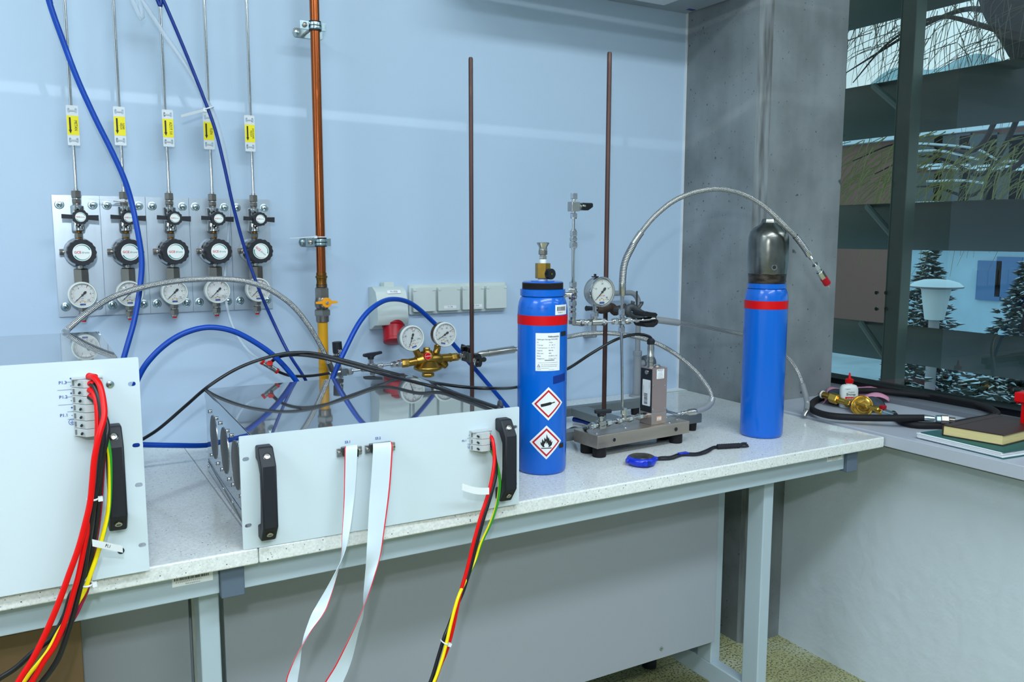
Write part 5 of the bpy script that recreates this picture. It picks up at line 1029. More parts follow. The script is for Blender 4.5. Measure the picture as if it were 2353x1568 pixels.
C2 = (1.524, 1.447); zc2 = lambda y: see(1760, y, Y=C2[1] - RC * 0.70).z
t = thing('gas_cylinder', 'blue gas cylinder with bare steel dome cap, right end of the bench', 'gas cylinder', (C2[0], C2[1], BZ))
zr = zc2(665); cyl_body(t, C2[0], C2[1], RC, zr, BZ + 0.0002, zc2(694))
m = MB(); m.M = T(C2[0], C2[1], 0); m.lathe([(0.040, zr - 0.001), (0.0450, zr), (0.0450, zc2(654)), (0.038, zc2(653))], BLUEC, n=72); build('neck_ring', m, t)
m = MB(); m.M = T(C2[0], C2[1], 0); m.lathe([(RC, zc2(712)), (RC + 0.0004, zc2(712)), (RC + 0.0004, zc2(693)), (RC, zc2(693))], REDT, n=96); build('red_band', m, t)
CAPS = mat('worn_steel_cap', (0.46, 0.46, 0.44), 0.26, 1.0, var=(30, 0.35, (1, 1, 0.6)), bump=(60, 0.0004)); RCAP = mat('tarnished_steel', (0.30, 0.27, 0.25), 0.4, 0.9, var=(70, 0.6, (0.6, 0.6, 2)), bump=(200, 0.0006))
zk = lambda y: see(1766, y, Y=C2[1]).z
m = MB(); m.M = T(C2[0], C2[1], 0); m.lathe([(0.0415, zk(654)), (0.0425, zk(645)), (0.0430, zk(636)), (0.0445, zk(624)), (0.0465, zk(600)), (0.0470, zk(560)), (0.0460, zk(545)), (0.0420, zk(532)), (0.033, zk(523)), (0.021, zk(516)), (0.0185, zk(512))], CAPS, n=72); cap = build('dome_cap', m, t)
m = MB(); m.M = T(C2[0], C2[1], 0); m.lathe([(0.0420, zk(654)), (0.0432, zk(645)), (0.0436, zk(636)), (0.0446, zk(629)), (0.0440, zk(628))], RCAP, n=72); build('cap_base', m, cap)
m = MB(); m.prof((C2[0], C2[1], zk(517)), (C2[0], C2[1], zk(503)), [(0.0195, 0), (0.0180, 0.4), (0.0165, 0.85), (0.0150, 1.0), (0, 1)], CAPS, 6, 0.35); build('cap_knob', m, cap, smooth=30)
a = cang(C2[0], C2[1], 0.0445, 1778, 1.12); p = V((C2[0] + 0.0445 * math.sin(a), C2[1] - 0.0445 * math.cos(a), zk(613))); d_ = V((math.sin(a), -math.cos(a), 0)); m = MB(); m.M = along(p, p + d_); m.ring(0.0048, 0.0064, CHROME, z=0.0013); m.prism(circ(0.0050, 20), 0.0004, 0.0012, INK); build('cap_hole', m, cap)
m = MB(); m.box((C2[0] + 0.0455, C2[1] - 0.01, zk(615)), (C2[0] + 0.0485, C2[1] + 0.006, zk(568)), PAPER); build('cap_sticker', m, cap)

# ================================================================== MANIFOLD on the second rod
YM = 1.50
def Q(x, y, dy=0.0): return see(x, y, Y=YM + dy)
mt_ = thing('valve_manifold', 'steel tube manifold with fittings, round gauge and black valve lever beside the left cylinder', 'manifold', Q(1367, 740))
def nutq(m, x0, y0, x1, y1, r): nut(m, x0, y0, x1, y1, r, F=Q)
xq = Q(1317, 600).x
def QV(y): return V((xq, YM, Q(1317, y).z))
def vseg(m, y0, y1, r, mt, hexa=0): (m.hexn(QV(y0), QV(y1), r, mt, 0.25) if hexa else m.cyl(QV(y0), QV(y1), r, mt))
m = MB(); vseg(m, 502, 530, 0.0029, CHROME); vseg(m, 571, 648, 0.0036, CHROME); vseg(m, 445, 458, 0.0078, CHROME, 6); vseg(m, 444, 446, 0.0068, CHROME); vseg(m, 458, 465, 0.004, CHROME); vseg(m, 486, 492, 0.004, CHROME); vseg(m, 490, 500, 0.0078, CHROME, 6); vseg(m, 499, 503, 0.0068, CHROME)
for a, b, r_ in ((531, 543, 0.0080), (547, 553, 0.0088), (558, 569, 0.0090), (649, 660, 0.0086), (692, 703, 0.0086), (708, 714, 0.0080), (718, 729, 0.0082)): vseg(m, a, b, r_, CHROME, 6); vseg(m, a - 1.5, b + 1.5, r_ * 0.83, CHROME); vseg(m, a - 5, b + 5, 0.0045, CHROME)
m.hexn(QV(663), QV(688), 0.0095, STEEL, 0.1, 4); m.cyl(QV(663), QV(672), 0.0055, CHROME, r2=0.011); m.cyl(QV(688), QV(680), 0.0055, CHROME, r2=0.011)
a, b = QV(677), QV(677) + V((-0.022, 0.004, 0)); m.prof(a, b, [(0.011, 0.1), (0.005, 0.5), (0.005, 0.75), (0.007, 0.8), (0.007, 1.0)], CHROME); m.hexn(b, b + V((-0.013, 0.002, 0)), 0.010, DSTEEL)
build('riser_tube', m, mt_)
m = MB(); m.box(QV(486) + V((-0.010, -0.009, 0)), QV(464) + V((0.010, 0.009, 0)), STEEL); m.cyl(QV(475) + V((0.009, 0, 0)), QV(475) + V((0.018, 0, 0)), 0.0078, STEEL, r2=0.006); vb = build('lever_valve', m, mt_, bevel=0.001)
m = MB(); c_ = QV(474.5) + V((0.017, 0, 0)); m.prism([(0, -0.006), (0, 0.006), (0.003, 0.008), (0.026, 0.008), (0.0285, 0.006), (0.0285, -0.0005), (0.016, -0.008), (0.003, -0.008)], -0.007, 0.007, BLACKG, face(c_)); m.cyl(c_ + V((0.0005, -0.0075, 0.002)), c_ + V((0.008, -0.0085, 0.001)), 0.0025, CHROME); build('valve_lever', m, vb, bevel=0.002)
m = MB(); m.tube([QV(728), QV(738), QV(742) + V((0.003, 0, 0)), Q(1330, 742)], 0.0066, STEEL, 16); m.hexn(QV(745), QV(735), 0.0088, STEEL, 0.1, 8)
for a, b in (((1331, 742), (1343, 741.5)), ((1358, 741), (1346, 741.5)), ((1378, 740.5), (1391, 740)), ((1419, 738.5), (1406, 739)), ((1437, 738), (1450, 737))): nutq(m, *a, *b, 0.0080)
m.cyl(Q(1338, 742), Q(1362, 741), 0.0050, CHROME); m.cyl(Q(1388, 740), Q(1409, 739), 0.0030, CHROME); m.cyl(Q(1445, 737.5), Q(1470, 736.5), 0.0030, CHROME); m.prof(Q(1462, 737), Q(1478, 736), [(0.0045, 0), (0.0045, 0.7), (0.006, 0.8), (0.006, 1)], CHROME)
m.cyl(Q(1358, 741), Q(1380, 740.3), 0.0075, STEEL); m.cyl(Q(1367, 742), Q(1367, 724), 0.0068, STEEL, r2=0.0055); m.hexn(Q(1367, 728.5), Q(1367, 716.5), 0.0082, CHROME, 0.2); m.cyl(Q(1367, 718), Q(1366, 700), 0.0042, CHROME)
m.lathe([(0, -0.010), (0.007, -0.0085), (0.010, -0.004), (0.010, 0.004), (0.007, 0.0085), (0, 0.010)], CHROME, Matrix.Translation(Q(1428, 738)) @ Matrix.Rotation(PI / 2, 4, 'X'), 20)
xv = Q(1428.5, 738).x
def QW(y): return V((xv, YM, Q(1428, y).z))
for a, b in ((712, 724), (752, 764)): m.hexn(QW(a), QW(b), 0.0080, CHROME, 0.25); m.cyl(QW(a - 1.5), QW(b + 1.5), 0.0068, CHROME)
m.cyl(QW(724), QW(752), 0.0055, CHROME); m.cyl(QW(695), QW(712), 0.0030, CHROME)
build('horizontal_line', m, mt_)
g = gauge(mt_, Q(1367, 669.5, 0.012), 0.0315, 0.030, STEEL, lambda m, M, r: dial(m, M, r, ['0', '10', '20', '30', '40'], -135, words=('WIT-LIN', 'bar'), small=40, big=4, redname='WIT-LIN'), bez=CHROME)
m = MB(); c_ = Q(1367, 669.5); m.cyl(c_ + V((0, 0, 0.031)), c_ + V((0, 0, 0.0375)), 0.0028, BLACK); m.box(c_ + V((-0.006, -0.005, 0.0305)), c_ + V((0.006, 0.005, 0.0325)), BLACK); build('vent_plug', m, mt_)
build('drop_tube', MB().cyl(QW(764), see(1430, 950, Y=1.495), 0.0032, CHROME), mt_)
# hose going up and over
t = thing('braided_hose', 'braided steel hose arching over the capped cylinder, red cap on its free end', 'hose', see(1650, 436, Y=1.43), 'braided steel hoses')
P_ = [QW(652)] + hose([(1431, 625, 1.499), (1436, 600, 1.497), (1451, 575, 1.493)] and [(1430.5, 640, 1.50), (1433, 615, 1.50), (1439, 594, 1.498), (1451, 570, 1.494), (1463, 549, 1.49), (1485, 519, 1.483), (1510, 492, 1.475), (1550, 461, 1.462), (1600, 441, 1.447), (1654, 434.7, 1.432), (1708, 447, 1.418), (1752, 472, 1.405), (1784, 500, 1.393), (1808, 524, 1.385), (1830, 546, 1.38), (1849, 571, 1.375), (1860, 589, 1.372)])
n_ = len(P_); build('sheath', MB().tube(P_[20:], 0.0055, BRAID, 20), t)
m = MB(); m.tube(P_[:30], 0.0078, SPRING, 22); build('spring_guard', m, t); m = MB(); m.tube(P_[-18:-4], 0.0072, SPRING, 22); build('spring_guard', m, t)
m = MB(); m.tube(P_[28:38], 0.0074, STEEL, 20); m.prof(P_[0] + V((0, 0, 0.001)), QW(681), [(0.0078, 0), (0.0080, 0.05), (0.0078, 0.85), (0.0050, 1)], STEEL); m.cyl(QW(680), QW(696), 0.0045, CHROME); build('lower_ferrule', m, t)
E_ = lambda x, y: see(x, y, Y=1.368)
m = MB(); m.prof(P_[-6], P_[-1], [(0.0072, 0), (0.0072, 0.85), (0.0050, 1)], STEEL); m.cyl(P_[-1], E_(1865, 596), 0.0045, CHROME); m.cyl(E_(1864, 595), E_(1876, 613), 0.0026, CHROME); m.hexn(E_(1873, 608), E_(1880, 618), 0.0082, CHROME); m.cyl(E_(1879, 617), E_(1884, 625), 0.0062, CHROME); m.hexn(E_(1883, 624), E_(1893, 640), 0.0085, CHROME, 0.2); build('end_fitting', m, t)
m = MB(); m.prof(E_(1892, 638), E_(1901, 652), [(0.0085, 0), (0.009, 0.1), (0.0082, 0.5), (0.0088, 0.6), (0.0088, 1)], DRED); build('red_cap', m, t); build('pin', MB().cyl(E_(1900, 651), E_(1906, 661), 0.0018, CHROME), t)
# hose to the right, behind the capped cylinder
t = thing('braided_hose', 'braided steel hose held by the black jaw clamp, running behind the capped cylinder', 'hose', see(1600, 750, Y=1.56), 'braided steel hoses')
SL = MATS['silver_sleeve']
pA = hose([(1476, 736, 1.50), (1500, 734.5, 1.502), (1505, 735, 1.503), (1530, 738, 1.51), (1558, 742, 1.52)]); build('grey_sleeve', MB().tube(pA[12:], 0.0078, SL, 20), t); build('steel_ferrule', MB().tube(pA[:14], 0.0062, CHROME, 18), t)
P_ = hose([(1552, 741.5, 1.52), (1600, 749, 1.54), (1650, 758, 1.555), (1707, 770, 1.57), (1760, 788, 1.58), (1805, 818, 1.57), (1830, 850, 1.56), (1846, 890, 1.545)]); build('sheath', MB().tube(P_, 0.0055, BRAID, 20), t)
pB = cat_rom([see(1843, 882, Y=1.548), see(1851, 908, Y=1.54), see(1854.5, 928, Y=1.535), see(1852, 946, Z=0.745), see(1848, 957, Z=0.7335)], 8); build('grey_sleeve', MB().tube(pB[:-9], 0.0072, SL, 20), t); build('end_fitting', MB().tube(pB[-10:], 0.0062, STEEL, 18), t)

# clamp pieces on rod 2
t = thing('boss_clamp', 'rusty cast clamp with black lever screws on the right rod', 'clamp', (r2x, r2y, Q(1388, 707).z))
def CLP(x, y, Y=1.64): return see(x, y, Y=Y)
m = MB()
for pts, rr in (([(1372, 711), (1382, 712), (1394, 708), (1404, 706), (1412, 712)], 0.0095), ([(1396, 704), (1406, 707), (1414, 716), (1420, 712)], 0.0095), ([(1408, 716), (1416, 712), (1430, 708), (1440, 706)], 0.0068)):
    m.tube(cat_rom([CLP(x, y) for x, y in pts], 5), lambda q, rr=rr: rr * (0.75 + 0.45 * math.sin(PI * q)), RUST, 14)
build('clamp_body', m, t); m = MB(); m.cyl(CLP(1362, 709), CLP(1347, 709), 0.0045, BLACK, r2=0.0062); m.cyl(CLP(1372, 710), CLP(1360, 709), 0.0035, STEEL); build('screw_handle', m, t)
m = MB(); m.cyl(CLP(1431, 706), CLP(1437, 699), 0.0030, RUST); m.tube([CLP(1428, 710), CLP(1436, 712), CLP(1438, 702)], 0.004, BLACK); build('screw_handle', m, t)
t = thing('jaw_clamp', 'grey cast jaw clamp with wing screw, black coated jaws gripping the hose', 'clamp', CLP(1460, 718, 1.56))
G_ = lambda x, y, Y=1.555: see(x, y, Y=Y)
m = MB(); m.cyl(G_(1412, 712, 1.63), G_(1446, 712, 1.58), 0.0052, CASTG)
for pts, rr in (([(1440, 715), (1447, 706), (1456, 708), (1466, 716), (1478, 722)], 0.0085), ([(1440, 718), (1452, 725), (1466, 730), (1478, 733)], 0.0078), ([(1444, 704), (1442, 716), (1447, 727)], 0.0088)):
    m.tube(cat_rom([G_(x, y) for x, y in pts], 5), lambda q, rr=rr: rr * (1.0 - 0.2 * abs(q - 0.5)), CASTG, 14)
m.cyl(G_(1463, 712), G_(1463.5, 669), 0.0021, DGREY); build('clamp_body', m, t, smooth=60)
m = MB(); c_ = (1462.5, 707); m.tube(cat_rom([G_(1455, 693), G_(1454, 697), G_(1458, 705), G_(1463, 709), G_(1469, 705), G_(1474, 698), G_(1474, 694)], 5), lambda q: 0.0042 - 0.0016 * math.sin(PI * q) + 0.001, CASTG, 12); build('wing_screw', m, t)
def jawpoly(pts, y0, y1): m = MB(); m.prism([(see(x, y, Y=1.50).x, see(x, y, Y=1.50).z) for x, y in pts], y0, y1, RUBBER, frame((0, 0, 0), (1, 0, 0), (0, 0, 1), (0, -1, 0))); return m
build('upper_jaw', jawpoly([(1468, 722), (1471, 717), (1479, 715), (1487, 718), (1498, 718), (1502, 722), (1499, 727), (1484, 728), (1474, 727)], -1.525, -1.485), t, bevel=0.003, seg=3)
build('lower_jaw', jawpoly([(1469, 741), (1474, 749), (1478, 751), (1493, 751), (1502, 744), (1504, 736), (1501, 732.5), (1497, 740), (1480, 742)], -1.525, -1.485), t, bevel=0.003, seg=3)

# ================================================================== FLOW METER on its base
BA = math.radians(4.0); BM = zrot((1.039, 1.450, BZ), BA)
t = thing('flow_meter', 'steel flow meter on a thick steel base with black rubber feet and small valve', 'flow meter', (1.17, 1.50, BZ))
BST = mat('brushed_base_steel', (0.74, 0.69, 0.64), 0.36, 0.9, var=(5, 0.10, (1, 12, 12)))
m = MB(); m.M = BM; m.box((0, 0, 0.0235), (0.276, 0.083, 0.052), BST); bs = build('base_block', m, t, bevel=0.0008)
for x, y in ((0.022, 0.020), (0.022, 0.062), (0.253, 0.020), (0.253, 0.062)): m = MB(); m.M = BM @ T(x, y, 0); m.lathe([(0.0, 0.0003), (0.0145, 0.0003), (0.0152, 0.002), (0.0152, 0.0234), (0, 0.0234)], RUBBER, n=36); build('rubber_foot', m, t)
m = MB(); m.M = BM
for x, z in ((0.047, 0.038), (0.233, 0.038)): m.prism(circ(0.0042, 20), 0.0, 0.0006, INK, frame((x, 0, z), (1, 0, 0), (0, 0, 1), (0, -1, 0))); m.ring(0.0042, 0.0050, CHROME, frame((x, -0.0007, z), (1, 0, 0), (0, 0, 1), (0, -1, 0)))
for x, y in ((0.015, 0.022), (0.105, 0.030), (0.118, 0.05), (0.265, 0.03), (0.262, 0.062), (0.225, 0.014)): m.lathe([(0.0050, 0.052), (0.0048, 0.0528), (0.003, 0.0526), (0, 0.0523)], STEEL, T(x, y, 0), 18)
build('base_screws', m, t)
o = BM.inverted() @ see(1497, 978, Z=0.777)
m = MB(); m.M = BM; x0, y0 = o.x, o.y; m.box((x0 - 0.0005, y0 - 0.0005, 0.0522), (x0 + 0.0455, y0 + 0.040, 0.080), mat('flow_body', (0.74, 0.68, 0.66), 0.36, 0.9)); lower = build('flow_body', m, t, bevel=0.0006)
m = MB(); m.M = BM; ztop = (see(1501, 848, Y=(BM @ V((x0, y0, 0))).y)).z - BZ; m.box((x0, y0, 0.0803), (x0 + 0.045, y0 + 0.0395, ztop), mat('flow_cover', (0.74, 0.65, 0.64), 0.36, 0.9, var=(5, 0.08))); m.box((x0 - 0.0008, y0 + 0.001, 0.0803), (x0 - 0.0001, y0 + 0.0385, ztop - 0.002), mat('flow_side', (0.28, 0.29, 0.30), 0.25, 1.0)); cov = build('electronics_cover', m, t, bevel=0.0012)
m = MB(); m.M = BM
for fx, fz in ((0.004, 0.42), (0.041, 0.40), (0.004, 0.05), (0.041, 0.05)): m.lathe([(0.0022, 0), (0.002, 0.001), (0, 0.0012)], ZINC, frame((x0 + fx, y0, 0.0803 + (ztop - 0.08) * fz * 1.45), (1, 0, 0), (0, 0, 1), (0, -1, 0)), 14)
m.lathe([(0.0055, 0), (0.005, 0.002), (0, 0.0025)], STEEL, frame((x0 - 0.0008, y0 + 0.018, ztop - 0.010), (0, -1, 0), (0, 0, 1), (-1, 0, 0)), 18); build('cover_screws', m, t)
m = MB(); M = BM @ frame((x0 + 0.0235, y0 - 0.0003, ztop - 0.0135), (1, 0, 0), (0, 0, 1), (0, -1, 0)); m.prism(rrect(0.023, 0.022, 0.0008, 2), 0, 0.0003, PAPER, M); m.text('BRONKHORST', 0.0026, INK, M @ T(0, 0.0085, 0.0005), bold=True)
for k, s_ in enumerate(('EL-FLOW', 'Customer PK', 'H2 100 Nl/min', 'Nr. M 20 21 2133', 'www.bronkhorst.nl')): m.text(s_, 0.0022, INK, M @ T(0, 0.005 - 0.0034 * k, 0.0005))
build('front_label', m, cov, smooth=0)
m = MB(); M = BM @ frame((x0 - 0.0011, y0 + 0.018, 0.0803 + (ztop - 0.0803) * 0.44), (0, -1, 0), (0, 0, 1), (-1, 0, 0)); m.prism(rrect(0.026, 0.060, 0.0018, 3), 0, 0.0003, PAPER, M); y = -0.026
while y < -0.002: b = random.choice((0.0006, 0.001, 0.0014)); m.quad([(-0.007, y, 0.0005), (0.004, y, 0.0005), (0.004, y + b, 0.0005), (-0.007, y + b, 0.0005)], INK, M=M); y += b + 0.0009
m.text('Regulator przepływu', 0.0030, INK, M @ T(-0.0095, 0.004, 0.0005) @ Matrix.Rotation(PI / 2, 4, 'Z')); m.text('M14201145 A', 0.0026, INK, M @ T(0.010, 0.018, 0.0005) @ Matrix.Rotation(PI / 2, 4, 'Z')); build('side_label', m, cov, smooth=0)
m = MB(); M = BM @ frame((x0 + 0.022, y0 - 0.0008, 0.0655), (1, 0, 0), (0, 0, 1), (0, -1, 0)); m.prism(rrect(0.0155, 0.0105, 0.0015, 3), 0, 0.0003, mat('orange_label', (0.90, 0.68, 0.55), 0.5), M); m.prism(rrect(0.012, 0.0045, 0.0004, 1), 0.0004, 0.0005, PAPER, M); m.text('m61 / 1', 0.003, INK, M @ T(0, 0, 0.0007)); build('inspection_label', m, lower, smooth=0)
cc = BM @ V((x0 + 0.011, y0 + 0.020, ztop)); m = MB(); hC = see(1502, 790, Y=cc.y).z - cc.z
m.prof(cc, cc + V((0, 0, hC)), [(0.0085, 0), (0.0085, 0.08), (0.0072, 0.10), (0.0072, 0.22), (0.0085, 0.24), (0.0085, 0.34), (0.0072, 0.36), (0.0072, 0.42), (0.0082, 0.44), (0.0082, 0.52), (0.0076, 0.54), (0.0080, 0.8), (0.0072, 1.0)], STEEL, 28); m.prof(cc + V((0, 0, hC * 0.98)), cc + V((0, 0, hC * 1.22)), [(0.008, 0), (0.0088, 0.1), (0.0088, 0.75), (0.006, 1)], BLACK); build('plug_connector', m, t)
m = MB(); m.M = BM @ T(x0 + 0.031, y0 + 0.020, ztop); m.lathe([(0.008, 0), (0.0085, 0.002), (0.006, 0.005), (0, 0.006)], STEEL, n=24); build('top_bolt', m, t)
ZL = 0.797; Ff = lambda x, y: see(x, y, Z=ZL)
LA = Ff(1354, 981); LB = BM @ V((x0 - 0.001, y0 + 0.018, ZL - BZ)); 
def Lp(q): return LA.lerp(LB, q)
m = MB()
def ln(q0, q1, r, mt=CHROME, hx=False): (m.hexn(Lp(q0), Lp(q1), r, mt, 0.3) if hx else m.cyl(Lp(q0), Lp(q1), r, mt))
ln(0.0, 0.05, 0.0065); ln(0.03, 0.08, 0.0085, CHROME, True); ln(0.08, 0.13, 0.005); ln(0.28, 0.35, 0.0080, CHROME, True); ln(0.34, 0.37, 0.0062); ln(0.25, 0.62, 0.0030); ln(0.46, 0.49, 0.006); ln(0.485, 0.53, 0.0078, CHROME, True); ln(0.52, 0.66, 0.0055, STEEL); ln(0.66, 0.72, 0.0080, CHROME, True); ln(0.71, 0.74, 0.0065); ln(0.7, 0.87, 0.0030); ln(0.83, 0.86, 0.0065); ln(0.855, 0.91, 0.0080, CHROME, True); ln(0.9, 1.0, 0.0070, STEEL)
tp = Lp(0.60); m.cyl(tp, tp + V((0, 0, 0.013)), 0.0052, STEEL); m.hexn(tp + V((0, 0, 0.012)), tp + V((0, 0, 0.023)), 0.0080, CHROME, 0.2); m.cyl(tp + V((0, 0, 0.022)), tp + V((0, 0, 0.026)), 0.0068, CHROME); build('tube_line', m, t)
m = MB(); vc = Lp(0.19); M = Matrix.Translation(vc) @ Matrix.Rotation(math.atan2((LB - LA).y, (LB - LA).x), 4, 'Z'); m.box((-0.0095, -0.0085, -0.009), (0.0095, 0.0085, 0.008), STEEL, M); m.cyl((0, 0, 0.008), (0, 0, 0.020), 0.0058, CHROME, M=M); m.cyl((0, 0, 0.015), (0, 0, 0.019), 0.009, STEEL, M=M); m.text('Swagelok', 0.0035, INK, M @ frame((0, -0.0087, -0.002), (1, 0, 0), (0, 0, 1), (0, -1, 0))); vb = build('small_valve', m, t, bevel=0.001)
m = MB(); M2 = M @ T(0, 0, 0.019) @ Matrix.Rotation(-0.5, 4, 'Z'); m.prism([(-0.014, -0.0045), (-0.006, -0.007), (0.010, -0.0058), (0.024, -0.0045), (0.024, 0.0045), (0.010, 0.0058), (-0.006, 0.007), (-0.014, 0.0045)], 0.006, 0.014, BLACK, M2); m.cyl((0, 0, 0), (0, 0, 0.007), 0.0078, BLACK, M=M2); build('valve_handle', m, vb, bevel=0.0018)
rp = BM @ V((x0 + 0.046, y0 + 0.018, ZL - BZ + 0.004)); m = MB(); m.cyl(rp, rp + V((0.004, 0, 0)), 0.006, STEEL); m.hexn(rp + V((0.003, 0, 0)), rp + V((0.013, 0.0, 0.0)), 0.0085, mat('blue_steel', (0.5, 0.55, 0.6), 0.2, 1.0), 0.3); m.cyl(rp + V((0.012, 0, 0)), see(1556, 952, Y=1.517), 0.0032, CHROME); build('outlet_nut', m, t)

# ================================================================== STOPWATCH
wc = see(1474, 1058, Z=0.735); t = thing('stopwatch', 'blue stopwatch with black face lying near the bench edge', 'stopwatch', (wc.x, wc.y, BZ))
WB = mat('royal_blue_plastic', (0.03, 0.17, 0.72), 0.3); m = MB(); m.M = T(wc.x, wc.y, BZ)
m.lathe([(0, 0.0005), (0.022, 0.0005), (0.029, 0.004), (0.0315, 0.009), (0.0315, 0.013), (0.029, 0.0175), (0.026, 0.019), (0.0, 0.019)], WB, n=60)
for a in (0.35, -0.3, 2.9, -2.0): m.cyl((0.029 * math.cos(a), 0.029 * math.sin(a), 0.011), (0.0345 * math.cos(a), 0.0345 * math.sin(a), 0.011), 0.005, WB)
build('watch_case', m, t, smooth=50); m = MB(); m.M = T(wc.x, wc.y, BZ); m.lathe([(0.0255, 0.0188), (0.025, 0.0196), (0, 0.0198)], BLACKG, n=48); m.box((-0.015, -0.006, 0.0198), (0.015, 0.008, 0.0200), DGREY); build('watch_face', m, t, smooth=40)
m = MB(); m.M = T(wc.x, wc.y, BZ) @ Matrix.Rotation(math.radians(-100), 4, 'Z') @ T(0.030, 0, 0.010); m.lathe([(0.0055, -0.002), (0.0055, 0.002), (0, 0.003)], BLUED, Matrix.Rotation(PI / 2, 4, 'Y'), 20); build('side_button', m, t)
def Lz(pts, z): return cat_rom([see(x, y, Z=z) for x, y in pts], 6)
m = MB(); m.tube(Lz([(1506, 1054), (1520, 1051), (1540, 1050), (1558, 1044), (1572, 1042), (1600, 1042), (1620, 1036), (1640, 1027), (1652, 1027)], 0.7285), 0.0022, LANY, 10); m.tube(Lz([(1506, 1056), (1525, 1056), (1545, 1054), (1562, 1048), (1572, 1046), (1600, 1046), (1624, 1040), (1640, 1030), (1652, 1029)], 0.7285), 0.0022, LANY, 10)
m.tube(Lz([(1696, 1023), (1706, 1019), (1716, 1019)], 0.7285), 0.002, LANY, 8); m.tube(Lz([(1696, 1026), (1706, 1027), (1720, 1026)], 0.7285), 0.002, LANY, 8); m.tube(Lz([(1698, 1024), (1708, 1022), (1719, 1023)], 0.7285), 0.002, LANY, 8)
build('lanyard', m, t, smooth=60)
m = MB(); a_, b_ = see(1648, 1027, Z=0.7315), see(1700, 1024, Z=0.7315); n_ = 13
for k in range(n_): p = a_.lerp(b_, (k + 0.5) / n_); m.prof(p - (b_ - a_) / n_ * 0.5, p + (b_ - a_) / n_ * 0.5, [(0.0050, 0), (0.0062, 0.5), (0.0050, 1)], LANY, 16)
build('cord_wrap', m, t, smooth=60)
p = see(1570, 1044, Z=0.7285); m = MB(); m.box(p - V((0.012, 0.006, 0.0028)), p + V((0.012, 0.006, 0.004)), WB); build('cord_slider', m, t, bevel=0.0015)

# ================================================================== ON THE SILL
SZ = 0.730
def SS(x, y, z=SZ + 0.008): return see(x, y, Z=z)
# books
a = SS(2168, 1001, SZ + 0.017); 
def block(pts, z0, z1, mt, m): m.prism([(p.x, p.y) for p in pts], z0, z1, mt); return m
A_ = V((1.815, 1.170, 0)); B_2 = V((1.838, 1.040, 0)); U_ = V((0.225, 0.012, 0)) ; 
t = thing('notebook', 'green-covered notebook with folded white sheets under the brown book', 'notebook', (1.92, 1.10, SZ))
g = [V((1.803, 1.215, 0)), V((1.790, 1.010, 0)), V((2.035, 0.985, 0)), V((2.055, 1.19, 0))]
m = MB(); block(g, SZ + 0.0003, SZ + 0.0022, GREENC, m); block(g, SZ + 0.0148, SZ + 0.0165, GREENC, m); build('cover', m, t, bevel=0.0006)
m = MB()
gi = [g[0] + V((-0.004, 0.004, 0)), g[1] + V((0.001, 0.003, 0)), g[2] + V((-0.003, 0.003, 0)), g[3] + V((-0.003, -0.003, 0))]
for k in range(6): jt = V((-0.0015 * (k % 2) - 0.001 * (k > 3), 0.001 * (k % 3), 0)); block([q + jt for q in gi], SZ + 0.0024 + k * 0.00205, SZ + 0.0024 + k * 0.00205 + 0.0019, PAPER, m)
build('white_pages', m, t, bevel=0.0006)
t = thing('book', 'thick brown leather-bound book with cream page edges', 'book', (1.93, 1.11, SZ + 0.0167)); z0 = SZ + 0.0167
o4 = [A_, B_2, B_2 + U_, A_ + U_]
m = MB(); block(o4, z0, z0 + 0.0022, LEATHER, m); block(o4, z0 + 0.0228, z0 + 0.025, LEATHER, m)
d_ = (B_2 - A_).normalized(); sp_ = [A_, A_ + d_ * 0.003, A_ + d_ * 0.003 + U_, A_ + U_]; block(sp_, z0 + 0.002, z0 + 0.023, LEATHER, m); build('cover', m, t, bevel=0.0012)
u = U_.normalized(); m = MB(); pg = [A_ + d_ * 0.0034 + u * 0.002, B_2 - d_ * 0.003 + u * 0.002, B_2 - d_ * 0.003 + U_ - u * 0.002, A_ + d_ * 0.0034 + U_ - u * 0.002]; block(pg, z0 + 0.0024, z0 + 0.0226, PAGES, m); build('page_block', m, t)
m = MB(); q0 = A_ + d_ * 0.022 + u * 0.001; q1 = q0 + U_ - u * 0.004
m.tube([V((q0.x, q0.y, z0 + 0.0251)), V((q1.x, q1.y, z0 + 0.0251))], 0.0006, mat('dark_leather', (0.10, 0.05, 0.05), 0.5), 6); build('hinge_groove', m, t)
# black rubber hose coil
hz = lambda x, y, z=0.7395: see(x, y, Z=z)
pts = [hz(2052, 951, 0.745), hz(2062, 962), hz(2080, 972), hz(2107, 977), hz(2145, 978), hz(2177, 977), hz(2233, 967), hz(2268, 961), hz(2288, 955, 0.752), hz(2288, 947, 0.757), hz(2264, 936, 0.757), hz(2210, 922, 0.757), hz(2130, 910, 0.757), hz(2060, 903, 0.757), hz(1995, 898, 0.757), hz(1935, 903, 0.745), hz(1898, 911), hz(1874, 921), hz(1864, 932, 0.741), hz(1868, 943, 0.745), hz(1890, 952, 0.748), hz(1918, 957, 0.749), hz(1965, 960, 0.750), hz(2012, 961, 0.752), hz(2070, 961, 0.7565), hz(2125, 961, 0.7565)]
t = thing('rubber_hose', 'coil of thick black rubber hose with steel end fitting on the window sill', 'hose', (2.0, 1.4, SZ))
build('hose_coil', MB().tube(cat_rom(pts, 8), 0.0087, RUBBER, 20), t, smooth=60)
F4 = lambda x, y: see(x, y, Z=0.7565)
m = MB(); m.prof(F4(2122, 961), F4(2150, 963), [(0.0085, 0), (0.0088, 0.1), (0.0078, 0.5), (0.0062, 0.9)], ZINC); m.hexn(F4(2150, 963), F4(2162, 963.5), 0.0095, ZINC, 0.2); m.hexn(F4(2161, 963.5), F4(2180, 964.5), 0.0108, DSTEEL, 0.1); m.cyl(F4(2180, 964.5), F4(2195, 966), 0.0062, DSTEEL); build('hose_fitting', m, t)
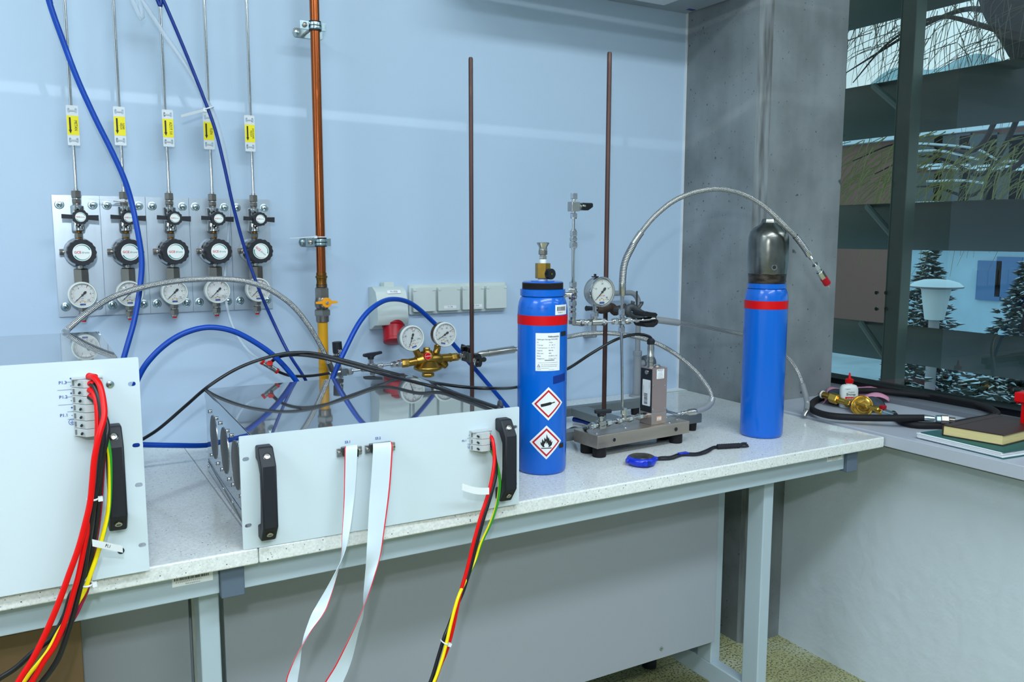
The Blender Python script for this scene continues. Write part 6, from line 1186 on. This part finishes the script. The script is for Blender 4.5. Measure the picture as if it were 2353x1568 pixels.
# bottle
bx = SS(1957, 938, SZ + 0.001); t = thing('bottle', 'small white squeeze bottle with red pointed cap on the window sill', 'bottle', (bx.x, bx.y, SZ))
Mb = Matrix.Translation((bx.x, bx.y + 0.012, SZ)) @ Matrix.Rotation(math.radians(-32), 4, 'Z')
m = MB(); prf = [(0.0, 0.90), (0.004, 0.98), (0.010, 1.0), (0.045, 1.0), (0.058, 0.98), (0.066, 0.90), (0.070, 0.75), (0.0715, 0.40)]
n_ = 48; vs = []; k = len(prf)
hb = 0.066; outl = [(0.0004, 0.9), (0.003, 0.98), (0.008, 1), (0.050, 1), (0.058, 0.93), (0.0635, 0.78), (0.0655, 0.55), (0.066, 0.36), (0.070, 0.34)]
for i in range(n_):
    a = 2 * PI * i / n_
    for z_, s_ in outl:
        ex = 0.72; ca, sa = math.cos(a), math.sin(a); rx, ry = (0.0245, 0.0145); f = s_ 
        if z_ > 0.0658: rx = ry = 0.0235; f = s_; x_, y_ = rx * f * ca, ry * f * sa
        else: x_, y_ = rx * f * math.copysign(abs(ca) ** ex, ca), ry * f * math.copysign(abs(sa) ** ex, sa)
        vs.append((x_, y_, z_))
k = len(outl); fs = [(i * k + q, ((i + 1) % n_) * k + q, ((i + 1) % n_) * k + q + 1, i * k + q + 1) for i in range(n_) for q in range(k - 1)] + [tuple(i * k for i in reversed(range(n_))), tuple(i * k + k - 1 for i in range(n_))]
m.add(vs, fs, CREAM, Mb); build('bottle_body', m, t, smooth=60)
m = MB(); m.M = Mb @ T(0, 0, 0.070); m.lathe([(0.0105, 0), (0.0110, 0.001), (0.0110, 0.010), (0.0095, 0.0112), (0.0045, 0.0118), (0.0040, 0.014), (0.0022, 0.027), (0.0012, 0.0285), (0, 0.029)], RED, n=36); build('red_cap', m, t)
m = MB(); m.M = Mb @ frame((0, -0.0147, 0.036), (1, 0, 0), (0, 0, 1), (0, -1, 0)); m.text('Swagelok', 0.0035, INK, T(-0.008, 0.019, 0)); m.text('Swagelok', 0.0048, INK, T(0.002, 0.0105, 0)); m.text('Snoop', 0.0098, INK, T(0.001, 0.004, 0), bold=True); m.box((-0.014, -0.026, -0.0003), (0.014, -0.0030, 0.0), RED); m.text('LIQUID LEAK', 0.0036, PAPER, T(0, -0.007, 0.0003)); m.text('DETECTOR', 0.0036, PAPER, T(0, -0.012, 0.0003)); build('bottle_label', m, t, smooth=0)
# pink cloth
m = MB(); n1, n2 = 30, 16; c0, c1, c2_, c3 = hz(1890, 928, 0.733), hz(2040, 925, 0.733), hz(2050, 897, 0.733), hz(1915, 888, 0.733); vs = []
for i in range(n1 + 1):
    for j in range(n2 + 1):
        u_, v_ = i / n1, j / n2; p = c0.lerp(c1, u_).lerp(c3.lerp(c2_, u_), v_); h = 0.012 + 0.008 * math.sin(9 * u_ + 3 * v_) + 0.006 * math.sin(17 * u_ * v_ + 5 * v_) + 0.010 * max(0, math.sin(3.1 * v_)) * (0.6 + 0.4 * math.sin(6 * u_ + 1))
        vs.append(p + V((0.004 * math.sin(13 * v_), 0.004 * math.sin(11 * u_), max(0.0, h - 0.012 * (abs(u_ - 0.5) * 2) ** 4))))
m.add(vs, [(i * (n2 + 1) + j, (i + 1) * (n2 + 1) + j, (i + 1) * (n2 + 1) + j + 1, i * (n2 + 1) + j + 1) for i in range(n1) for j in range(n2)], PINK)
o = tag(build('cloth', m, smooth=80), 'crumpled pink cloth behind the white squeeze bottle', 'cloth'); sd = o.modifiers.new('s', 'SOLIDIFY'); sd.thickness = 0.0012
# second brass regulator lying on the sill
t = thing('pressure_regulator', 'brass regulator lying on the window sill next to the coiled hose', 'pressure regulator', SS(1978, 945, SZ))
YS = lambda x, y, d=0.0: see(x, y, X=1.925 + d)
m = MB(); nrm = V((-0.55, -0.80, 0.22)).normalized(); c_ = YS(1982, 934); m.M = along(c_ - nrm * 0.028, c_); m.lathe([(0.0, -0.004), (0.016, -0.004), (0.020, 0.0), (0.027, 0.010), (0.0295, 0.014), (0.0295, 0.024), (0.0285, 0.027), (0.0275, 0.0275), (0.025, 0.0262), (0.019, 0.030), (0.018, 0.034), (0.0, 0.034)], BRASS2, n=56)
m.M = Matrix.Identity(4); m.hexn(c_ + nrm * 0.004, c_ + nrm * 0.013, 0.0145, BRASS, 0.4); m.cyl(c_ + nrm * 0.012, c_ + nrm * 0.022, 0.0065, BRASS2); body = build('regulator_body', m, t, smooth=40)
tb0 = c_ + nrm * 0.034; sd_ = (YS(2030, 949) - YS(1974, 933)).normalized(); m = MB(); m.cyl(tb0 - sd_ * 0.034, tb0 + sd_ * 0.034, 0.0032, BRASS2); m.cyl(c_ + nrm * 0.018, tb0 + nrm * 0.005, 0.0052, BRASS2); build('tee_screw', m, t)
m = MB(); L_ = lambda x, y: YS(x, y, 0.01); m.hexn(L_(1945, 925), L_(1957, 929), 0.0125, BRASS, 0.2); m.cyl(L_(1955, 928), L_(1966, 932), 0.009, BRASS2); m.cyl(L_(1926, 919), L_(1947, 925.5), 0.0085, BRASS2); m.hexn(L_(1909, 913), L_(1927, 919), 0.0150, BRASS2, 0.1); m.prof(L_(1885, 905.5), L_(1910, 913), [(0.0078, 0), (0.0095, 0.05), (0.0095, 0.5), (0.0085, 0.55), (0.0085, 1)], BRASS); build('inlet_stem', m, t)
build('white_washer', MB().prof(L_(1889, 906.5), L_(1892, 907.5), [(0.0098, 0), (0.0112, 0.1), (0.0112, 0.9), (0.0098, 1)], PAPER), t)
m = MB(); O_ = lambda x, y: YS(x, y, 0.0); m.cyl(O_(2005, 938), O_(2018, 942), 0.0078, BRASS2); m.hexn(O_(2014, 941), O_(2030, 947), 0.0105, BRASS2, 0.1); m.prof(O_(2030, 947), O_(2056, 955), [(0.0085, 0), (0.0088, 0.2), (0.0075, 1)], ZINC); build('outlet_stem', m, t)
m = MB(); p = O_(2029, 937); m.box(p - V((0.008, 0.006, 0.004)), p + V((0.008, 0.006, 0.006)), DRED, None); build('red_valve_cap', m, t, bevel=0.002)
for cpt, nn, rr in ((YS(1927, 908, 0.05), V((-0.25, -0.35, 0.92)), 0.030), (YS(2012, 925, 0.05), V((-0.1, -0.45, 0.9)), 0.026)):
    nn = nn.normalized(); m = MB(); m.M = along(cpt - nn * 0.016, cpt); m.lathe([(0, 0), (rr * 0.92, 0), (rr, 0.004), (rr, 0.016), (rr * 0.93, 0.018), (rr * 0.9, 0.0165), (0, 0.0165)], BLACK, n=48); m.lathe([(rr * 0.9, 0.0168), (0, 0.0185)], mat('dark_lens', (0.25, 0.28, 0.32), 0.08), n=40); build('pressure_gauge', m, t)
# red plastic thing at the right edge
p = see(2340, 912, X=2.0); m = MB(); t = thing('red_holder', 'red plastic holder cut off by the right edge of the window sill', 'holder', V((2.0, p.y - 0.03, SZ)))
x0_, y0_ = 2.0, p.y
m.box((x0_ - 0.012, y0_ - 0.09, see(2350, 925, X=2.0).z), (x0_ + 0.03, y0_ + 0.004, see(2350, 902, X=2.0).z), RED); build('holder_head', m, t, bevel=0.003)
m = MB(); m.box((x0_ - 0.004, y0_ - 0.085, SZ + 0.0003), (x0_ + 0.022, y0_ - 0.010, see(2350, 925, X=2.0).z), RED); m.box((x0_ - 0.008, y0_ - 0.006, see(2350, 929, X=2.0).z), (x0_ + 0.02, y0_ + 0.000, see(2350, 924, X=2.0).z), RED); build('holder_leg', m, t, bevel=0.002)

# ================================================================== OUTSIDE THE WINDOW
LOUV = mat('green_grey_metal', (0.33, 0.37, 0.34), 0.5); POSTM = mat('green_grey_post', (0.36, 0.42, 0.39), 0.5)
for k, zt_ in enumerate((2.11, 1.71, 1.31, 0.91, 0.51)):
    m = MB(); pr_ = []
    for i in range(9): q = i / 8; pr_.append((2.50 + 0.18 * q, zt_ - 0.152 * q - 0.012 * math.sin(PI * q)))
    pr_ += [(x, z_ + 0.004) for x, z_ in reversed(pr_)]
    m.prism(pr_, -6.0, 1.6, LOUV, frame((0, 0, 0), (1, 0, 0), (0, 0, 1), (0, -1, 0))) if False else m.prism([(x, z_) for x, z_ in pr_], -2.6, 3.0, LOUV, frame((0, 0, 0), (1, 0, 0), (0, 0, 1), (0, -1, 0)))
    nm = ('just below the top edge of the photo', 'second from the top', 'third from the top, mid window', 'fourth from the top, above the sill', 'lowest, below the sill')[k]
    tag(build('sun_louvre', m, smooth=50), 'long tilted green-grey louvre blade outside the window, ' + nm, 'louvre', 'window louvres')
px_ = see(2043, 500, X=2.40); m = MB(); m.box((px_.x, px_.y - 0.055, -2.5), (px_.x + 0.05, px_.y, 3.4), POSTM)
t = thing('louvre_post', 'green-grey steel post carrying the louvres outside the window', 'post', (px_.x, px_.y, -2.5)); build('post', m, t, bevel=0.003)
for zt_ in (2.11, 1.71, 1.31, 0.91):
    m = MB(); a = V((2.50, px_.y + 0.16, zt_ - 0.004)); b = V((px_.x + 0.02, px_.y - 0.01, zt_ - 0.11)); m.tube([a, b], 0.011, POSTM, 8); build('bracket', m, t)
for z_ in (0.98, 0.90, 0.89, 0.81): 
    pass
m = MB()
for y_ in (735 - 62, 735 - 25):
    for x_ in (2016, 2038): p = see(x_, y_, X=px_.x - 0.002); m.cyl(p, p + V((-0.006, 0, 0)), 0.006, DSTEEL)
build('bolts', m, t)
SNOW = mat('snow', (0.80, 0.88, 0.92), 0.8); SPR = mat('spruce_needles', (0.16, 0.24, 0.21), 0.8, var=(3, 0.4)); BARK = mat('bark', (0.13, 0.11, 0.09), 0.9, bump=(20, 0.02))
WIL = mat('willow_twigs', (0.44, 0.45, 0.26), 0.8); WILD = mat('dark_twigs', (0.28, 0.28, 0.22), 0.8)
struct('floor_outside', MB().box((2.9, -40, -2.7), (140, 160, -2.6), mat('snowy_ground', (0.62, 0.70, 0.74), 0.9, var=(0.4, 0.35))), smooth=0)
def brickm():
    m = mat('red_brick', (0.40, 0.27, 0.22), 0.85); L = m.node_tree.links; t = N(m, 'ShaderNodeTexCoord'); b = N(m, 'ShaderNodeTexBrick'); b.inputs['Scale'].default_value = 3.0
    b.inputs['Color1'].default_value = (*lin((0.62, 0.34, 0.27)), 1); b.inputs['Color2'].default_value = (*lin((0.54, 0.30, 0.24)), 1); b.inputs['Mortar'].default_value = (*lin((0.50, 0.38, 0.34)), 1)
    mp = N(m, 'ShaderNodeMapping'); mp.inputs['Rotation'].default_value = (PI / 2, 0, PI / 2); L.new(t.outputs['Object'], mp.inputs[0]); L.new(mp.outputs[0], b.inputs[0]); L.new(b.outputs[0], gb(m).inputs['Base Color']); return m
BRICK = brickm()
XB = 30.0; a = see(1890, 305, X=XB); b = see(2480, 305, X=XB)
t = thing('building', 'dark red brick building across the yard, behind the willow branches', 'building', (XB + 3, (a.y + b.y) / 2, -2.6))
build('wall', MB().box((XB, b.y, -2.6), (XB + 8, a.y, see(2100, 318, X=XB).z), BRICK), t, smooth=0)
build('roof', MB().box((XB - 0.3, b.y - 0.3, see(2100, 318, X=XB).z), (XB + 8.3, a.y + 0.3, see(2100, 300, X=XB).z), SNOW), t, smooth=0)
WG = mat('building_window', (0.22, 0.30, 0.34), 0.2)
for x_ in (2130, 2190, 2250, 2310, 2370):
    for y_ in (345, 430):
        p = see(x_, y_, X=XB); wv = build('window', MB().box((XB - 0.12, p.y - 0.7, p.z - 0.55), (XB - 0.02, p.y + 0.7, p.z + 0.55), WG), t, smooth=0)
        build('window_sill', MB().box((XB - 0.3, p.y - 0.8, p.z - 0.68), (XB - 0.02, p.y + 0.8, p.z - 0.56), SNOW), wv, smooth=0)
XA = 19.0; a = see(2074, 560, X=XA); b = see(2480, 560, X=XA); zt_ = see(2150, 566, X=XA).z
t = thing('annex', 'low pale blue annex in front of the brick building', 'building', (XA + 2, (a.y + b.y) / 2, -2.6)); build('wall', MB().box((XA, b.y, -2.6), (XA + 4, a.y, zt_), mat('pale_blue_render', (0.62, 0.76, 0.83), 0.7, var=(0.8, 0.15))), t, smooth=0)
build('roof', MB().box((XA - 0.2, b.y, zt_), (XA + 4, a.y + 0.2, zt_ + 0.15), SNOW), t, smooth=0)
for x_, y_ in ((2275, 640), (2320, 632)): p = see(x_, y_, X=XA); build('window', MB().box((XA - 0.06, p.y - 0.28, p.z - 0.5), (XA - 0.01, p.y + 0.28, p.z + 0.4), mat('blue_window', (0.20, 0.42, 0.62), 0.3)), t, smooth=0)
# hills
m = MB(); n_ = 60; vs = []
for i in range(n_ + 1):
    yv = 30 + 300 * i / n_; h = 71 + 4 * math.sin(yv * 0.06) + 3 * math.sin(yv * 0.15 + 1) ; vs += [(260, yv, -3), (300, yv, h * 0.55), (340, yv, h)]
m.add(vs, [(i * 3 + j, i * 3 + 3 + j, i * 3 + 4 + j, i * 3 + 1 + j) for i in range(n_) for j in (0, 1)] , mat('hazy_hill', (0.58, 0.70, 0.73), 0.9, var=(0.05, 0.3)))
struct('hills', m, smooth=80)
# lamp
XLp = 10.0; cL = see(2152, 650, X=XLp); t = thing('street_lamp', 'street lamp with a wide snow-topped disc and tapered glass shade', 'lamp', (cL.x, cL.y, -2.6)); zq = lambda y: see(2152, y, X=XLp).z
m = MB(); m.M = T(cL.x, cL.y, 0); m.lathe([(0.05, zq(737)), (0.115, zq(735)), (0.175, zq(664)), (0, zq(664))], mat('lamp_glass', (0.74, 0.80, 0.82), 0.4), n=32); build('lamp_shade', m, t)
m = MB(); m.M = T(cL.x, cL.y, 0); m.lathe([(0.17, zq(664)), (0.315, zq(661)), (0.32, zq(658)), (0, zq(657))], MGREY, n=40); build('lamp_disc', m, t); m = MB(); m.M = T(cL.x, cL.y, 0); m.lathe([(0.315, zq(658)), (0.26, zq(649)), (0.15, zq(643)), (0, zq(641))], SNOW, n=40); build('snow_cap', m, t)
build('pole', MB().cyl((cL.x, cL.y, -2.6), (cL.x, cL.y, zq(737)), 0.065, PIPEG, n=16), t)
# spruces
def spruce(x, y, ztop, h, rad, seed, lab, sc=0.62):
    rnd = random.Random(seed); t = thing('spruce_tree', lab, 'tree', (x, y, ztop - h), 'snowy spruces'); build('trunk', MB().cyl((x, y, ztop - h), (x, y, ztop - 0.2), 0.12, BARK, r2=0.01, n=10), t)
    m = MB(); gv = []; gf = []; sv = []; sf = []
    lv = int(h / 0.10)
    for L_ in range(lv):
        q = (L_ + 0.5) / lv; rr = rad * (q ** 0.85); nb = int(6 + 11 * q); zz = ztop - h * q * 0.97
        for b_ in range(nb):
            a = 2 * PI * (b_ + rnd.random()) / nb; R_ = rr * rnd.uniform(0.75, 1.1); ns = max(3, int(R_ / (0.11 * sc)))
            for s_ in range(1, ns + 1):
                f = s_ / ns; c = V((x + math.cos(a) * R_ * f, y + math.sin(a) * R_ * f, zz - 0.30 * R_ * f + rnd.uniform(-0.03, 0.03) + 0.10 * R_ * f * f))
                for k_ in range(3):
                    aa = a + rnd.uniform(-1.1, 1.1); ln_ = rnd.uniform(0.12, 0.24) * sc; wd_ = 0.05 * sc; c = c + V((rnd.uniform(-.05, .05), rnd.uniform(-.05, .05), rnd.uniform(-.05, .05))) * sc; d = V((math.cos(aa), math.sin(aa), rnd.uniform(-0.3, 0.15))) * ln_; s = V((-math.sin(aa), math.cos(aa), 0)) * wd_
                    i0 = len(gv); gv += [c - s, c + s, c + d, c + V((0, 0, -0.06 * sc))]; gf += [(i0, i0 + 1, i0 + 2), (i0, i0 + 2, i0 + 3), (i0 + 1, i0 + 3, i0 + 2)]
                    if rnd.random() < 0.55:
                        e = V((0, 0, 0.022 * sc)); i0 = len(sv); sv += [c - s * 0.9 + e, c + s * 0.9 + e, c + d * 0.85 + e * 0.7, c + e * 1.8]; sf += [(i0, i0 + 1, i0 + 2), (i0, i0 + 2, i0 + 3), (i0 + 1, i0 + 3, i0 + 2)]
    m.add(gv, gf, SPR); f_ = build('foliage', m, t, smooth=0); m = MB(); m.add(sv, sf, SNOW); build('snow', m, f_, smooth=0)
def gp_(x, X): p = see(x, 560, X=X); return p.x, p.y
x, y = gp_(2140, 12.5); spruce(x, y, see(2140, 572, X=12.5).z, 4.6, 1.35, 3, 'snowy spruce directly behind the street lamp')
x, y = gp_(2365, 11.0); spruce(x, y, see(2365, 600, X=11).z, 4.2, 1.3, 5, 'snowy spruce at the right edge of the window view')
x, y = gp_(2105, 7.4); spruce(x, y, see(2105, 815, X=7.4).z, 3.0, 1.0, 8, 'low snowy spruce in front, left of the lamp pole', 0.45)
x, y = gp_(2300, 6.2); spruce(x, y, see(2300, 835, X=6.2).z, 2.7, 1.0, 9, 'low snowy spruce in front, right of the lamp pole', 0.42)
# willow
rnd = random.Random(11); XW = 9.0; tw = see(2335, 60, X=XW); t = thing('willow_tree', 'bare willow with hanging twigs and a dark trunk at the top right', 'tree', (tw.x, tw.y, -2.6), None)
c_ = lambda x, y, X=XW: see(x, y, X=X)
m = MB(); m.tube(cat_rom([V((c_(2560, 100).x, c_(2560, 100).y, -2.6)), c_(2540, 400), c_(2385, 90), c_(2325, 10), c_(2290, -90)], 6), lambda q: 0.34 - 0.10 * q, BARK, 14); build('trunk', m, t, smooth=60)
m = MB()
for (pa) in ([(2330, 50), (2230, 20), (2120, 60), (2020, 120), (1940, 170)], [(2350, 90), (2260, 60), (2150, 40), (2040, 100), (1960, 190)], [(2360, 120), (2300, 250), (2240, 345), (2150, 335), (2060, 330), (1960, 370)], [(2380, 140), (2330, 290), (2260, 400), (2180, 370), (2100, 360), (2010, 400)], [(2390, 170), (2360, 350), (2300, 400), (2230, 450), (2150, 430), (2090, 430)]):
    m.tube(cat_rom([c_(x_, y_, XW + rnd.uniform(-0.4, 0.4)) for x_, y_ in pa], 6), lambda q: 0.030 * (1 - q) + 0.006, BARK, 6)
build('branches', m, t, smooth=60)
m = MB()
for k in range(190):
    x_ = rnd.uniform(1940, 2420); y_ = rnd.uniform(-120, 110); L_ = rnd.uniform(120, 330) * rnd.uniform(0.5, 1); X_ = XW + rnd.uniform(-1.2, 1.2); dx = rnd.uniform(-110, 50); w1 = rnd.uniform(-14, 14)
    m.tube(cat_rom([c_(x_ + dx * (q ** 0.6) + w1 * math.sin(5 * q), y_ + L_ * q, X_) for q in (0, 0.25, 0.5, 0.75, 1.0)], 3), lambda q: 0.0040 * (1 - q) + 0.0014, WILD, 3, cap=False)
for k in range(34):
    x_ = rnd.uniform(1980, 2420); y_ = rnd.uniform(0, 150); X_ = XW + rnd.uniform(-0.8, 0.8); L_ = rnd.uniform(60, 190)
    m.tube(cat_rom([c_(x_ - L_ * q, y_ + 0.55 * L_ * q ** 1.5 + 6 * math.sin(9 * q), X_) for q in (0, 0.33, 0.66, 1.0)], 3), lambda q: 0.006 * (1 - q) + 0.0015, WILD, 3, cap=False)
for k in range(240):
    x_ = rnd.uniform(1950, 2420); y_ = rnd.uniform(300, 420); X_ = XW + rnd.uniform(-1.2, 1.2); L_ = rnd.uniform(60, 230); dx = -rnd.uniform(20, 200)
    m.tube([c_(x_ + dx * q, y_ + L_ * q ** 1.6, X_) for q in (0, 0.33, 0.66, 1.0)], lambda q: 0.0050 * (1 - q) + 0.0018, WIL, 3, cap=False)
o = build('twigs', m, t, smooth=60); o['kind'] = 'stuff'
m = MB()
for pa in ([(2064, 332), (2150, 335), (2240, 345), (2290, 370)], [(2090, 352), (2160, 350), (2250, 370)], [(2130, 420), (2210, 418), (2260, 424)], [(2300, 375), (2353, 372)], [(2260, 440), (2290, 410), (2300, 400)]):
    m.tube(cat_rom([c_(x_, y_ - 3, XW - 0.05) for x_, y_ in pa], 6), 0.013, SNOW, 6)
build('snow', m, t, smooth=60)
